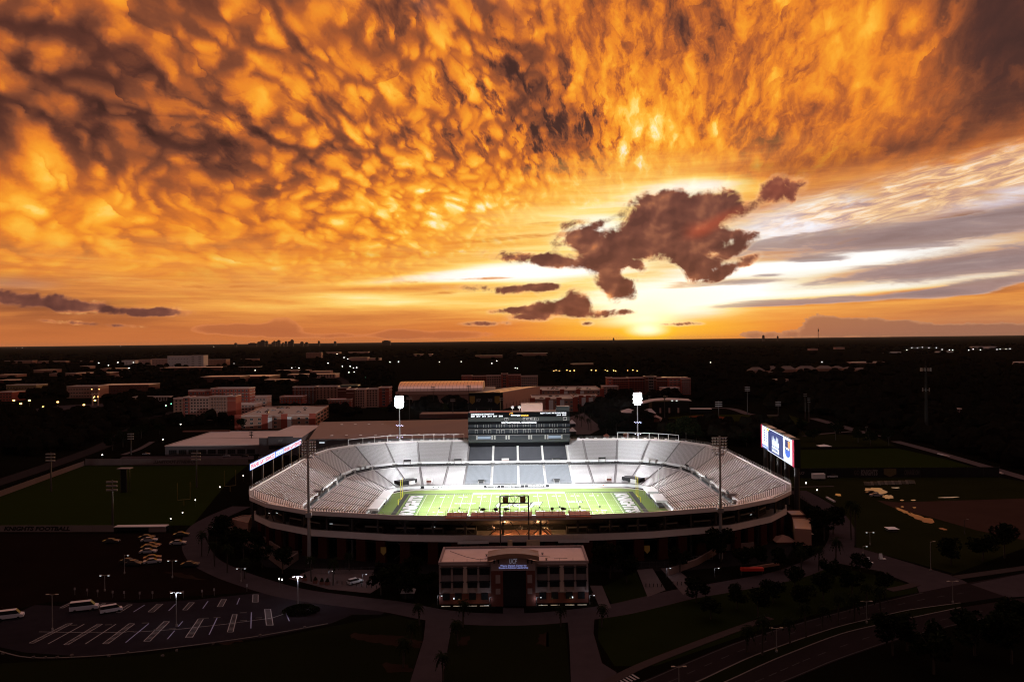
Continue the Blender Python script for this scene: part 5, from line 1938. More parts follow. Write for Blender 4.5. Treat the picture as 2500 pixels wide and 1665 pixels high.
# entrance bay
PY = FY - 2.4
pB = lambda x, y: AT(960 + x / 3.925, 1180 + y / 3.925, PY)
bx0, bx1 = pB(938, 900).x, pB(1362, 900).x
gx0, gx1 = pB(1052, 900).x, pB(1272, 900).x
zs = pB(1150, 835).z
ztop = pB(1150, 745).z
for xa, xb in ((bx0, gx0), (gx1, bx1)):
    b = MB()
    b.prism([(xa, PY), (xb, PY), (xb, FY - 0.005), (xa, FY - 0.005)], 0, zs)
    pier_ = b.build('brick_pier', brick, fb)
    for ya, yb in ((888, 966), (1018, 1070)):
        b = MB()
        xm = (xa + xb) / 2 + (0.25 if xa == bx0 else -0.25)
        b.box(xm, PY - 0.05, pB(0, yb).z, 1.35, 0.16, pB(0, ya).z - pB(0, yb).z)
        b.build('pale_panel', stucco, pier_)
b = MB()
b.prism([(gx0, PY + 0.5), (gx1, PY + 0.5), (gx1, FY - 0.005), (gx0, FY - 0.005)], 0, zs)
ge = b.build('entrance_glazing', glass, fb)
b = MB()
for k in range(5):
    x = gx0 + (gx1 - gx0) * k / 4
    b.box(x, PY + 0.44, 0, 0.12, 0.14, zs)
for k in range(1, 4):
    b.box((gx0 + gx1) / 2, PY + 0.43, zs * k / 4, gx1 - gx0, 0.12, 0.12)
b.build('glazing_bars', black, ge)
# arched gable: stucco face and curved roof slab
n = 16
P = []
for k in range(n + 1):
    t_ = k / n
    P.append((bx0 + (bx1 - bx0) * t_, ztop + (pB(1150, 705).z - ztop) * (1 - (2 * t_ - 1) ** 2)))
b = MB()
for (xa, za), (xb, zb) in zip(P, P[1:]):
    b.face([(xa, PY, zs + 0.003), (xb, PY, zs + 0.003), (xb, PY, zb), (xa, PY, za)])
b.face([(bx0, FY, zs + 0.003), (bx0, PY, zs + 0.003), (bx0, PY, ztop), (bx0, FY, ztop)])
b.face([(bx1, PY, zs + 0.003), (bx1, FY, zs + 0.003), (bx1, FY, ztop), (bx1, PY, ztop)])
b.face([(bx0, PY, zs + 0.003), (bx0, FY, zs + 0.003), (bx1, FY, zs + 0.003), (bx1, PY, zs + 0.003)])
b.build('gable_wall', stucco, fb)
ax0, ax1 = pB(903, 740).x, pB(1397, 735).x
b = MB()
za_, zc_ = pB(903, 738).z, pB(1150, 705).z
A1 = []
for k in range(n + 1):
    t_ = k / n
    A1.append((ax0 + (ax1 - ax0) * t_, za_ + (zc_ - za_) * (1 - (2 * t_ - 1) ** 2)))
for (xa, za), (xb, zb) in zip(A1, A1[1:]):
    th = 1.25
    y0, y1 = PY - 0.9, FY + 3.0
    b.face([(xa, y0, za), (xb, y0, zb), (xb, y0, zb + th), (xa, y0, za + th)])
    b.face([(xa, y0, za + th), (xb, y0, zb + th), (xb, y1, zb + th), (xa, y1, za + th)])
    b.face([(xa, y0, za), (xa, y1, za), (xb, y1, zb), (xb, y0, zb)])
for k, s in ((0, 1), (-1, -1)):
    xa, za = A1[k]
    b.face([(xa, PY - 0.9, za), (xa, PY - 0.9, za + 1.25), (xa, FY + 3, za + 1.25), (xa, FY + 3, za)][::s])
b.build('arched_roof', mat('tan_fascia', (0.26, 0.15, 0.10), 0.8, var=0.1), fb)
lit_b = mat('lit_blue_white_sign', (0.6, 0.7, 1.0), emit=(0.34, 0.42, 0.95), es=0.5)
text('UCF', mat('lit_pale_sign', (0.7, 0.75, 0.9), emit=(0.36, 0.42, 0.55), es=0.2), pB(1150, 742) + Vector((0, -0.15, 0)), (1, 0, 0), (0, 0, 1), 2.2, 1.4, fb, 'emblem_lettering', bold=0.0, shear=0.2)
text('Wayne Densch Center for', lit_b, pB(1152, 787) + Vector((0, -0.15, 0)), (1, 0, 0), (0, 0, 1), 7.6, 0.62, fb, bold=0.01)
text('Student-Athlete Leadership', lit_b, pB(1152, 807) + Vector((0, -0.15, 0)), (1, 0, 0), (0, 0, 1), 8.4, 0.62, fb, bold=0.01)
br = MB()
br.box(0, -0.3, 0, 0.4, 0.6, 0.9)
br_me = br.mesh('bracket', black)
for xx in (968, 1008, 1290, 1328):
    q = pB(xx, 760)
    add('bracket', br_me, fb, loc=(q.x - FX, PY - FY, q.z))
# roof clutter
vm = MB()
vm.tube((0, 0, 0), (0, 0, 0.5), 0.25, n=8)
vm.tube((0, 0, 0.5), (0, 0, 0.62), 0.4, n=8)
v_me = vm.mesh('roof_vent', galv)
for xx, dy in ((885, 8), (1440, 9), (1155, 14), (1470, 3)):
    add('roof_vent', v_me, fb, loc=(pF(xx, 640).x - FX, dy, H - 0.55))
b = MB()
b.box(pF(988, 650).x * 1.03, FY + 8, H - 0.55, 1.6, 1.2, 0.7)
b.build('roof_hatch', galv, fb)
lr = MB()
lr.tube((0, 0, 0), (0, 0, 0.9), 0.04, 0.02, n=4)
lr_me = lr.mesh('lightning_rod', black)
for k in range(12):
    for dy in (0.3, 16.9):
        if 4 < k < 8 and dy < 1:
            continue
        add('lightning_rod', lr_me, fb, loc=(x0 - FX + 0.5 + (x1 - x0 - 1) * k / 11, dy, H))
b = MB()
for p, q in (((-14, 7.2), (-10, 4.3)), ((-10, 4.3), (-5.5, 7.0)), ((12, 4.4), (16, 4.6)), ((6.5, 8), (11, 6.4)), ((-4, 4.0), (-8.5, 4.4)), ((-19.5, 14), (-14, 7.2))):
    b.bar((FX + p[0], FY + p[1], H - 0.52), (FX + q[0], FY + q[1], H - 0.52), 0.09)
b.build('roof_cables', black, fb)
# ------------------------------------------------------------------ buildings behind the stadium
def gz(px, py, Y):
    return AT(px, py, Y).z


def building(name, label, xl, xr, yb, yt, depth, wm, rm, rows=0, cols=0, ww=1.4, wh=1.5, fm=None, group=None, par=0.6, cat='building', skew=0.0, side=0, z0=0.0, yb_r=None, margin=1.0):
    """box building: front edge from photograph x xl..xr with its base at row yb and top at yt"""
    a = G(xl, yb, z0)
    c = G(xr, yb if yb_r is None else yb_r, z0)
    if yb_r is None:
        c = AT(xr, yb, a.y + skew)
    h = gz(xl, yt, a.y)
    t = thing(name, label, cat, (a.x, a.y, 0), 0, group)
    P = fp(a, c, depth)
    w = block(t, P, 0, h, wm, rm, par)
    if rows:
        zs = [1.2 + (h - 2.2) * (r + 0.1) / rows for r in range(rows)]
        windows(t, P[0], P[1], zs, cols, ww, wh, fm or beige, glass, margin)
        if side > 0:
            windows(t, P[1], P[2], zs, side, ww, wh, fm or beige, glass, margin)
        elif side < 0:
            windows(t, P[3], P[0], zs, -side, ww, wh, fm or beige, glass, margin)
    return t, P, h


def wing(t, xl, xr, yb, yt, Y, depth, wm, rm, rows, cols, ww=1.4, wh=1.5, fm=None, skew=0.0, side=0, vb=None, z0=0.0):
    """another volume of the same building, front at depth Y"""
    a = AT(xl, yb, Y)
    c = AT(xr, yb, Y + skew)
    a.z = c.z = 0
    h = gz(xl, yt, Y)
    P = fp(a, c, depth)
    w = block(t, P, z0, h, wm, rm, 0.7)
    if rows:
        zs = [1.2 + (h - 2.2) * (r + 0.1) / rows for r in range(rows)]
        windows(t, P[0], P[1], zs, cols, ww * 1.3, wh * 1.15, fm or wm, glass, 0.8)
        if side > 0:
            windows(t, P[1], P[2], zs, side, ww, wh, fm or beige, glass, 0.8)
        elif side < 0:
            windows(t, P[3], P[0], zs, -side, ww, wh, fm or beige, glass, 0.8)
    if vb:      # pale vertical fins
        b = MB()
        for k in range(vb):
            q = Vector(P[0]).lerp(Vector(P[1]), (k + 0.5) / vb)
            b.box(q.x, q.y - 0.15, 1.0, 0.7, 0.35, h - 2.0)
        b.build('wall_fins', beige, w, kind='stuff')
    b = MB()
    for zz in (h * 0.80, h - 1.0):
        b.bar((P[0].x, P[0].y - 0.2, zz), (P[1].x, P[1].y - 0.2, zz), 0.5, 0.45)
        if side:
            b.bar((P[1].x + 0.2, P[1].y, zz), (P[2].x + 0.2, P[2].y, zz), 0.5, 0.45)
    b.build('stringcourse', beige, w, kind='stuff')
    return P, h


# left tower dormitory
t = thing('dormitory', 'tall stepped dormitory of brick and beige wings at left, behind the flat white roof', 'building', tuple(G(424, 1027)))
Y0 = G(424, 1027).y
wing(t, 424, 448, 1027, 972, Y0, 16, tan, roofpale, 7, 2, 1.5, 1.6)
wing(t, 448, 463, 1027, 969, Y0 - 0.8, 16, brick2, roofpale, 7, 1, 2.4, 1.8, white)
wing(t, 463, 512, 1028, 970, Y0 - 0.2, 16, beige, roofpale, 7, 6, 1.4, 1.6)
wing(t, 512, 556, 1029, 967, Y0 - 1.0, 16, tan, roofpale, 7, 6, 1.5, 1.6, None, 0, 0, 6)
wing(t, 556, 576, 1029, 966, Y0 - 1.8, 16, brick2, roofpale, 0, 0)
wing(t, 460, 515, 1015, 953, Y0 + 90, 18, brick2, teal, 6, 5, 1.6, 1.7, white)
wing(t, 515, 609, 1012, 948, Y0 + 70, 20, brick2, roofpale, 8, 10, 1.6, 1.7, white, 0, 4)
wing(t, 571, 624, 1016, 986, Y0 + 30, 20, beige, roofpale, 4, 6, 1.8, 1.7, white, 0, 4)
wing(t, 606, 651, 1004, 968, Y0 + 90, 18, beige, roofpale, 4, 5, 1.7, 1.7, white, 0, 3)
# middle dormitory
t = thing('dormitory', 'long brick dormitory with low corner blocks between the parking deck and the curved arena roof', 'building', tuple(G(715, 1000)))
Y0 = G(800, 996).y
wing(t, 715, 770, 990, 944, Y0 + 60, 18, brick, roofpale, 7, 6, 1.5, 1.7, white, 0)
wing(t, 770, 825, 990, 943, Y0 + 62, 18, tan, roofpale, 7, 6, 1.5, 1.7, None, 0)
wing(t, 825, 850, 990, 946, Y0 + 40, 18, brick, roofpale, 0, 0)
wing(t, 683, 738, 991, 968, Y0 + 30, 22, brick2, roofpale, 3, 7, 1.5, 1.8, white, 0, 4)
wing(t, 798, 856, 1000, 975, Y0 - 20, 22, brick2, roofpale, 3, 7, 1.5, 1.8, white, 0, 4)
wing(t, 846, 865, 1008, 950, Y0 - 8, 20, brick, roofpale, 0, 0)
wing(t, 865, 893, 1007, 950, Y0 - 4, 20, beige, roofpale, 7, 4, 1.5, 1.6, None, 0, 0, 5)
wing(t, 893, 924, 1004, 949, Y0 + 4, 20, beige, roofpale, 7, 4, 1.5, 1.6, None, 0)
wing(t, 924, 950, 1001, 946, Y0 + 8, 24, brick2, roofpale, 6, 1, 2.6, 2.0, white, 0, 3)
b = MB()
p = AT(855, 940, Y0 + 60)
b.box(p.x, p.y, p.z - 1, 22, 16, 1.5)
b.build('green_roof_cap', teal, t)
# dormitory behind the arena
t = thing('dormitory', 'brick dormitory slab with striped beige end walls, standing behind the black arena front', 'building', tuple(G(1127, 948)))
Y0 = G(1127, 948).y
wing(t, 1127, 1152, 948, 917, Y0, 20, brick2, roofpale, 5, 2, 3.0, 1.2, white)
wing(t, 1152, 1188, 948, 918, Y0 + 5, 20, brick2, roofpale, 5, 6, 2.2, 2.0)
wing(t, 1188, 1224, 948, 917, Y0 + 2, 20, beige, roofpale, 5, 6, 2.2, 2.0)
wing(t, 1224, 1240, 950, 912, Y0 - 4, 20, brick2, teal, 5, 1, 4.0, 2.2, white)
wing(t, 1240, 1272, 950, 915, Y0 - 2, 20, brick2, roofpale, 5, 4, 3.2, 1.4, white)
wing(t, 1272, 1313, 952, 918, Y0 - 6, 20, beige, roofpale, 6, 8, 2.4, 1.5, white)
# dormitory at right
t = thing('dormitory', 'wide brick dormitory with beige corner blocks right of the stadium lights', 'building', tuple(G(1483, 965)))
Y0 = G(1483, 965).y
wing(t, 1483, 1496, 962, 922, Y0, 20, brick2, roofpale, 6, 1, 2.5, 1.3, white)
wing(t, 1496, 1535, 964, 923, Y0 + 3, 20, brick2, roofpale, 7, 7, 2.0, 1.7)
wing(t, 1535, 1577, 965, 922, Y0 + 14, 20, brick2, roofpale, 7, 6, 2.4, 1.8)
wing(t, 1577, 1603, 963, 919, Y0 + 2, 20, brick, teal, 6, 1, 5.0, 2.4, white)
wing(t, 1603, 1632, 964, 922, Y0 + 10, 20, brick2, roofpale, 7, 5, 2.4, 1.8)
wing(t, 1632, 1664, 968, 922, Y0 + 2, 20, brick2, roofpale, 6, 3, 3.2, 1.3, white)
wing(t, 1664, 1687, 974, 924, Y0 - 6, 24, brick2, roofpale, 7, 5, 2.2, 1.4, white)
wing(t, 1472, 1510, 972, 943, Y0 - 25, 24, beige, roofpale, 4, 5, 2.0, 1.8, white, 0, 5)
wing(t, 1619, 1660, 977, 947, Y0 - 40, 26, beige, roofpale, 4, 5, 2.0, 1.8, white, 0, 3)
b = MB()
for k in range(5):
    q = AT(1622 + k * 12, 921, Y0 + 20)
    b.box(q.x, q.y, q.z, 8, 6, 0.5, 0.3)
b.build('solar_panels', arena_m, t, kind='stuff')

# parking decks
def deck(label, xl, xr, yb, yt, depth, cols, seed, ncars, skew=0.0, name='parking_deck', sidebays=5, levels=3):
    t, P, h = building(name, label, xl, xr, yb, yt, depth, tan, concrete, 0, 0, skew=skew, par=0.9, cat='parking garage')
    zs = [1.0 + (h - 1.6) * r / levels for r in range(levels)]
    windows(t, P[0], P[1], zs, cols, 2.6, 2.0, white, glass, 1.5)
    L = (P[1] - P[0])
    for f in (0.0, 0.36, 0.62, 1.0):
        q = P[0] + L * f
        b = MB()
        b.box(q.x, q.y + 0.3, 0, 5.5, 1.6, h + 1.2)
        b.build('stair_tower', brick2, t)
    for f in (0.40, 0.66):
        q = P[0] + L * f
        b = MB()
        b.box(q.x + 1.5, q.y - 0.35, 0.6, 4.6, 0.4, h - 2.0)
        b.build('pale_panel', white, t)
    D = (P[2] - P[1])
    for k in range(sidebays):
        for r in range(levels):
            q = P[1] + D * ((k + 0.5) / sidebays)
            b = MB()
            b.box(q.x - 0.1, q.y, zs[r] + 0.3, 0.5, D.length / sidebays * 0.78, 1.7)
            b.build('side_opening', black, t)
    DECK_SHORT[label] = ('beige parking deck', 'distant full parking deck', 'parking deck behind the tower', 'small parking deck')[len(DECK_SHORT)]
    rr_ = random.Random(seed)
    for k in range(ncars):
        u, v = 0.12 + 0.74 * rr_.random(), 0.25 + 0.65 * rr_.random()
        q = P[0] + L * u + D * v
        DECK_CARS.append((q.x, q.y, h - 0.9, rr_.choice([0.1, 1.6, 0.2, 1.7]), label))
    return t


DECK_CARS = []
DECK_SHORT = {}
deck('beige and brick parking deck left of the brown field house', 581, 763, 1049, 1016, 105, 9, 4, 15, skew=6)
deck('distant parking deck full of cars behind the right end of the arena', 1318, 1470, 975, 953, 90, 12, 9, 16)
deck('brick and beige parking deck right behind the press tower', 1300, 1405, 1006, 974, 70, 8, 12, 4)
deck('small parking deck by the dark trees right of the press tower', 1395, 1462, 992, 968, 40, 6, 15, 3)

# field house and annex
t = thing('field_house', 'field house with a broad brown sloping metal roof behind the far left stand', 'building', tuple(G(760, 1098)))
Ye = 560.0
e0, e1 = AT(754, 1072, Ye), AT(1200, 1068, Ye)
r0, r1 = AT(783, 1030, Ye + 52), AT(1200, 1022, Ye + 52)
b = MB()
b.face([e0, e1, r1, r0])
b.face([r0, r1, AT(1200, 1022, Ye + 52) + Vector((0, 50, -8)), r0 + Vector((0, 50, -8))])
rf = b.build('roof', roofmauve, t)
b = MB()
b.face([(e0.x, e0.y + 0.8, 0), (e1.x, e1.y + 0.8, 0), (e1.x, e1.y + 0.8, e1.z - 0.3), (e0.x, e0.y + 0.8, e0.z - 0.3)])
b.face([(r0.x + 0.5, r0.y, 0), (e0.x + 0.5, e0.y + 0.8, 0), (e0.x + 0.5, e0.y + 0.8, e0.z - 0.3), (r0.x + 0.5, r0.y, r0.z - 0.3)])
b.build('wall', mat('slate_wall', (0.10, 0.085, 0.09), 0.85, var=0.1), t)
sk = MB()
sk.box(0, 0, 0, 1.7, 2.2, 0.3)
sk_me = sk.mesh('skylight', mat('skylight_plastic', (0.5, 0.46, 0.46), 0.3))
sl = (r0.z - e0.z) / 52.0
for row, fr_ in ((0, 0.18), (1, 0.82)):
    for k in range(13):
        x = e0.x + 14 + k * 10.4
        add('skylight', sk_me, rf, loc=(x - t.location.x, Ye + 52 * fr_ - t.location.y, e0.z + 52 * fr_ * sl + 0.02))
wnl = MB()
wnl.box(0, 0, 0, 3.6, 0.2, 0.9)
q = AT(786, 1082, Ye + 0.6)
add('lit_window', wnl.mesh('lit_window', mat('pale_lit_window', (0.8, 0.8, 0.8), emit=(0.62, 0.72, 0.8), es=0.8)), t, loc=(q.x - t.location.x, q.y - t.location.y, q.z))
t = thing('training_building', 'grey training building with a pale shed roof next to the lit advertising board', 'building', tuple(G(633, 1111)))
a, c = G(633, 1111), AT(737, 1111, G(633, 1111).y)
h0 = gz(633, 1069, a.y)
k0, k1 = AT(716, 1038, a.y + 110), AT(782, 1038, a.y + 110)
b = MB()
b.face([(a.x, a.y, h0), (c.x, c.y, h0), tuple(k1), tuple(k0)])
rf = b.build('roof', roofpale, t)
b = MB()
b.face([(a.x, a.y, 0), (c.x, c.y, 0), (c.x, c.y, h0 - 0.02), (a.x, a.y, h0 - 0.02)])
b.face([(k0.x, k0.y, 0), (a.x, a.y, 0), (a.x, a.y, h0 - 0.02), (k0.x, k0.y, k0.z - 0.02)])
b.face([(c.x, c.y, 0), (k1.x, k1.y, 0), (k1.x, k1.y, k1.z - 0.02), (c.x, c.y, h0 - 0.02)])
sl_ = mat('slate_wall', (0.10, 0.085, 0.09))
b.build('wall', sl_, t)
b = MB()
m0, m1 = a.lerp(c, 0.22), a.lerp(c, 0.80)
b.box((m0.x + m1.x) / 2, a.y - 0.6, 0, m1.x - m0.x, 1.2, h0 + 0.9)
b.build('entrance_block', sl_, t)
windows(t, (m0.x, a.y - 1.25), (m1.x, a.y - 1.25), (4.2,), 5, 3.6, 2.4, black, glass, 0.8)
text('UCF', galv, ((m0.x + m1.x) / 2, a.y - 1.3, h0 - 1.8), (1, 0, 0), (0, 0, 1), 3.2, 1.6, t, 'emblem_lettering', shear=0.2)
# flat white building at left
t, P, h = building('indoor_hall', 'long low hall with a flat white roof, left of the grey training building', 403, 632, 1111, 1088, 88, mat('grey_wall', (0.13, 0.115, 0.12), 0.85, var=0.15), roofpale, par=0.3)
windows(t, P[0], P[1], (0.4,), 9, 5.5, 3.2, sl_, black, 2.0, mull=3)
b = MB()
P1 = fp(AT(446, 1053, P[3].y - 3), AT(560, 1053, P[3].y - 3), 2.0)
b.prism([(p.x, p.y) for p in P1], h - 0.2, h + 0.8)
b.build('roof_rib', brick, t)
b = MB()
P1 = fp(AT(412, 1089, P[0].y + 3), AT(632, 1089, P[0].y + 3), 0.4)
b.prism([(p.x, p.y + 38) for p in P1], h - 0.28, h - 0.16)
b.build('roof_seam', roofgrey, t)

# arena with the curved roof
Yb = G(985, 986).y
t = thing('arena', 'arena with a long orange-lit curved metal roof behind the stadium', 'arena', (AT(1080, 960, Yb).x, Yb, 0))
xa, xb = AT(966, 960, Yb).x, AT(1206, 960, Yb).x
ze = gz(1080, 955, Yb)
b = MB()
n = 12
prof = []
for k in range(n + 1):
    a = pi * k / n
    prof.append((Yb + 46 - 46 * cos(a), ze + 0.3 + 9.5 * sin(a) ** 0.85))
xe = AT(1178, 950, Yb).x
for (ya, za), (yb, zb) in zip(prof, prof[1:]):
    ta = 1 - abs((ya - Yb - 46) / 46)
    tb = 1 - abs((yb - Yb - 46) / 46)
    b.face([(xa + 10 * (1 - ta) * 0.3, ya, za), (xe, ya, za), (xe, yb, zb), (xa + 10 * (1 - tb) * 0.3, yb, zb)])
rf = b.build('curved_roof', arena_m, t)
b = MB()
for k in range(24):
    x = xa + 4 + (xe - xa - 6) * k / 23
    for (ya, za), (yb, zb) in list(zip(prof, prof[1:]))[:6]:
        b.bar((x, ya, za + 0.1), (x, yb, zb + 0.1), 0.25, 0.2)
b.build('roof_seams', roofgrey, rf, kind='stuff')
b = MB()
b.face([(xe, y, z) for y, z in prof])
b.face([(xa + 3, y, z) for y, z in reversed(prof)])
b.build('gable_end', tan, t)
b = MB()
b.prism([(xa + 1, Yb + 0.6), (xb, Yb + 0.6), (xb, Yb + 91), (xa + 1, Yb + 91)], 0, ze, mt=1)
w = b.build('wall', [mat('rose_wall', (0.33, 0.18, 0.14), 0.88, var=0.12, scale=0.1), roofgrey], t)
b = MB()
b.box((xa + xe) / 2, Yb + 0.2, ze - 4.2, xe - xa, 0.7, 4.0)
b.build('eaves_band', beige, t)
for px in (1042, 1060):
    q = AT(px, 977, Yb)
    b = MB()
    b.box(q.x, Yb + 0.4, q.z - 1, 7.5, 0.5, 5.5)
    b.build('dark_window', black, t)
# black-fronted hall with gold shields
Yv = G(1184, 1002).y
t = thing('event_hall', 'hall with a black front carrying two gold shields, right of the arena', 'building', (AT(1184, 980, Yv).x, Yv, 0))
xa, xb = AT(1144, 980, Yv).x, AT(1221, 980, Yv).x
h = gz(1184, 959, Yv)
b = MB()
b.prism([(xa, Yv), (xb, Yv), (xb, Yv + 12), (xa, Yv + 12)], 0, h)
b.build('front_block', black, t)
far0, far1 = AT(1235, 946, Yv + 150), AT(1318, 943, Yv + 150)
b = MB()
n0 = Vector((xa, Yv + 12.01, h - 0.8))
n1 = Vector((xb + 3, Yv + 12.01, h - 0.8))
b.face([n0, n1, far1, far0])
b.build('roof', roofgrey, t)
for f0, f1 in ((0.30, 0.50), (0.62, 0.92)):
    b = MB()
    u = Vector((0, 0, 0.25))
    b.face([n0.lerp(n1, f0) + u, n0.lerp(n1, f1) + u, far0.lerp(far1, f1) + u, far0.lerp(far1, f0) + u])
    b.build('roof_strip', arena_m, t)
b = MB()
b.face([(xb + 3, Yv + 12.01, 0), (far1.x, far1.y, 0), tuple(far1), tuple(n1)])
sw = b.build('side_wall', beige, t)
b = MB()
for k in range(12):
    q = Vector((xb + 3.2, Yv + 12, 0)).lerp(Vector((far1.x + 0.2, far1.y, 0)), k / 12)
    b.box(q.x, q.y, 0, 0.7, 0.7, 5.5)
b.build('wall_fins', tan, sw, kind='stuff')
for px, s in ((1153, None), (1214, None), (1168, 'UCF'), (1196, 'XII')):
    q = AT(px, 977, Yv - 0.3)
    if s:
        text(s, galv, q, (1, 0, 0), (0, 0, 1), 5, 3.5, t, 'emblem_lettering', shear=0.2 if s == 'UCF' else 0)
    else:
        b = MB()
        b.face([(q.x - 2.9, q.y, q.z + 4.5), (q.x - 2.9, q.y, q.z - 2.0), (q.x, q.y, q.z - 4.5), (q.x + 2.9, q.y, q.z - 2.0), (q.x + 2.9, q.y, q.z + 4.5)])
        b.build('gold_shield', gold, t)
# low brown shed in front of the arena
building('low_shed', 'low shed with a brown roof between the field house and the arena', 1024, 1143, 1022, 1011, 22, brick, mat('rose_roof', (0.17, 0.10, 0.095), 0.6, var=0.2), par=0.1)
# pale pavilions and tents right of the press tower
def gable(name, label, xl, xr, yb, yt, depth, wm, rm, cat='building', ridge=0.35, group=None, along=True):
    a = G(xl, yb)
    c = AT(xr, yb, a.y)
    h = gz(xl, yt, a.y)
    t = thing(name, label, cat, (a.x, a.y, 0), 0, group)
    he = h * (1 - ridge)
    b = MB()
    x0_, x1_, y0_, y1_ = a.x, c.x, a.y, a.y + depth
    ym, xm = (y0_ + y1_) / 2, (x0_ + x1_) / 2
    b.prism([(x0_, y0_), (x1_, y0_), (x1_, y1_), (x0_, y1_)], 0, he)
    w = b.build('wall', wm, t)
    b = MB()
    o = 0.5
    if along:
        b.face([(x0_ - o, y0_ - o, he), (x1_ + o, y0_ - o, he), (x1_ - depth * 0.3, ym, h), (x0_ + depth * 0.3, ym, h)])
        b.face([(x1_ + o, y1_ + o, he), (x0_ - o, y1_ + o, he), (x0_ + depth * 0.3, ym, h), (x1_ - depth * 0.3, ym, h)])
        b.face([(x1_ + o, y0_ - o, he), (x1_ + o, y1_ + o, he), (x1_ - depth * 0.3, ym, h)])
        b.face([(x0_ - o, y1_ + o, he), (x0_ - o, y0_ - o, he), (x0_ + depth * 0.3, ym, h)])
    else:
        P = [(x0_ - o, y0_ - o, he), (x1_ + o, y0_ - o, he), (x1_ + o, y1_ + o, he), (x0_ - o, y1_ + o, he)]
        for i in range(4):
            b.face([P[i], P[(i + 1) % 4], (xm, ym, h)])
    b.build('roof', rm, w)
    return t, (x0_, x1_, y0_, y1_, he)


gable('pavilion', 'pale-roofed pavilion beside the right-hand lit floodlight mast', 1520, 1559, 1018, 1000, 24, brick, roofpale, ridge=0.5)
gable('pavilion', 'small pale-roofed pavilion at the start of the baseball walkway', 1579, 1601, 1018, 1000, 22, brick, roofpale, ridge=0.5)
gable('pavilion', 'low brown shelter with a glowing roof edge below the baseball stand', 1584, 1610, 1030, 1020, 8, brick, sand, ridge=0.3)
for px, yb, lab in ((1397, 1042, 'white peaked tent at the right edge of the press tower, farther one'), (1398, 1061, 'white peaked tent at the right edge of the press tower, nearer one')):
    gable('peaked_tent', lab, px - 8, px + 8, yb, yb - 17, 6, black, white, 'tent', 0.55, 'white peaked tents', along=False)
for px, yb, lab in ((1481, 1072, 'small terracotta kiosk behind the far stand, under the trees'), (1529, 1068, 'small terracotta kiosk left of the right-hand floodlight mast')):
    gable('kiosk', lab, px - 5, px + 6, yb, yb - 12, 4, brick2, mat('terracotta_roof', (0.42, 0.16, 0.10), 0.8), 'kiosk', 0.4)

# baseball grandstand
Yg = G(1600, 1008).y
t = thing('baseball_stand', 'low curved baseball grandstand with a pale canopy edge', 'grandstand', (AT(1640, 1000, Yg).x, Yg, 0))
xa, xb = AT(1592, 1000, Yg).x, AT(1687, 1000, Yg).x
h = gz(1640, 977, Yg)
b = MB()
b.prism([(xa, Yg), (xb, Yg + 8), (xb, Yg + 24), (xa, Yg + 20)], 0, h - 1.5)
b.build('stand_body', black, t)
b = MB()
cp = curve([tuple(AT(1568, 985, Yg - 8)), tuple(AT(1600, 978, Yg - 4)), tuple(AT(1640, 976, Yg)), tuple(AT(1688, 978, Yg + 8))], 6)
for p, q in zip(cp, cp[1:]):
    b.face([p, q, q + Vector((0, 16, 0.8)), p + Vector((0, 16, 0.8))])
    b.face([p - Vector((0, 0, 0.6)), q - Vector((0, 0, 0.6)), q, p])
b.build('canopy', roofpale, t)
b = MB()
for k in range(3):
    q = AT(1612 + 22 * k, 995, Yg - 1)
    b.box(q.x, q.y, 0, 1.6, 1.0, 5)
b.build('stand_pier', beige, t, kind='stuff')
for px, py in ((1641, 979), (1652, 979)):
    q = AT(px, py, Yg - 2)
    b = MB()
    b.box(q.x, q.y, q.z, 1.8, 0.8, 0.7)
    b.build('stand_lamp', lampw, t)
b = MB()
P = fp(AT(1685, 1005, Yg - 6), AT(1738, 1005, Yg - 10), 12)
b.prism([(p.x, p.y) for p in P], 0, 4.2, mt=1)
b.build('dugout', [black, roofpale], t)
b = MB()
for k in range(8):
    p, q = AT(1583 + 5 * k, 995 + 5.2 * k, Yg - 12 * k), AT(1588 + 5 * k, 1000 + 5.2 * k, Yg - 12 * k - 12)
    b.box(p.x, p.y, 0, 4.0, 8.0, 1.0 + 0.1 * k)
b.build('boundary_wall', mat('pinkish_wall', (0.3, 0.2, 0.18), 0.85), t, kind='stuff')

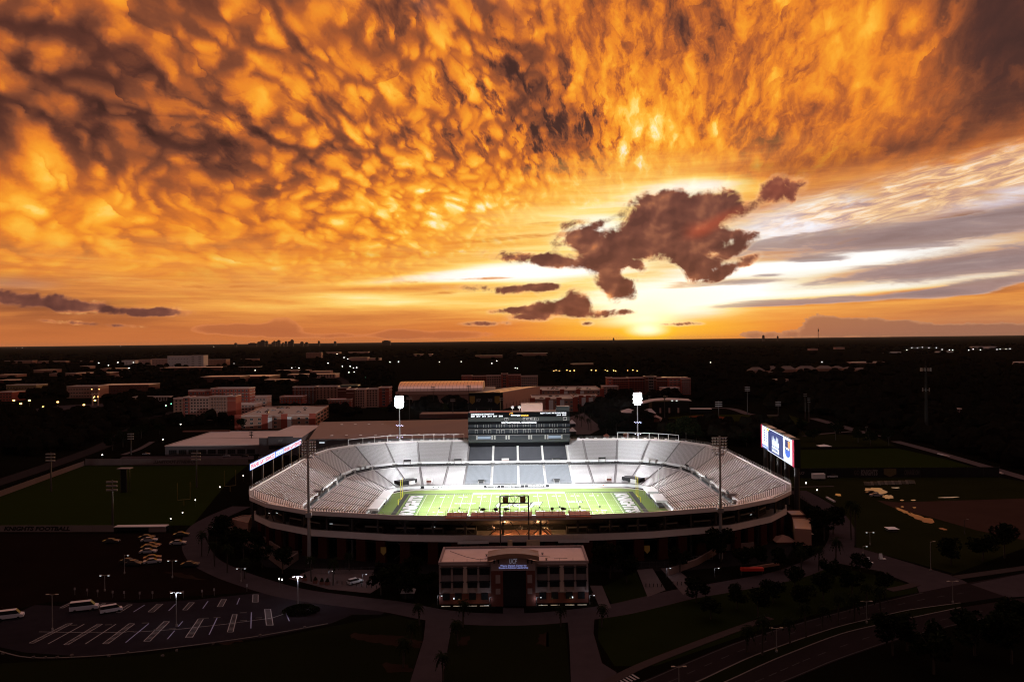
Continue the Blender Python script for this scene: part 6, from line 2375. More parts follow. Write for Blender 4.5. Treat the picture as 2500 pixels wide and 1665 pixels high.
# ------------------------------------------------------------------ far campus, mostly roofs showing above dark trees
pr = mat('pale_far_roof', (0.60, 0.46, 0.44), 0.32, var=0.3, scale=0.05, spec=0.8)
for i, (xl, xr, yt, yb, dp, wm, rm, lab) in enumerate([
        (82, 131, 903, 910, 40, tan, pr, 'low white-roofed building among trees at far left'),
        (-10, 41, 915, 921, 40, tan, pr, 'low white-roofed building cut by the left edge of the view'),
        (166, 268, 911, 918, 60, brick, pr, 'wide low building with a pale gabled roof at far left'),
        (244, 336, 900, 906, 40, tan, pr, 'long pale roof above dark trees left of the tall white slab block'),
        (390, 541, 898, 906, 60, brick, pr, 'long row of glowing pale roofs below the tall white slab block'),
        (583, 629, 896, 908, 40, sand, tan, 'tan block standing alone right of the tall white slab block'),
        (490, 586, 920, 934, 60, brick, pr, 'flat pale roof just behind the left dormitory'),
        (577, 657, 919, 928, 80, brick, pr, 'flat pale roof right of the one behind the left dormitory'),
        (702, 819, 914, 924, 40, beige, pr, 'low long pale building with a small domed roof in the middle distance'),
        (640, 715, 930, 936, 40, brick, pr, 'low building with an orange-lit roof edge in the middle distance'),
        (15, 89, 940, 966, 30, mat('ochre_wall', (0.22, 0.15, 0.07), 0.88, var=0.15), roofgrey, 'ochre walled block near the left edge of the view'),
        (-10, 30, 957, 980, 30, brick2, roofgrey, 'dark brick block cut by the left edge of the view'),
        (163, 240, 943, 972, 30, tan, roofgrey, 'brown block left of the lit clock arch'),
        (240, 363, 940, 962, 40, brick, pr, 'long low dark building behind the lit clock arch'),
        (409, 462, 869, 896, 40, offwhite, pr, 'tall white slab block on the far campus, wide wing'),
        (370, 418, 876, 894, 40, beige, roofgrey, 'ribbed beige block left of the tall white slab block'),
        (490, 552, 878, 892, 40, tan, roofgrey, 'ribbed brown block right of the tall white slab block'),
        (747, 784, 861, 874, 40, tan, pr, 'boxy pale building far off, left of the road lights'),
        (851, 897, 873, 881, 50, beige, pr, 'white flat warehouse far off in the trees'),
        (899, 927, 875, 880, 50, beige, pr, 'small white shed right of the far flat warehouse'),
        (1009, 1055, 865, 870, 60, beige, pr, 'bright white roof far off near the middle of the view'),
        (850, 899, 859, 863, 60, beige, pr, 'thin pale roof line far off under the skyline'),
        (789, 829, 860, 864, 60, beige, pr, 'thin pale roof line far off, left of a longer one'),
        (1160, 1226, 868, 874, 50, tan, pr, 'dim pale roofs far off above the arena'),
        (1262, 1338, 863, 869, 60, tan, pr, 'bright low roofs far off above the press tower'),
        (1978, 1997, 851, 856, 40, beige, pr, 'small rounded pale roof on the right horizon below the thin mast'),
        (2041, 2062, 848, 853, 40, beige, pr, 'small square pale roof on the right horizon'),
        (2082, 2163, 884, 888, 40, beige, pr, 'long pale roof line in the dark trees at right'),
        (2380, 2403, 846, 852, 50, white, white, 'left one of two white domed roofs on the far right horizon'),
        (2414, 2433, 846, 852, 50, white, white, 'right one of two white domed roofs on the far right horizon'),
        (2165, 2200, 859, 862, 40, white, pr, 'thin white warehouse line at far right, below the lights'),
        (2292, 2330, 858, 861, 40, white, pr, 'thin white warehouse line at far right, under the domes'),
        (2480, 2520, 884, 890, 40, beige, pr, 'pale roof cut by the right edge of the view'),
        (1895, 1925, 926, 932, 20, beige, pr, 'pale low shed in the dark trees right of the houses'),
        (93, 160, 882, 887, 30, tan, pr, 'thin bright broken roof line at the far left, left piece'),
        (170, 219, 882, 886, 30, brick, pr, 'thin bright broken roof line at the far left, right piece'),
        (297, 330, 880, 891, 30, offwhite, pr, 'pale square blocks below the far tree line, left one'),
        (338, 368, 878, 891, 30, beige, pr, 'pale square blocks below the far tree line, right one'),
        (11, 78, 881, 888, 40, tan, roofgrey, 'dim low block at the far left under the horizon'),
        (-10, 44, 928, 935, 40, brick, pr, 'low roof at the left edge above the ochre block'),
        (195, 221, 894, 900, 30, beige, pr, 'short pale roof under the broken bright roof line'),
        (267, 327, 899, 904, 40, brick, pr, 'bright roof streak just left of the glowing row of roofs'),
        (480, 543, 896, 902, 40, tan, pr, 'bright roof streak right of the glowing row of roofs'),
        (643, 708, 927, 934, 30, mat('ochre_wall', (0.22, 0.15, 0.07)), pr, 'low hall with two bright roof edges right of the left dormitory'),
        (673, 755, 904, 910, 30, tan, pr, 'long thin roof carrying two amber lights in the middle distance'),
        (760, 806, 906, 914, 30, beige, pr, 'small pale rounded roof behind the long pale building'),
        (323, 416, 969, 981, 16, offwhite, roofgrey, 'low pale wall-like building left of the tall dormitory'),
        (360, 375, 980, 992, 10, offwhite, pr, 'tiny bright block in the trees left of the tall dormitory'),
        (588, 629, 876, 881, 30, tan, pr, 'dim roof under the far trees, right of the ribbed block'),
        (120, 160, 912, 919, 30, tan, roofgrey, 'dark low block between two pale roofs at far left'),
        (160, 185, 911, 926, 24, tan, roofgrey, 'brown cube-shaped block left of the wide gabled roof'),
        (280, 298, 916, 921, 20, tan, pr, 'short bright roof right of the wide gabled roof'),
        (1395, 1460, 888, 891, 40, tan, pr, 'dim roof in the dark woods above the row of orange lights'),
        (2320, 2352, 998, 1012, 20, beige, roofpale, 'dim pale house hidden in the dark wood at right')]):
    big = yb - yt > 9
    building('far_building' if not big else 'campus_building', lab, xl, xr, yb, yt, dp, wm, rm, 3 if big else 0, max(4, (xr - xl) // 7) if big else 0, 3.0, 1.6, None, None, 0.3)
t, P, h = building('campus_building', 'tall white slab block on the far campus, end tower', 462, 497, 896, 868, 40, offwhite, pr, 6, 2, 9.0, 1.6, None, None, 0.3)
# clock arch with lamps at left
t = thing('bell_arch', 'lit open arch tower on the left campus', 'tower', tuple(G(233, 990)))
b = MB()
c = G(233, 990)
for dx_ in (-3.6, 3.6):
    b.box(c.x + dx_, c.y, 0, 1.2, 1.2, 14)
b.box(c.x, c.y, 14, 9.4, 2, 1.6)
b.build('arch_frame', beige, t, kind='stuff')
for px, py in ((224, 951), (242, 951), (231, 969), (239, 969)):
    q = AT(px, py, c.y - 1.5)
    b = MB()
    b.box(q.x, q.y, q.z, 0.9, 0.4, 0.8)
    b.build('arch_lamp', lampo, t)
# houses in the trees at right
names = ['first', 'second', 'third', 'fourth', 'fifth', 'sixth', 'seventh', 'eighth', 'ninth', 'tenth', 'eleventh', 'twelfth']
for i, (xl, xr, yt, yb) in enumerate([(1832, 1868, 897, 911), (1878, 1902, 894, 908), (1908, 1944, 894, 909), (1950, 1994, 894, 908), (2000, 2036, 893, 906), (2036, 2062, 894, 904), (2066, 2092, 896, 905), (2092, 2120, 898, 906), (1944, 1968, 909, 918), (1876, 1900, 908, 916)]):
    gable('house', f'brown hip-roofed house in the dark trees at right, {names[i]} from the left' if i < 8 else ('brown hip-roofed house lowest in the row of houses at right' if i == 8 else 'brown hip-roofed house below the second house from the left'), xl, xr, yb, yt, 26, tan, mat('house_roof', (0.13, 0.085, 0.07), 0.85, var=0.2), 'house', 0.55, 'houses in the trees at right')
# skyline towers on the horizon
sky_m = mat('distant_tower', (0.05, 0.035, 0.035), 0.9, var=0.0)
for i, (xl, xr, yt) in enumerate([(606, 626, 837), (628, 636, 834), (636, 646, 830), (648, 653, 832), (663, 666, 835), (667, 671, 832), (673, 676, 833), (677, 683, 830), (689, 692, 836), (695, 700, 833), (703, 709, 833), (709, 716, 829), (733, 740, 834), (745, 751, 835), (776, 780, 832), (815, 820, 833), (933, 953, 831), (572, 577, 837), (1497, 1500, 825), (1863, 1867, 818), (1899, 1901, 820)]):
    D_ = 17000.0
    a, c = AT(xl, 841, D_), AT(xr, 841, D_)
    h = AT((xl + xr) / 2, yt, D_).z
    b = MB()
    b.prism([(a.x, D_), (c.x, D_), (c.x, D_ + 60), (a.x, D_ + 60)], 0, h * 0.9)
    w_ = (c.x - a.x)
    b.prism([(a.x + w_ * 0.2, D_ + 5), (c.x - w_ * 0.25, D_ + 5), (c.x - w_ * 0.25, D_ + 50), (a.x + w_ * 0.2, D_ + 50)], h * 0.9 - 1, h)
    o = b.build('skyline_tower', sky_m)
    tag(o, f'tiny dark tower on the horizon, {names[i] if i < 12 else "farther right"} of the downtown skyline' if i < 12 else ['broad low tower in the gap right of the skyline', 'small block right of the skyline towers', 'thin square tower farther right of the skyline', 'squat dark block on the horizon above the middle dormitory', 'flat wide building on the horizon above the arena roof', 'small low tower left of the downtown skyline', 'small dome-like block on the horizon left of the sun', 'small square tower on the horizon right of the sun', 'tiny pin tower on the horizon beside the square tower'][i - 12], 'tower', 'towers of the distant skyline')
# ------------------------------------------------------------------ trees
def crown_mesh(seed, rx, rz, n, leaf, clumps=9):
    r = random.Random(seed)
    b = MB()
    C = []
    for k in range(clumps):
        a = r.random() * 2 * pi
        q = sqrt(r.random()) * rx * 0.7
        C.append((q * cos(a), q * sin(a), rz * (0.15 + 1.3 * r.random()), rx * (0.34 + 0.26 * r.random())))
    for k in range(n):
        cx, cy, cz, cr = C[r.randrange(clumps)]
        d = Vector((r.gauss(0, 1), r.gauss(0, 1), r.gauss(0, 1))).normalized() * cr * (0.55 + 0.45 * r.random())
        p = Vector((cx, cy, cz)) + d * 1.0
        if p.z < 0:
            p.z *= 0.3
        u = Vector((r.gauss(0, 1), r.gauss(0, 1), r.gauss(0, 0.6))).normalized()
        v = u.cross(Vector((r.gauss(0, 1), r.gauss(0, 1), r.gauss(0, 1)))).normalized()
        s = leaf * (0.6 + 0.8 * r.random())
        b.face([p - u * s, p - v * s * 0.6, p + u * s, p + v * s * 0.6])
    return b.mesh('crown', leaf_m)


def tree_proto(seed, H, rx):
    t = thing('tree', 'x', 'tree', (0, 0, -500))
    b = MB()
    b.tube((0, 0, 0), (0.1, 0, H * 0.45), 0.22, 0.16, n=7)
    r = random.Random(seed)
    for k in range(5):
        a = k * 1.3 + r.random()
        b.tube((0.1, 0, H * (0.32 + 0.03 * k)), (rx * 0.5 * cos(a), rx * 0.5 * sin(a), H * (0.6 + 0.05 * k)), 0.10, 0.04, n=5)
    b.build('trunk', trunk_m, t, local=True)
    add('crown', crown_mesh(seed, rx, H * 0.34, 900, 0.42), t, loc=(0, 0, H * 0.36))
    return t


def palm_proto(seed, H, fl):
    t = thing('palm_tree', 'x', 'palm tree', (0, 0, -500))
    r = random.Random(seed)
    b = MB()
    px, pz = 0, 0
    for k in range(5):
        b.tube((0.06 * k, 0, H * k / 5), (0.06 * (k + 1), 0, H * (k + 1) / 5), 0.24 - 0.012 * k, 0.23 - 0.012 * k, n=7, caps=False)
    b.build('trunk', trunk_m, t, local=True)
    b = MB()
    top = Vector((0.3, 0, H))
    for k in range(26):
        a = 2 * pi * k / 26 * 3.1 + r.random() * 0.4
        up = 0.9 - 1.5 * (k / 26) + r.uniform(-0.15, 0.15)
        L = fl * (0.85 + 0.3 * r.random())
        d = Vector((cos(a), sin(a), 0))
        s_ = Vector((-sin(a), cos(a), 0))
        pts = []
        for j in range(7):
            f = j / 6
            pts.append(top + d * L * f * (1 - 0.15 * f) + Vector((0, 0, L * (up * f - 0.85 * f * f))))
        for j in range(6):
            p, q = pts[j], pts[j + 1]
            w0 = 0.42 * sin(pi * min(1, (j + 0.6) / 6.2))
            dr = Vector((0, 0, -0.30 * w0))
            for sg in (-1, 1):
                b.face([p, p.lerp(q, 0.75), p.lerp(q, 0.95) + s_ * sg * w0 + dr, p.lerp(q, 0.3) + s_ * sg * w0 + dr])
    b.build('crown', leaf2_m, t, local=True)
    return t


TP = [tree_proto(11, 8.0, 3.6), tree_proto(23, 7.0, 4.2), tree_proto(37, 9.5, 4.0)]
PP = [palm_proto(5, 8.0, 2.7), palm_proto(8, 6.2, 2.5), palm_proto(14, 12.5, 2.6)]
rr = random.Random(21)


def plant(kind, idx, px, py, label, group, sc=1.0):
    p = G(px, py)
    return copy_tree((TP if kind == 't' else PP)[idx], (p.x, p.y, 0), rr.random() * 6.28, label, group, sc * (0.9 + 0.2 * rr.random()))


ordn = ['first', 'second', 'third', 'fourth', 'fifth', 'sixth', 'seventh', 'eighth', 'ninth', 'tenth', 'eleventh', 'twelfth', 'thirteenth', 'fourteenth', 'fifteenth', 'sixteenth']
for i, (x, y, k) in enumerate([(492, 1358, 0), (524, 1382, 0), (555, 1398, 0), (597, 1412, 1)]):
    plant('p', k, x, y, f'slender palm beside the curving path left of the stadium, {ordn[i]} from the left', 'palms along the left curve of the path')
for i, (x, y, k) in enumerate([(760, 1419, 0), (813, 1428, 0), (853, 1393, 1)]):
    plant('p', k, x, y, f'palm in the pale entrance plaza left of the building, {ordn[i]} from the left', 'palms in the entrance plaza')
for i, (x, y, k) in enumerate([(1135, 1466, 1), (1167, 1466, 1), (1342, 1466, 1), (1376, 1466, 1), (1408, 1466, 1)]):
    plant('p', k, x, y, f'short palm in front of the arched building, {ordn[i]} from the left', 'palms in front of the building', 0.85)
for i, (x, y, k) in enumerate([(1024, 1526, 1), (1004, 1574, 1), (985, 1628, 1), (1130, 1530, 1), (1118, 1576, 1), (1082, 1662, 1), (1369, 1530, 1), (1469, 1530, 1)]):
    plant('p', k, x, y, ['dark palm at the top left corner of the left avenue', 'dark palm halfway down the left side of the left avenue', 'dark palm low on the left side of the left avenue', 'dark palm at the top right corner of the left avenue', 'dark palm halfway down the right side of the left avenue', 'dark palm at the bottom edge right of the left avenue', 'dark palm at the top left of the right avenue', 'dark palm at the top right of the right avenue'][i], 'palms along the two avenues', 0.95)
for i, (x, y, k) in enumerate([(1999, 1393, 0), (2040, 1381, 0), (2088, 1328, 2), (2078, 1318, 2), (1956, 1400, 0)]):
    plant('p', k, x, y, ['leafy palm on the outer side of the path below the big dark bush', 'slim palm at the bend of the path, right of a leafy palm', 'very tall palm in the meadow, taller of a close pair', 'tall palm in the meadow, left one of a close pair', 'palm by the path, left of the leafy palm'][i], 'palms at the right bend of the path', 1.1 if k == 2 else 1.0)
for i, (x, y) in enumerate([(1823, 1592), (1861, 1600), (1929, 1572), (1968, 1556), (2007, 1537), (2046, 1524), (2086, 1516), (2118, 1500), (2150, 1494)]):
    plant('p', 0 if i % 2 else 1, x, y, f'dark palm in the boulevard median, {ordn[i]} from the left', 'palms in the boulevard median', 1.05)
for i, (x, y) in enumerate([(1800, 1486), (1888, 1470), (1940, 1446), (2028, 1424), (2100, 1402), (2162, 1460), (1965, 1492), (1735, 1512), (2010, 1466), (2080, 1452), (1700, 1470), (1850, 1508)]):
    plant('t', i % 3, x, y, f'round dark tree on the lawn above the boulevard, {ordn[i]} planted', 'round trees on the lawn above the boulevard', 0.9)['label'] = \
        ['round dark tree left of the lawn middle, below the red banner strip', 'round dark tree just right of the lawn middle', 'round dark tree near the path, left of the short palm row', 'round dark tree near the path bend on the lawn', 'round dark tree on the right part of the lawn by the side street', 'round dark tree at the right tip of the lawn', 'round dark tree above the boulevard kerb, near the middle', 'round dark tree farthest left on the lawn above the boulevard', 'round dark tree in the middle row, between two larger ones', 'round dark tree in the middle row, right end', 'round dark tree beside the path, left end of the lawn', 'round dark tree lowest on the lawn, close to the sidewalk'][i]
for i, (x, y, s) in enumerate([(2012, 1318, 1.5), (1992, 1300, 1.5), (2034, 1304, 1.3), (1760, 1370, 1.4), (1705, 1352, 1.1), (1850, 1390, 1.0), (1905, 1392, 1.0), (1960, 1372, 1.0), (1810, 1402, 1.0), (1660, 1396, 0.9)]):
    plant('t', i % 3, x, y, ['large dark tree mass beside the orange-roofed sheds, front one', 'large dark tree mass beside the orange-roofed sheds, left one', 'large dark tree beside the sheds, closest to the path', 'dark tree in front of the right mast, hiding its foot', 'dark tree left of the right mast, against the stadium ring', 'low tree with a lit top between the mast and the sheds', 'low tree right of the one with the lit top', 'low tree in front of the round canopy roofs', 'low tree on the bank below the right mast', 'low dark tree at the top of the pale walkways'][i], 'trees at the right foot of the stadium', s)
for i, (x, y, s) in enumerate([(530, 1330, 1.3), (560, 1352, 1.2), (595, 1368, 1.2), (640, 1386, 1.1), (545, 1300, 1.0), (690, 1400, 1.0), (625, 1350, 1.0)]):
    plant('t', i % 3, x, y, f'dark tree at the left foot of the stadium, {ordn[i]} of a row', 'trees at the left foot of the stadium', s)
for i, (x, y, s) in enumerate([(930, 1452, 1.2), (975, 1440, 1.2), (1010, 1424, 1.1), (990, 1462, 0.9), (1045, 1440, 0.8), (1490, 1412, 1.2), (1530, 1420, 1.1), (1470, 1392, 1.0), (1460, 1368, 1.0)]):
    plant('t', i % 3, x, y, ['dark tree left of the arched building, outermost', 'tall dark tree left of the arched building', 'dark tree close to the left wall of the arched building, farther back', 'dark tree above the round shelter left of the building', 'small tree by the left corner of the arched building', 'tall dark tree right of the arched building, beside the walkway', 'dark tree on the lawn between the two walkways', 'dark tree near the right wall of the arched building', 'dark tree behind the right rear corner of the building'][i], 'trees beside the arched building', s)
for i, (x, y, s) in enumerate([(2322, 1380, 1.3), (2400, 1370, 1.3), (2452, 1362, 1.2), (2440, 1570, 1.3), (2490, 1545, 1.3), (2180, 1600, 1.2), (2215, 1588, 1.2), (2380, 1600, 1.4), (2470, 1620, 1.5), (2280, 1645, 1.3)]):
    plant('t', i % 3, x, y, ['dark tree in the meadow right of the pale lamp post', 'dark tree in the meadow, middle of three', 'dark tree in the meadow, rightmost of three', 'dark tree below the boulevard at the right edge', 'dark tree at the right edge where the boulevard leaves the view', 'dark tree touching the lower kerb of the boulevard', 'second dark tree touching the lower kerb of the boulevard', 'dark tree in the black corner below the boulevard', 'large dark tree in the lower right corner', 'dark tree at the bottom edge below the boulevard'][i], 'dark trees at the lower right', s)
for i, (x, y, s) in enumerate([(1955, 1062, 1.5), (1985, 1078, 1.4), (2040, 1075, 1.5), (2095, 1080, 1.4), (2125, 1086, 1.4), (2170, 1088, 1.5), (1823, 1090, 1.4), (1480, 1062, 1.8), (1505, 1060, 2.0), (1560, 1062, 1.6), (1650, 1075, 1.9), (1675, 1080, 2.0), (1700, 1085, 1.8), (1540, 1048, 1.6), (1578, 1050, 1.6)]):
    plant('t', i % 3, x, y, f'dark bushy tree between the stadium and the fields at right, {ordn[i]} counted', 'trees between the stadium and the ball fields', s)['label'] = \
        ['dark tree right behind the scoreboard', 'low dark tree right of the scoreboard top', 'round dark tree on the pale path behind the scoreboard', 'dark tree left of the white tent on the practice field', 'dark tree right of the white tent on the practice field', 'dark tree where the dirt road starts again', 'round bush above the right stand, left of the scoreboard', 'dark tree behind the far rim, right of the tents', 'broad dark tree behind the far rim by the terracotta kiosk', 'dark tree right of the second terracotta kiosk', 'broad dark tree behind the white rim frame', 'largest dark tree behind the right corner of the far rim', 'dark tree at the right end of the white rim frame', 'dark tree left of the lit right mast', 'dark tree right of the lit right mast'][i]
for i, (x, y, s) in enumerate([(300, 1092, 1.6), (320, 1082, 1.6), (345, 1070, 1.5), (275, 1100, 1.5), (390, 1060, 1.4), (360, 1050, 1.3), (440, 1040, 1.3), (470, 1036, 1.3), (500, 1034, 1.2), (530, 1036, 1.2), (560, 1036, 1.2), (590, 1052, 1.2), (690, 1032, 1.2)]):
    plant('t', i % 3, x, y, f'dark tree near the left campus road, {ordn[i]} one', 'trees near the left campus road', s)['label'] = \
        f'dark tree by the left campus road, {ordn[i]} in the line running to the right'
# palms on the plaza behind the press tower
for i, (x, y) in enumerate([(1409, 1038), (1415, 1026), (1420, 1042), (1428, 1030), (1436, 1050), (1443, 1052)]):
    plant('p', 2 if i % 2 else 0, x, y, f'slender dark palm on the pinkish plaza right of the press tower, {ordn[i]} from the left', 'palms on the plaza behind the press tower', 1.1)
# low hedge island in the parking lot
b = MB()
r2 = random.Random(9)
c = G(735, 1492)
for k in range(1500):
    a, q = r2.random() * 2 * pi, sqrt(r2.random())
    p = Vector((c.x + 5.2 * q * cos(a), c.y + 4.6 * q * sin(a), 0.2 + 1.3 * (1 - q * q) + 0.2 * r2.random()))
    u = Vector((r2.gauss(0, 1), r2.gauss(0, 1), r2.gauss(0, 1))).normalized() * 0.3
    v = u.cross(Vector((r2.random(), r2.random(), r2.random()))).normalized() * 0.2
    b.face([p - u, p - v, p + u, p + v])
tag(b.build('hedge', leaf_m), 'dark clipped hedge island at the right end of the parking lot', 'hedge')

# woods: canopy of the campus and of the flat land out to the horizon
b = MB()
rw = random.Random(77)
occ = []
for o in list(bpy.data.objects):
    if o.type == 'EMPTY' and o.get('category') in ('building', 'parking garage', 'arena', 'grandstand', 'house', 'tower'):
        occ.append(o)
CORN = []
for o in occ:
    xs, ys = [], []
    for ch in KIDS.get(o.name, []):
        if ch.type == 'MESH' and ch.name.startswith(('wall', 'front', 'stand', 'side_wall', 'roof')):
            for v in ch.data.vertices:
                xs.append(v.co.x + o.location.x)
                ys.append(v.co.y + o.location.y)
    if xs:
        CORN.append((min(xs) - 6, max(xs) + 6, min(ys) - 14, max(ys) + 6))
ROADS = [(G(372, 1022), G(253, 1090)), (G(253, 1090), G(110, 1140)), (G(860, 960), G(815, 915)), (G(2186, 1077), G(2520, 1172)), (G(1985, 1021), G(2139, 1065))]


def clear(x, y, m=0.0):
    for a0, a1, b0, b1 in CORN:
        if a0 - m < x < a1 + m and b0 - m < y < b1 + m:
            return False
    for p, q in ROADS:
        d = q - p
        t = max(0, min(1, ((x - p.x) * d.x + (y - p.y) * d.y) / (d.x ** 2 + d.y ** 2)))
        if hypot(p.x + d.x * t - x, p.y + d.y * t - y) < 11:
            return False
    return True


ZONES = [  # outlines (photograph pixels) of ground that carries woods
    [(-60, 880), (560, 875), (830, 880), (960, 905), (960, 985), (830, 1030), (640, 1036), (420, 1040), (340, 1060), (250, 1085), (-60, 1150)],
    [(1320, 880), (2560, 880), (2560, 1160), (2450, 1150), (2200, 1075), (1990, 1020), (1930, 1008), (1720, 990), (1690, 975), (1460, 1000), (1470, 960), (1320, 930)],
    [(1430, 985), (1560, 985), (1560, 1020), (1600, 1055), (1600, 1062), (1440, 1062), (1470, 1040), (1430, 1010)],
    [(1600, 1050), (1920, 1050), (1950, 1085), (1870, 1092), (1600, 1078)],
    [(940, 985), (1300, 980), (1300, 1008), (950, 1010)]]


def inside(px, py, Z):
    c = False
    j = len(Z) - 1
    for i in range(len(Z)):
        if (Z[i][1] > py) != (Z[j][1] > py) and px < (Z[j][0] - Z[i][0]) * (py - Z[i][1]) / (Z[j][1] - Z[i][1]) + Z[i][0]:
            c = not c
        j = i
    return c


def pix(x, y):
    u, v = x * FPX / y, HCAM * FPX / y
    return 1250 + u * cos(ROLL) + v * sin(ROLL), HORY - u * sin(ROLL) + v * cos(ROLL)


def dome(x, y, r, h):
    ph = rw.random() * 6
    n = 7
    R = [[(x + r * k * cos(ph + 2 * pi * i / n) * (0.8 + 0.4 * rw.random()), y + r * k * sin(ph + 2 * pi * i / n) * (0.8 + 0.4 * rw.random()), h * z * (0.85 + 0.3 * rw.random())) for i in range(n)] for k, z in ((0.75, 0.2), (1.0, 0.55), (0.62, 0.9))]
    b.loft(R, caps=False)
    for i in range(n):
        b.face([R[2][i], R[2][(i + 1) % n], (x, y, h)])


cnt = 0
while cnt < 6200:
    # distances spread evenly in the picture rather than on the ground
    v = 22 + (330 - 22) * rw.random() ** 1.5
    Y = FPX * HCAM / v
    X = (rw.random() * 1.5 - 0.75) * Y
    px, py = pix(X, Y)
    cnt += 1
    if not any(inside(px, py, Z) for Z in ZONES):
        if not (v < 48 and rw.random() < 0.8):
            continue
    r = (3.5 + 3.5 * rw.random()) * (1 + Y / 2500)
    if inside(px, py, [(10, 980), (290, 975), (290, 1006), (200, 1012), (40, 1018)]) or inside(px, py, [(215, 955), (255, 955), (255, 1010), (215, 1010)]):
        continue
    if not clear(X, Y, r * 0.5):
        continue
    dome(X, Y, r, 6 + 6 * rw.random() + r * 0.3)
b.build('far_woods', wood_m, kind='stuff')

# ------------------------------------------------------------------ vehicles
glass_v = mat('car_glass', (0.01, 0.011, 0.013), 0.3, var=0.0, spec=0.25)


def car_proto(name, body_c, kind='sedan'):
    t = thing(name, 'x', 'car', (0, 0, -500))
    bm_ = mat('car_paint_' + name + kind + str(round(body_c[0], 2)), body_c, 0.4, metal=0.0, var=0.0, coat=0.15)
    if kind == 'sedan':
        L, Wd, prof, cab = 4.6, 1.8, [(-2.3, 0.35), (-2.3, 0.85), (-1.5, 0.98), (-0.9, 1.0), (0.9, 1.0), (1.5, 0.95), (2.3, 0.78), (2.3, 0.35)], [(-1.6, 0.98), (-0.9, 1.44), (0.35, 1.44), (1.15, 0.98)]
    elif kind == 'suv':
        L, Wd, prof, cab = 4.9, 1.95, [(-2.45, 0.4), (-2.45, 1.1), (1.3, 1.1), (2.4, 0.98), (2.45, 0.4)], [(-2.42, 1.09), (-2.2, 1.75), (0.5, 1.75), (1.35, 1.09)]
    else:
        L, Wd, prof, cab = 5.9, 2.0, [(-2.95, 0.4), (-2.95, 1.25), (1.9, 1.25), (2.9, 1.02), (2.95, 0.4)], [(-2.93, 1.24), (-2.85, 2.2), (1.35, 2.2), (2.2, 1.24)]
    b = MB()
    hw = Wd / 2
    n = len(prof)
    b.face([(x, -hw, z) for x, z in reversed(prof)][::-1] if False else [(x, -hw, z) for x, z in prof][::-1])
    b.face([(x, hw, z) for x, z in prof])
    for i in range(n):
        (xa, za), (xb, zb) = prof[i], prof[(i + 1) % n]
        b.face([(xa, -hw, za), (xb, -hw, zb), (xb, hw, zb), (xa, hw, za)])
    b.build('body', bm_, t, local=True)
    b = MB()
    hc = hw - 0.16
    C = [[(x, -hc + (0.12 if z > 1.2 else 0), z), (x, hc - (0.12 if z > 1.2 else 0), z)] for x, z in cab]
    m = len(cab)
    for i in range(m - 1):
        roof_ = i == 1
        b.face([C[i][0], C[i + 1][0], C[i + 1][1], C[i][1]], 1 if roof_ else 0)
    b.face([c_[0] for c_ in C][::-1])
    b.face([c_[1] for c_ in C])
    b.build('cabin', [glass_v, bm_], t, local=True)
    for x in (-L * 0.31, L * 0.32):
        for s in (-1, 1):
            b = MB()
            b.tube((x, s * (hw - 0.2), 0.33), (x, s * (hw + 0.01), 0.33), 0.33, n=12)
            b.build('wheel', black, t, local=True)
    for s in (-1, 1):
        b = MB()
        b.box(L / 2, s * hw * 0.68, 0.62, 0.06, 0.34, 0.16)
        b.build('headlight', white, t, local=True)
        b = MB()
        b.box(-L / 2, s * hw * 0.72, 0.68, 0.06, 0.28, 0.16)
        b.build('tail_light', mat('tail_red', (0.2, 0.01, 0.01), 0.3, var=0.0), t, local=True)
    return t


CW, CD, CR = car_proto('parked_car', (0.26, 0.26, 0.29)), car_proto('parked_car', (0.02, 0.02, 0.024)), car_proto('parked_car', (0.16, 0.05, 0.03))
CG = car_proto('parked_car', (0.25, 0.25, 0.27))
SUVW = car_proto('parked_suv', (0.5, 0.5, 0.52), 'suv')
VANW = car_proto('passenger_van', (0.42, 0.43, 0.50), 'van')


def car(proto, px, py, rz, label, cat='car', group=None, z=0.0, sc=1.0):
    p = G(px, py)
    o = copy_tree(proto, (p.x, p.y, z), rz, label, group, sc)
    o['category'] = cat
    return o


gl_ = 'cars in the dark dirt lot at left'
for x, y, pr_, rz, lab in [(800, 428, CD, 0.1, 'dark car standing alone at the left of the dirt lot'), (1055, 400, CD, 0.15, 'dark car behind a white car at the top of the dirt lot'), (1072, 420, CW, 0.15, 'white car at the top of the short column of cars'),
                           (1095, 458, CR, 0.1, 'reddish dark car in the middle of the column of cars'), (1072, 474, CD, 0.12, 'dark car just behind the white one in mid column'), (1066, 502, CW, 0.1, 'white car in the middle of the dirt lot column'),
                           (1095, 548, CR, 0.35, 'dark reddish car at the lower end of the column'), (1096, 575, CW, 0.35, 'white car lowest in the column of cars'), (925, 574, CD, -0.15, 'dark car left of the column, farther of a close pair'),
                           (962, 588, CD, -0.1, 'dark car left of the column, nearer of a close pair'), (1280, 440, CW, 0.12, 'white car standing alone right of the column'), (1366, 596, CD, 0.05, 'dark car at the right edge of the dirt lot near the path'), (1303, 380, CD, 0.2, 'dark car at the top right corner of the dirt lot')]:
    p = K(x, y)
    o = copy_tree(pr_, (p.x, p.y, 0.004), rz, lab, gl_, 1.28)
p = K(606, 912)
o = copy_tree(VANW, (p.x, p.y, 0.014), 0.35, 'white passenger van with a dark trailer-like rear, largest in the parking lot', 'white vans in the parking lot', 1.25)
o['category'] = 'van'
p = K(800, 924)
o = copy_tree(VANW, (p.x, p.y, 0.014), 0.55, 'white passenger van right of the larger one in the parking lot', 'white vans in the parking lot', 0.98)
o['category'] = 'van'
p = K(72, 972)
o = copy_tree(VANW, (p.x, p.y, 0.014), 0.38, 'white passenger van cut by the left edge of the view', 'white vans in the parking lot', 1.15)
o['category'] = 'van'
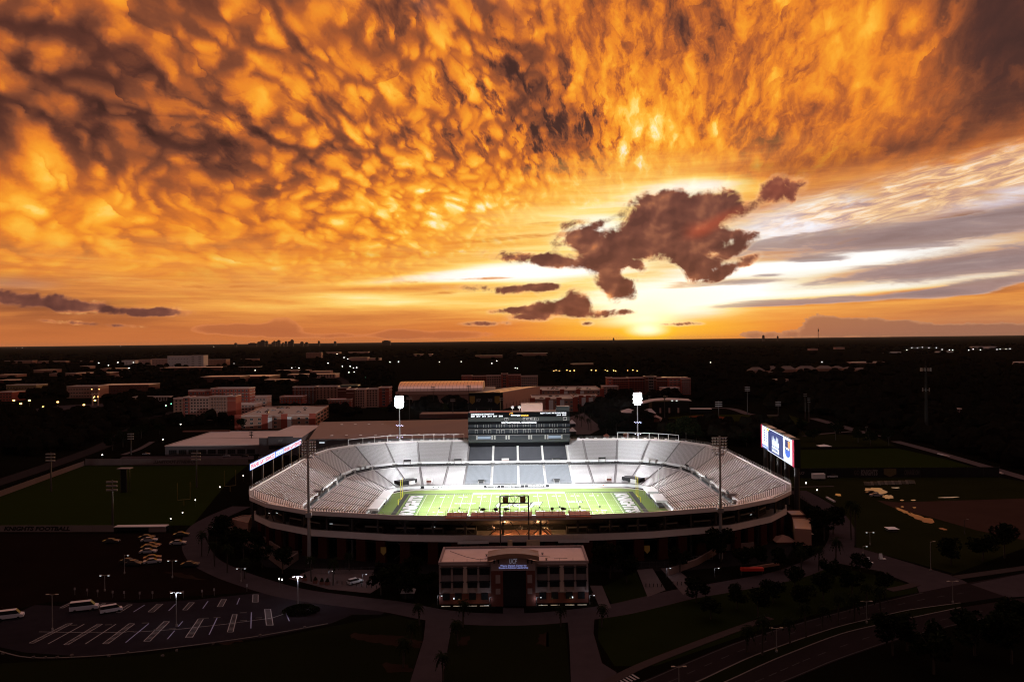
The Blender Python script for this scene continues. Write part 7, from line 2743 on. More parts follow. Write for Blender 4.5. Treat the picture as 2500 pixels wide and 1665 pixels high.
car(SUVW, 867, 1424, 0.75, 'white pickup-like car parked on the pale entrance plaza', z=0.02)
car(SUVW, 2031, 1166, pi + 0.05, 'white car by the black fence, right of the white trailer', sc=1.15)
for x, y, rz, pr_, lab in [(2128, 1206, 0.05, CD, 'dark car on the wet ground beside the biggest puddle'), (2139, 1212, 0.0, CG, 'grey car on the wet ground beside the biggest puddle')]:
    car(pr_, x, y, rz, lab, sc=1.25)
for i, (x, y) in enumerate([(640, 1121), (720, 1117), (553, 1118), (598, 1118), (357, 1113)]):
    car([CW, CD][i % 2], x, y - 3, 0.1, ['pale car behind the left mesh fence, under the lit board', 'dark car near the training building entrance', 'pale car in the yard of the long white hall', 'dark car in the yard of the long white hall', 'pale car on the lane left of the white hall'][i], group='cars in the training yard')
DECK_CARS.sort(key=lambda c_: (c_[4], c_[0] / c_[1]))
_k = {}
for i, (x, y, z, rz, lab) in enumerate(DECK_CARS):
    _k[lab] = _k.get(lab, -1) + 1
    o = copy_tree([CW, CD, CG, CR][i % 4], (x, y, z), rz, ['white', 'black', 'grey', 'reddish'][i % 4] + ' car on the ' + DECK_SHORT[lab] + f', {ordn[_k[lab]]} from the left', 'cars on the ' + DECK_SHORT[lab])
# white trailer
p = G(1998, 1171)
t = thing('cargo_trailer', 'white box trailer by the black fence at right', 'trailer', (p.x, p.y, 0))
b = MB()
b.box(0, 0, 0.7, 6.6, 2.3, 2.6)
b.build('box_body', white, t, local=True)
for x in (-0.6, 0.6):
    for s in (-1, 1):
        b = MB()
        b.tube((x, s * 1.0, 0.4), (x, s * 1.2, 0.4), 0.4, n=10)
        b.build('wheel', black, t, local=True)
b = MB()
b.bar((-3.3, 0, 0.7), (-4.8, 0, 0.55), 0.15)
b.build('drawbar', steel, t, local=True)
# red bus-like shelter by the path
p = G(1836, 1404)
t = thing('red_awning', 'red awning strip on the bank in front of the right side of the stadium', 'awning', (p.x, p.y, 0))
b = MB()
b.prism([(p.x - 3.6, p.y - 0.9), (p.x + 3.6, p.y - 0.9), (p.x + 3.6, p.y + 0.9), (p.x - 3.6, p.y + 0.9)], 1.6, 2.5)
b.build('awning_roof', mat('red_canvas', (0.55, 0.03, 0.015), 0.6, var=0.1), t)
for x in (-3.3, 3.3):
    b = MB()
    b.box(p.x + x, p.y, 0, 0.14, 0.14, 1.6)
    b.build('leg', steel, t)
b = MB()
q0, q1 = G(1828, 1395), G(1902, 1383)
b.bar((q0.x, q0.y, 1.0), (q1.x, q1.y, 1.0), 0.5, 0.9)
tag(b.build('retaining_wall', tan), 'low tan retaining wall behind the red awning', 'wall')

# ------------------------------------------------------------------ sheds and walls at the foot of the stadium
def shed(label, pts, z, wm, rm, name='shed', cat='shed'):
    P = [G(x, y, z) for x, y in pts]
    ar = sum(P[i].x * P[(i + 1) % 4].y - P[(i + 1) % 4].x * P[i].y for i in range(4))
    if ar < 0:
        P = P[::-1]
    c = sum(P, Vector()) / 4
    t = thing(name, label, cat, (c.x, c.y, 0))
    block(t, P, 0, z, wm, rm, 0.25)
    return t


orr = mat('orange_roof', (0.42, 0.22, 0.12), 0.5, var=0.25, scale=0.3)
shed('shed with an orange-lit flat roof outside the right corner, farther of two', [(1915, 1244), (1953, 1244), (1968, 1257), (1932, 1257)], 6.5, brick, orr)
shed('shed with a glowing orange roof outside the right corner, nearer of two', [(1934, 1262), (1978, 1264), (1981, 1292), (1940, 1290)], 6.0, tan, orr)
shed('flat brown building at the left corner of the stadium ring', [(563, 1266), (590, 1258), (614, 1256), (606, 1276)], 5.0, tan, mat('brown_flat_roof', (0.16, 0.09, 0.07), 0.8))
gable('round_canopy', 'low brown canopy roof among the trees right of the stadium', 1897, 1942, 1328, 1311, 7, brick, tan, 'canopy', 0.7, None, False)
gable('round_canopy', 'pale tent-like canopy beside the nearer orange shed', 1958, 1984, 1306, 1300, 5, black, roofpale, 'canopy', 0.7, None, False)
gable('round_shelter', 'small round-roofed shelter left of the arched building', 982, 1008, 1462, 1436, 3.5, black, roofgrey, 'shelter', 0.45, None, False)
for i, (pts, h, lab) in enumerate([([(636, 1318), (668, 1342), (700, 1362), (727, 1362)], 2.4, 'low curved retaining wall in front of the left corner of the stadium'), ([(560, 1300), (600, 1330), (640, 1350), (692, 1390), (727, 1366)], 2.6, 'stepped planter wall at the left foot of the stadium'),
                                   ([(1630, 1405), (1700, 1380), (1760, 1345), (1840, 1338)], 2.2, 'retaining wall at the right foot of the stadium')]):
    P = [G(x, y) for x, y in pts]
    b = MB()
    for a, c in zip(P, P[1:]):
        b.bar((a.x, a.y, h / 2), (c.x, c.y, h / 2), 0.6, h)
    tag(b.build('retaining_wall', mat('brown_block_wall', (0.16, 0.10, 0.085), 0.9, var=0.2)), lab, 'wall')
# stadium perimeter fence (dark, low)
for xa, xb, ya, yb, lab in ((745, 960, 1402, 1398, 'dark metal fence behind the entrance plaza'), (1660, 1740, 1376, 1366, 'pale low fence panels at the foot of the right side of the stadium'), (1548, 1660, 1386, 1384, 'dark gate fence at the top of the two walkways')):
    a, c = G(xa, ya), G(xb, yb)
    t = thing('metal_fence', lab, 'fence', tuple(a))
    n = int((c - a).length / 2.5)
    b = MB()
    for z in (0.3, 1.9):
        b.bar((a.x, a.y, z), (c.x, c.y, z), 0.06)
    b.build('rail', steel if 'pale' not in lab else galv, t, kind='stuff')
    for k in range(n + 1):
        q = a.lerp(c, k / n)
        b = MB()
        b.box(q.x, q.y, 0, 0.09, 0.09, 2.1)
        b.build('post', steel if 'pale' not in lab else galv, t)
    b = MB()
    for k in range(n * 8):
        q = a.lerp(c, k / (n * 8))
        b.box(q.x, q.y, 0.3, 0.03, 0.03, 1.6)
    b.build('pickets', steel, t, kind='stuff')

# ------------------------------------------------------------------ banner fences
def banner_fence(label, a, c, h, m, txts, flip=False, back=None, pm=None):
    t = thing('banner_fence', label, 'fence', (a.x, a.y, 0))
    d = (c - a)
    L = d.length
    d.normalize()
    nr = Vector((d.y, -d.x, 0))
    n = max(2, int(L / 8))
    for k in range(n):
        p, q = a + d * (L * k / n + 0.05), a + d * (L * (k + 1) / n - 0.05)
        b = MB()
        b.bar((p.x, p.y, h / 2 + 0.15), (q.x, q.y, h / 2 + 0.15), 0.06, h)
        b.build('banner_panel', m, t)
    pb = MB()
    pb.box(0, 0, 0, 0.12, 0.12, h + 0.5)
    p_ = pb.mesh('fence_post', steel)
    for k in range(n + 1):
        p = a + d * (L * k / n) - nr * 0.12
        add('fence_post', p_, t, loc=(p.x - a.x, p.y - a.y, 0))
    for s, f0, f1, hh, m2, sh in txts:
        q = a + d * (L * (f0 + f1) / 2) + nr * 0.06
        text(s, m2, (q.x, q.y, h / 2 + 0.15), (d if not flip else -d), (0, 0, 1), L * (f1 - f0), h * hh, t, bold=0.05, shear=sh)
    return t


ban = mat('pale_banner', (0.17, 0.125, 0.115), 0.85, var=0.15, scale=0.4)
a, c = G(-30, 1299), G(278, 1299)
banner_fence('pale banner fence with large dark lettering along the near edge of the left practice field', a, c, 2.7, ban, [('KNIGHTS FOOTBALL', 0.130, 0.655, 0.68, black, 0.25)])
q = G(205, 1295)
b = MB()
P = [(-1.6, 0.3), (-1.0, -0.35), (1.9, 0.75), (-0.8, 0.05)]
b.face([(q.x + x, q.y - 0.4, 1.5 + z) for x, z in P])
tag(b.build('swoosh_mark', mat('dull_red', (0.12, 0.02, 0.015), 0.8)), 'small red check-shaped mark on the pale banner fence', 'sign')
b = MB()
q0, q1 = G(278, 1300), G(402, 1300)
t = thing('dugout_shelter', 'long low shelter with a pale roof strip, ending the pale banner fence', 'shelter', tuple(q0))
b.box((q0.x + q1.x) / 2, q0.y + 1.5, 2.1, q1.x - q0.x, 3.6, 0.3)
b.build('shelter_roof', roofpale, t)
b = MB()
b.box((q0.x + q1.x) / 2, q0.y + 3.2, 0, q1.x - q0.x, 0.2, 2.1)
b.build('back_panel', black, t)
b = MB()
b.box(q1.x - 3.5, q0.y + 0.2, 0, 7, 0.2, 2.05)
b.build('end_banner', ban, t)
a, c = G(208, 1136), G(606, 1135)
banner_fence('long mesh banner fence with reversed lettering at the far edge of the left field', a, c, 4.0, mat('mesh_banner', (0.15, 0.11, 0.105), 0.9, var=0.3, scale=0.15), [('KNIGHTS FOOTBALL', 0.42, 0.68, 0.5, mat('faded_black', (0.05, 0.04, 0.04), 0.9), -0.25)], flip=True)
a, c = G(-30, 1224), G(206, 1137)
banner_fence('mesh banner fence along the slanting left edge of the practice field', a, c, 3.0, MATS['mesh_banner'], [])
a, c = G(1942, 1167), G(2440, 1164)
dim = mat('dim_white', (0.14, 0.115, 0.11), 0.9)
banner_fence('long black banner fence with white lettering below the right practice field', a, c, 5.2, black, [('GO', 0.288, 0.316, 0.55, mat('dim_grey', (0.05, 0.04, 0.035), 0.9), 0.1), ('KNIGHTS', 0.322, 0.405, 0.62, dim, 0.1), ('CHARGE ON', 0.535, 0.61, 0.55, MATS['dim_grey'], 0.1), ('UCF', 0.02, 0.045, 0.3, dim, 0.1)])
q = G(2172, 1166)
b = MB()
b.face([(q.x - 3.4, q.y - 0.5, 4.9), (q.x - 3.4, q.y - 0.5, 2.0), (q.x, q.y - 0.5, 0.5), (q.x + 3.4, q.y - 0.5, 2.0), (q.x + 3.4, q.y - 0.5, 4.9)])
tag(b.build('crest_sign', mat('dull_gold', (0.11, 0.075, 0.03), 0.8)), 'dull gold crest on the black fence right of the word knights', 'sign')

# ------------------------------------------------------------------ lamp posts and lights
def lamp_post(px, pyt, pyb, label, lit, group, heads=2, colm=None, power=0, r=0.11):
    p = G(px, pyb)
    h = (pyb - pyt) * p.y / FPX
    t = thing('lamp_post', label, 'lamp post', (p.x, p.y, 0), 0, group)
    b = MB()
    b.tube((0, 0, 0), (0, 0, h), r * 1.2, r * 0.8, n=7)
    b.tube((0, 0, 0), (0, 0, 0.6), r * 2.6, r * 2.2, n=8)
    b.build('pole', colm or galv, t, local=True)
    for s in ((-1, 1) if heads == 2 else (1,)):
        b = MB()
        b.bar((0, 0, h - 0.1), (s * 1.0, 0, h + 0.05), 0.09)
        b.box(s * 1.25, 0, h - 0.02, 0.8, 0.4, 0.16)
        hd = b.build('lamp_head', colm or galv, t, local=True)
        if lit:
            b = MB()
            b.box(s * 1.25, -0.12, h - 0.14, 0.42, 0.34, 0.12)
            b.build('bulb', lampw, hd, local=True)
    if power:
        l = bpy.data.lights.new('lamp_light', 'POINT')
        l.energy, l.color, l.shadow_soft_size = power, (0.78, 0.85, 1.0), 0.3
        lo = bpy.data.objects.new('lamp_light', l)
        COL.objects.link(lo)
        lo.location = (p.x, p.y - 0.4, h - 0.5)


g1 = 'tall lamp posts of the parking lots'
lamp_post(128, 1451, 1538, 'tall lamp post near the left end of the parking lot', False, g1)
lamp_post(431, 1446, 1529, 'tall greenish-lit lamp post in the middle of the parking lot', True, g1, power=500)
lamp_post(728, 1407, 1483, 'tall lamp post at the hedge island of the parking lot', True, g1, power=1500)
lamp_post(256, 1404, 1442, 'double-headed lit lamp above the row of small sign posts', True, g1)
lamp_post(304, 1355, 1400, 'small lit lamp in the dark dirt lot, left of the cars', True, g1, 1)
lamp_post(421, 1368, 1410, 'double-headed lit lamp right of the column of parked cars', True, g1)
lamp_post(589, 1387, 1420, 'double-headed lit lamp beside the curving path', True, g1)
lamp_post(2272, 1322, 1393, 'pale lamp post in the meadow at right', False, 'lamp posts at right', 1)
lamp_post(2326, 1419, 1472, 'double-armed lamp post at the end of the boulevard median', False, 'lamp posts at right')
lamp_post(2116, 1468, 1521, 'lamp post in the boulevard median among the palms', False, 'lamp posts at right')
lamp_post(1896, 1533, 1592, 'lamp post in the boulevard median, left of most palms', False, 'lamp posts at right')
lamp_post(1658, 1627, 1690, 'double-armed lamp post at the bottom edge of the boulevard', False, 'lamp posts at right')
lamp_post(2355, 1268, 1304, 'dark lamp post at the edge of the dirt lot', False, 'lamp posts at right', 1, steel)
lamp_post(2124, 1299, 1330, 'double-headed lit lamp in the meadow', True, 'lamp posts at right')
lamp_post(2107, 1333, 1352, 'lit lamp at the corner of the side street', True, 'lamp posts at right', 1)
g2 = 'small lit lamps by the paths'
for x, y, lab in [(1627, 1386, 'small lit lamp between the two pale walkways'), (1745, 1386, 'small lit lamp on the bank below the right mast'), (803, 1393, 'small lit lamp in the entrance plaza, left one'), (885, 1401, 'small lit lamp in the entrance plaza, beside the white car'), (1068, 1453, 'small lit lamp at the left corner of the arched building'),
                  (1196, 1457, 'small lit lamp left of the entrance bay'), (1310, 1457, 'small lit lamp right of the entrance bay'), (1440, 1452, 'small lit lamp at the right corner of the arched building')]:
    lamp_post(x, y, y + 22, lab, True, g2, 1, steel, power=60, r=0.07)
# tiny lights far and near: each a little globe on a short post
gb_ = MB()
gb_.tube((0, 0, 0), (0, 0, 5), 0.12, n=5)
gb_.box(0, 0, 5, 1, 1, 0.8, mi=1)
LM = {k: gb_.mesh('street_lamp', [steel, m]) for k, m in (('w', mat('far_white_lamp', (0.8, 0.8, 0.8), emit=(0.95, 0.9, 0.85), es=7.0)), ('o', mat('far_amber_lamp', (0.8, 0.6, 0.4), emit=(1.0, 0.55, 0.15), es=6.0)), ('g', lampg))}


def dots(pts, k, label, group, sc=1.0):
    od = ['first', 'second', 'third', 'fourth', 'fifth', 'sixth', 'seventh', 'eighth', 'ninth', 'tenth', 'eleventh', 'twelfth', 'thirteenth', 'fourteenth', 'fifteenth', 'sixteenth', 'seventeenth', 'eighteenth']
    for i_, (x, y) in enumerate(sorted(pts)):
        p = G(x, y + 3)
        s = sc * max(0.32, p.y / 900.0)
        o = add('street_lamp', LM[k], None, loc=(p.x, p.y, 0), scale=(s, s, max(0.6, min(s, 2.0))))
        tag(o, f'{label}, {od[i_]} from the left', 'street lamp', group)


dots([(34, 993), (72, 993), (51, 1001), (141, 997), (106, 1009), (232, 993), (205, 1004), (227, 986)], 'o', 'amber street lamp in the left campus parking lot', 'amber lamps in the left campus parking lot', 1.6)
dots([(367, 962), (388, 962), (298, 1000), (315, 905), (385, 997), (405, 997), (378, 1012), (441, 1043), (250, 1119), (398, 1080)], 'w', 'small white lamp among the trees left of the dormitory', 'white lamps left of the dormitory', 0.9)
dots([(418, 993), (405, 998), (888, 929), (891, 929), (604, 1015)], 'g', 'tiny green light on the far campus', 'green lights on the far campus', 0.9)
dots([(241, 890), (265, 897), (288, 889), (326, 889), (386, 887), (422, 887), (446, 892), (571, 893), (623, 910), (712, 904), (730, 904), (722, 901), (801, 892), (823, 866)], 'w', 'tiny white light among the roofs of the far left campus', 'white lights of the far left campus', 0.75)
dots([(836, 900), (855, 900), (863, 904), (852, 915), (857, 917), (871, 903), (865, 914), (952, 889), (973, 888), (1073, 889), (1126, 888), (840, 876), (849, 880), (1213, 886), (1201, 893), (1258, 904), (1263, 905)], 'w', 'tiny light along the far road in the middle of the view', 'lights along the far road', 0.75)
dots([(1352, 913), (1358, 911), (1366, 913), (1374, 914), (1384, 911), (1392, 913), (1402, 912), (1444, 911), (1455, 912), (1478, 911), (1483, 913), (1498, 912), (1503, 913), (1532, 912), (1545, 911), (1556, 913), (1566, 912), (1578, 911)], 'o', 'orange light in the glowing row above the right dormitory', 'orange lights above the right dormitory', 0.9)
dots([(2214, 857), (2226, 851), (2240, 851), (2252, 850), (2286, 851), (2318, 857), (2365, 858), (2376, 855), (2442, 855), (2456, 855), (2466, 854), (2434, 856), (2300, 856), (2268, 851), (2326, 857), (2394, 857)], 'w', 'white light in the far bright row on the right horizon', 'white lights on the right horizon', 0.55)
dots([(1735, 890), (1738, 903), (1793, 889), (1797, 890), (1914, 939), (1838, 921), (2007, 889), (2344, 900), (2408, 902), (2430, 938), (40, 847), (55, 847), (294, 843), (522, 845), (1920, 1188), (2352, 998)], 'w', 'tiny pale light in the dark flat land', 'scattered lights in the dark flat land', 0.7)
dots([(537, 1201), (477, 1234), (446, 1266), (417, 1282), (519, 1303), (594, 1172), (647, 1365), (682, 1435), (689, 1437), (1968, 1191), (1995, 1209), (1968, 1192)], 'w', 'small white light along the dark path edge', 'small lights along the path', 0.6)
# light fixtures in stacked towers of ball-field lights
def field_mast(px, pyt, pyb, w, rows, label, group, lit=False, h0=None):
    p = G(px, pyb)
    h = (pyb - pyt) * p.y / FPX
    t = thing('field_light_mast', label, 'light mast', (p.x, p.y, 0), 0, group)
    b = MB()
    b.tube((0, 0, 0), (0, 0, h), 0.5, 0.25, n=7)
    b.build('pole', steel, t, local=True)
    W_ = w * p.y / FPX
    for r in range(rows):
        z = h - 0.6 - r * 1.7
        b = MB()
        b.bar((-W_ / 2, 0, z), (W_ / 2, 0, z), 0.15)
        for c in range(7):
            x = -W_ / 2 + W_ * (c + 0.5) / 7
            b.box(x, -0.4, z - 0.6, 0.75, 0.5, 0.6, mi=1)
        b.build('lamp_row', [steel, lampoff], t, local=True)


g3 = 'light masts of the baseball field'
field_mast(1755, 979, 1048, 17, 3, 'light mast behind the right end of the far rim, in front of the baseball outfield', g3)
field_mast(1825, 943, 1011, 12, 3, 'tall light mast on the far side of the baseball field', g3)
field_mast(1900, 979, 1014, 13, 3, 'light mast behind the baseball outfield', g3)
field_mast(1966, 960, 1024, 6, 2, 'slim light mast at the right corner of the outfield, farther of two', g3)
field_mast(1975, 970, 1030, 5, 3, 'slim light mast at the right corner of the outfield, nearer of two', g3)
field_mast(1585, 965, 1002, 4, 3, 'slim light mast beside the dormitory block at right', g3)
field_mast(1623, 965, 1036, 4, 3, 'slim light mast at the left of the baseball field', g3)
g4 = 'light masts around the left practice field'
field_mast(480, 1102, 1190, 22, 3, 'light mast at the far edge of the left practice field', g4)
field_mast(275, 1171, 1282, 26, 3, 'light mast at the near edge of the left practice field', g4)
field_mast(125, 1104, 1200, 22, 3, 'light mast beside the left campus road', g4)
field_mast(320, 1056, 1110, 14, 3, 'light mast among the trees by the left road', g4)
field_mast(614, 1053, 1090, 9, 2, 'dark light mast in front of the white hall roof', g4)
field_mast(1058, 943, 1000, 11, 2, 'dark light mast in front of the arena roof, left one', 'light masts in front of the arena')
field_mast(1145, 940, 1000, 10, 2, 'dark light mast in front of the arena roof, right one', 'light masts in front of the arena')
field_mast(1000, 968, 1024, 14, 2, 'light mast right of the lit left floodlights', 'light masts in front of the arena')
field_mast(1106, 973, 1018, 12, 2, 'light mast in front of the black hall front', 'light masts in front of the arena')
field_mast(1226, 970, 1010, 13, 2, 'light mast at the right corner of the black hall front', 'light masts in front of the arena')
field_mast(2115, 1040, 1062, 4, 1, 'short pole on the path behind the scoreboard', g3)
# cell tower and far antenna
p = G(2262, 1063)
t = thing('cell_tower', 'tall grey mobile-phone mast standing in the dark wood at right', 'mast', (p.x, p.y, 0))
h = (1063 - 893) * p.y / FPX
b = MB()
b.tube((0, 0, 0), (0, 0, h), 1.5, 0.7, n=10)
b.build('pole', MATS['grey_cladding'], t, local=True)
for zz, rr_, n in ((h - 3, 3.6, 9), (h * 0.655, 2.6, 6)):
    b = MB()
    for k in range(n):
        a = 2 * pi * k / n
        b.box(rr_ * cos(a), rr_ * sin(a), zz - 1.2, 0.5, 0.4, 2.6, a)
        b.bar((0, 0, zz), (rr_ * cos(a), rr_ * sin(a), zz), 0.14)
    b.build('antenna_ring', galv, t, local=True)
b = MB()
b.tube((0, 0, h), (0, 0, h + 4), 0.06, n=5)
b.build('lightning_rod', steel, t, local=True)
D_ = 5200.0
p = AT(1998, 840, D_)
t = thing('radio_mast', 'thin radio mast rising above the right horizon', 'mast', (p.x, D_, 0))
h = AT(1998, 803, D_).z
b = MB()
for a in range(3):
    x, y = 2.2 * cos(a * 2.09), 2.2 * sin(a * 2.09)
    b.bar((x, y, 0), (x, y, h), 0.8)
b.build('mast_legs', sky_m, t, local=True, kind='stuff')
b = MB()
for f in (0.86, 0.93):
    b.tube((0, -2, h * f), (0, -2, h * f + 7), 3.6, n=8)
b.tube((0, 0, h), (0, 0, h + 8), 0.8, n=6)
b.build('dish_cluster', sky_m, t, local=True, kind='stuff')

# ------------------------------------------------------------------ small things
bo = MB()
bo.tube((0, 0, 0), (0, 0, 1.0), 0.14, n=8)
bo.tube((0, 0, 1.0), (0, 0, 1.1), 0.17, 0.08, n=8)
bo_me = bo.mesh('bollard', steel)
for i in range(9):
    p = G(823 + i * 12, 1425 + i * 1.4)
    tag(add('bollard', bo_me, None, loc=(p.x, p.y, 0.02)), f'dark bollard along the front of the entrance plaza, {ordn[i]} from the left', 'bollard', 'bollards of the entrance plaza')
for i in range(5):
    p = G(1577 + i * 9.4, 1432)
    tag(add('bollard', bo_me, None, loc=(p.x, p.y, 0.03)), f'dark bollard across the left pale walkway, {ordn[i]} from the left', 'bollard', 'bollards on the left walkway')
    p = G(1643 + i * 10.6, 1428)
    tag(add('bollard', bo_me, None, loc=(p.x, p.y, 0.03)), f'dark bollard across the right pale walkway, {ordn[i]} from the left', 'bollard', 'bollards on the right walkway')
for i in range(8):
    p = G(1955 + i * 4.5, 1212 + i * 4.2)
    tag(add('bollard', bo_me, None, loc=(p.x, p.y, 0.03)), f'dark bollard beside the path under the scoreboard, {ordn[i]} going down', 'bollard', 'bollards under the scoreboard')
po = MB()
po.box(0, 0, 0, 1.0, 1.0, 0.75)
po.tube((0, 0, 0.75), (0, 0, 1.6), 0.55, 0.1, n=7, mi=1)
po_me = po.mesh('planter', [brick, leaf_m])
for i, (x, y) in enumerate([(728, 1411), (744, 1417), (770, 1423), (786, 1426), (799, 1427)]):
    p = G(x, y)
    tag(add('planter', po_me, None, loc=(p.x, p.y, 0.02), scale=(1.3, 1.3, 1.3)), f'dark square planter on the front edge of the plaza, {ordn[i]} from the left', 'planter', 'planters of the entrance plaza')
sg = MB()
sg.box(0, 0, 0, 0.08, 0.08, 2.2)
sg.box(0, -0.06, 1.5, 0.5, 0.05, 0.75, mi=1)
sg_me = sg.mesh('parking_sign', [galv, mat('pale_sign', (0.30, 0.26, 0.26), 0.6)])
for i, (x, y) in enumerate([(538, 800), (628, 808), (703, 815), (811, 823), (893, 826), (1005, 830), (1097, 828), (1227, 826), (1317, 824), (1453, 816), (1540, 806), (1775, 775)]):
    p = K(x, y)
    tag(add('parking_sign', sg_me, None, loc=(p.x, p.y, 0)), f'small sign post along the top edge of the parking lot, {ordn[i]} from the left', 'sign', 'sign posts of the parking lot')
for i, (x, y) in enumerate([(20, 1225), (240, 1252), (325, 1255), (412, 1252), (515, 1238), (783, 1242), (918, 1218), (1270, 1205), (1530, 1152), (1870, 1095), (2190, 1037), (1168, 1242)]):
    p = K(x, y)
    b = MB()
    b.box(0, 0, 0, 0.7, 0.5, 0.35, 0.3 * i)
    b.box(0.1, 0, 0.35, 0.35, 0.3, 0.12, 0.5 * i)
    o = b.build('kerb_marker', kerb_m)
    o.location = (p.x, p.y, 0)
    tag(o, f'small pale block on the lower edge of the parking lot, {ordn[i]} of the row', 'marker', 'pale blocks along the parking lot edge')
# equipment on the practice field, bleachers, stored gear
def gear(label, px, py, w, n, m, seed, name='field_equipment'):
    p = G(px, py)
    t = thing(name, label, 'equipment', (p.x, p.y, 0))
    r = random.Random(seed)
    for k in range(n):
        b = MB()
        x, y = (r.random() - 0.5) * w, (r.random() - 0.5) * w * 0.25
        b.box(x, y, 0, 0.8 + r.random(), 0.7, 0.5 + 0.9 * r.random(), r.random() * 3)
        b.box(x + 0.3, y, 0.6, 0.3, 0.3, 0.8, r.random() * 3)
        b.build('gear_piece', m, t)


gear('row of pale training gear on the left practice field, left group', 255, 1200, 20, 16, roofpale, 1)
gear('row of pale training gear on the left practice field, right group', 365, 1199, 20, 16, roofpale, 2)
gear('jumble of grey equipment on the grass right of the stadium', 2015, 1204, 9, 10, galv, 3)
gear('scattered orange-lit boards right of the grey equipment', 2043, 1209, 6, 6, sand, 4)
for i in range(7):
    p = G(2122 + i * 17, 1185 - i * 0.6)
    t = thing('metal_bleacher', f'low grey bleacher on the grass below the black fence, {ordn[i]} from the left', 'bleacher', (p.x, p.y, 0), -0.25, 'bleachers below the black fence')
    for k in range(4):
        b = MB()
        b.box(0, k * 0.8, 0.3 + 0.35 * k, 4.5, 0.35, 0.08)
        b.build('plank', galv, t, local=True)
    b = MB()
    for x in (-2, 0, 2):
        b.bar((x, -0.2, 0), (x, 2.8, 1.4), 0.08)
    b.build('frame', steel, t, local=True)
for i, (x0_, y0_, x1_, y1_) in enumerate([(2402, 1148, 2432, 1160), (2416, 1147, 2448, 1158), (2290, 1109, 2318, 1116), (2018, 1216, 2038, 1227)]):
    p, q = G(x0_, y0_), G(x1_, y1_)
    b = MB()
    b.bar((p.x, p.y, 0.5), (q.x, q.y, 0.5), 0.9, 0.6)
    tag(b.build('stored_beam', roofpale), ['long pale beam lying by the dirt road, left one of two', 'long pale beam lying by the dirt road, right one of two', 'pale bench at the upper edge of the right practice field', 'pale boards on the grass near the stadium path'][i], 'beam')
gable('field_tent', 'white tent at the upper edge of the right practice field', 2003, 2029, 1094, 1086, 6, black, white, 'tent', 0.5, None, False)
gable('field_tent', 'small white tent in the meadow', 2172, 2192, 1298, 1288, 3.4, steel, white, 'tent', 0.35, None, False)
for i, (x, y) in enumerate([(2119, 1373), (2150, 1364)]):
    p = G(x, y)
    t = thing('portable_sign', ['pale folded board standing at the corner of the side street, left one', 'pale folded board standing at the corner of the side street, right one'][i], 'sign', (p.x, p.y, 0))
    for s in (-1, 1):
        b = MB()
        b.face([(-0.6, s * 0.5, 0), (0.6, s * 0.5, 0), (0.5, 0, 1.9), (-0.5, 0, 1.9)])
        b.face([(-0.6, s * 0.56, 0), (-0.5, s * 0.06, 1.9), (0.5, s * 0.06, 1.9), (0.6, s * 0.56, 0)])
        b.build('board', white, t, local=True)
    b = MB()
    b.box(0.9, -0.5, 0, 1.2, 0.8, 0.25)
    b.build('base', white, t, local=True)
for px, pb, lab in ((449, 1235, 'thin yellow practice goal post, left upright pair'), (562, 1200, 'thin yellow practice goal post near the stadium')):
    p = G(px, pb)
    t = thing('practice_goal', lab, 'goal post', (p.x, p.y, 0), 0.4)
    dy = mat('dull_yellow', (0.16, 0.11, 0.02), 0.6)
    b = MB()
    b.tube((0, 0, 0), (0, 0, 3), 0.14)
    b.tube((-2.8, 0, 3), (2.8, 0, 3), 0.12)
    b.build('crossbar', dy, t, local=True)
    for s in (-2.8, 2.8):
        b = MB()
        b.tube((s, 0, 3), (s, 0, 11), 0.10)
        b.build('upright', dy, t, local=True)
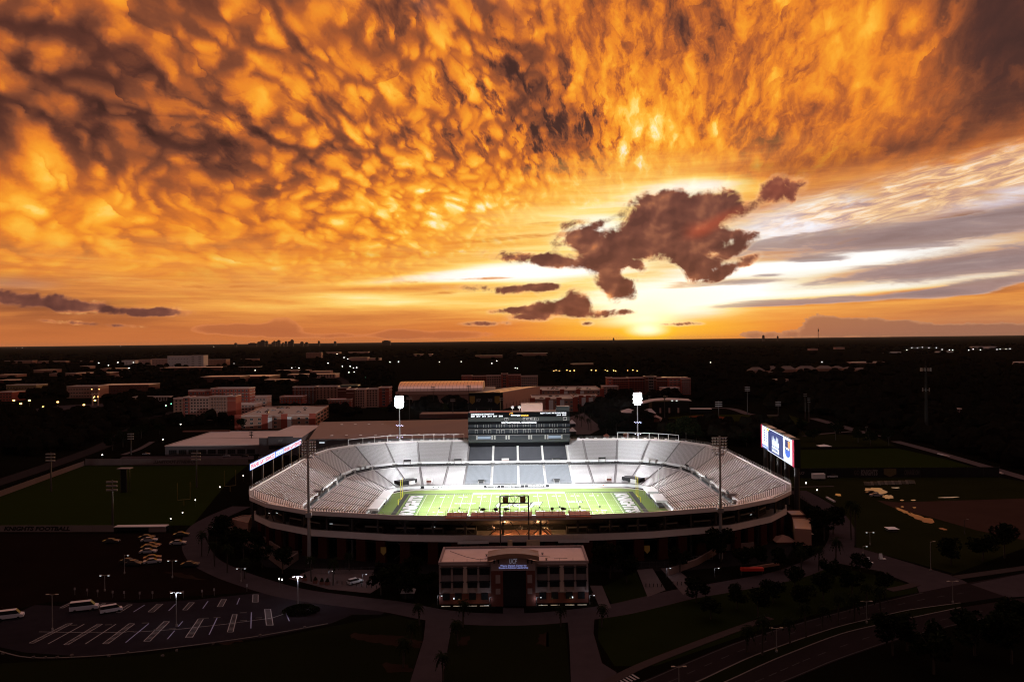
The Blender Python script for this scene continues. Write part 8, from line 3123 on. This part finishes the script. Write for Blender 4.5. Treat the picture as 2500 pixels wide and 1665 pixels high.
# filming tower on the practice field
p = G(306, 1200)
t = thing('camera_tower', 'dark slim filming tower with a flat top on the left practice field', 'tower', (p.x, p.y, 0))
h = (1200 - 1144) * p.y / FPX
for sx in (-1.6, 1.6):
    for sy in (-1.6, 1.6):
        b = MB()
        b.bar((sx, sy, 0), (sx, sy, h), 0.25)
        b.build('leg', steel, t, local=True)
b = MB()
b.box(0, 0, h, 6.5, 4.5, 0.4)
b.build('platform', roofgrey, t, local=True)
b = MB()
for k in range(6):
    z = h * k / 6
    b.bar((-1.6, -1.6, z), (1.6, -1.6, z + h / 6), 0.14)
    b.bar((1.6, -1.6, z), (-1.6, -1.6, z + h / 6), 0.14)
    b.face([(-1.6, -1.5, z), (1.6, -1.5, z), (1.6, -1.5, z + h / 6), (-1.6, -1.5, z + h / 6)])
b.build('cladding', black, t, local=True)
# mascot-free emblem signs on the brick piers
for px, py, lab in ((936, 1345, 'small gold and black shield emblem on a brick pier, left of the building'), (1580, 1341, 'small shield emblem on a brick pier, right of the building')):
    q = AT(px, py, 263.5)
    b = MB()
    b.face([(q.x - 0.9, q.y, q.z + 1.3), (q.x - 0.9, q.y, q.z - 0.4), (q.x, q.y, q.z - 1.4), (q.x + 0.9, q.y, q.z - 0.4), (q.x + 0.9, q.y, q.z + 1.3)])
    b.face([(q.x - 0.9, q.y + 0.1, q.z + 1.3), (q.x + 0.9, q.y + 0.1, q.z + 1.3), (q.x + 0.9, q.y + 0.1, q.z - 0.4), (q.x, q.y + 0.1, q.z - 1.4), (q.x - 0.9, q.y + 0.1, q.z - 0.4)])
    tag(b.build('shield_sign', gold), lab, 'sign')
# the prototypes stood under the ground while they were copied
for pt in TP + PP + [CW, CD, CR, CG, SUVW, VANW]:
    for ch in list(KIDS.get(pt.name, [])):
        bpy.data.objects.remove(ch)
    bpy.data.objects.remove(pt)

# ------------------------------------------------------------------ evening haze
hm = bpy.data.materials.new('haze')
hm.use_nodes = True
hm.node_tree.nodes.clear()
_v = hm.node_tree.nodes.new('ShaderNodeVolumePrincipled')
_v.inputs['Color'].default_value = (0.9, 0.88, 0.88, 1)
_v.inputs['Density'].default_value = 0.0000028
_v.inputs['Anisotropy'].default_value = 0.2
_o = hm.node_tree.nodes.new('ShaderNodeOutputMaterial')
hm.node_tree.links.new(_v.outputs[0], _o.inputs['Volume'])
hz = MB()
hz.prism([(-95000, -4000), (95000, -4000), (95000, 95000), (-95000, 95000)], -1.0, 260.0, 0, None, True)
hz.build('haze', hm, kind='stuff')
SC.cycles.volume_bounces = 0
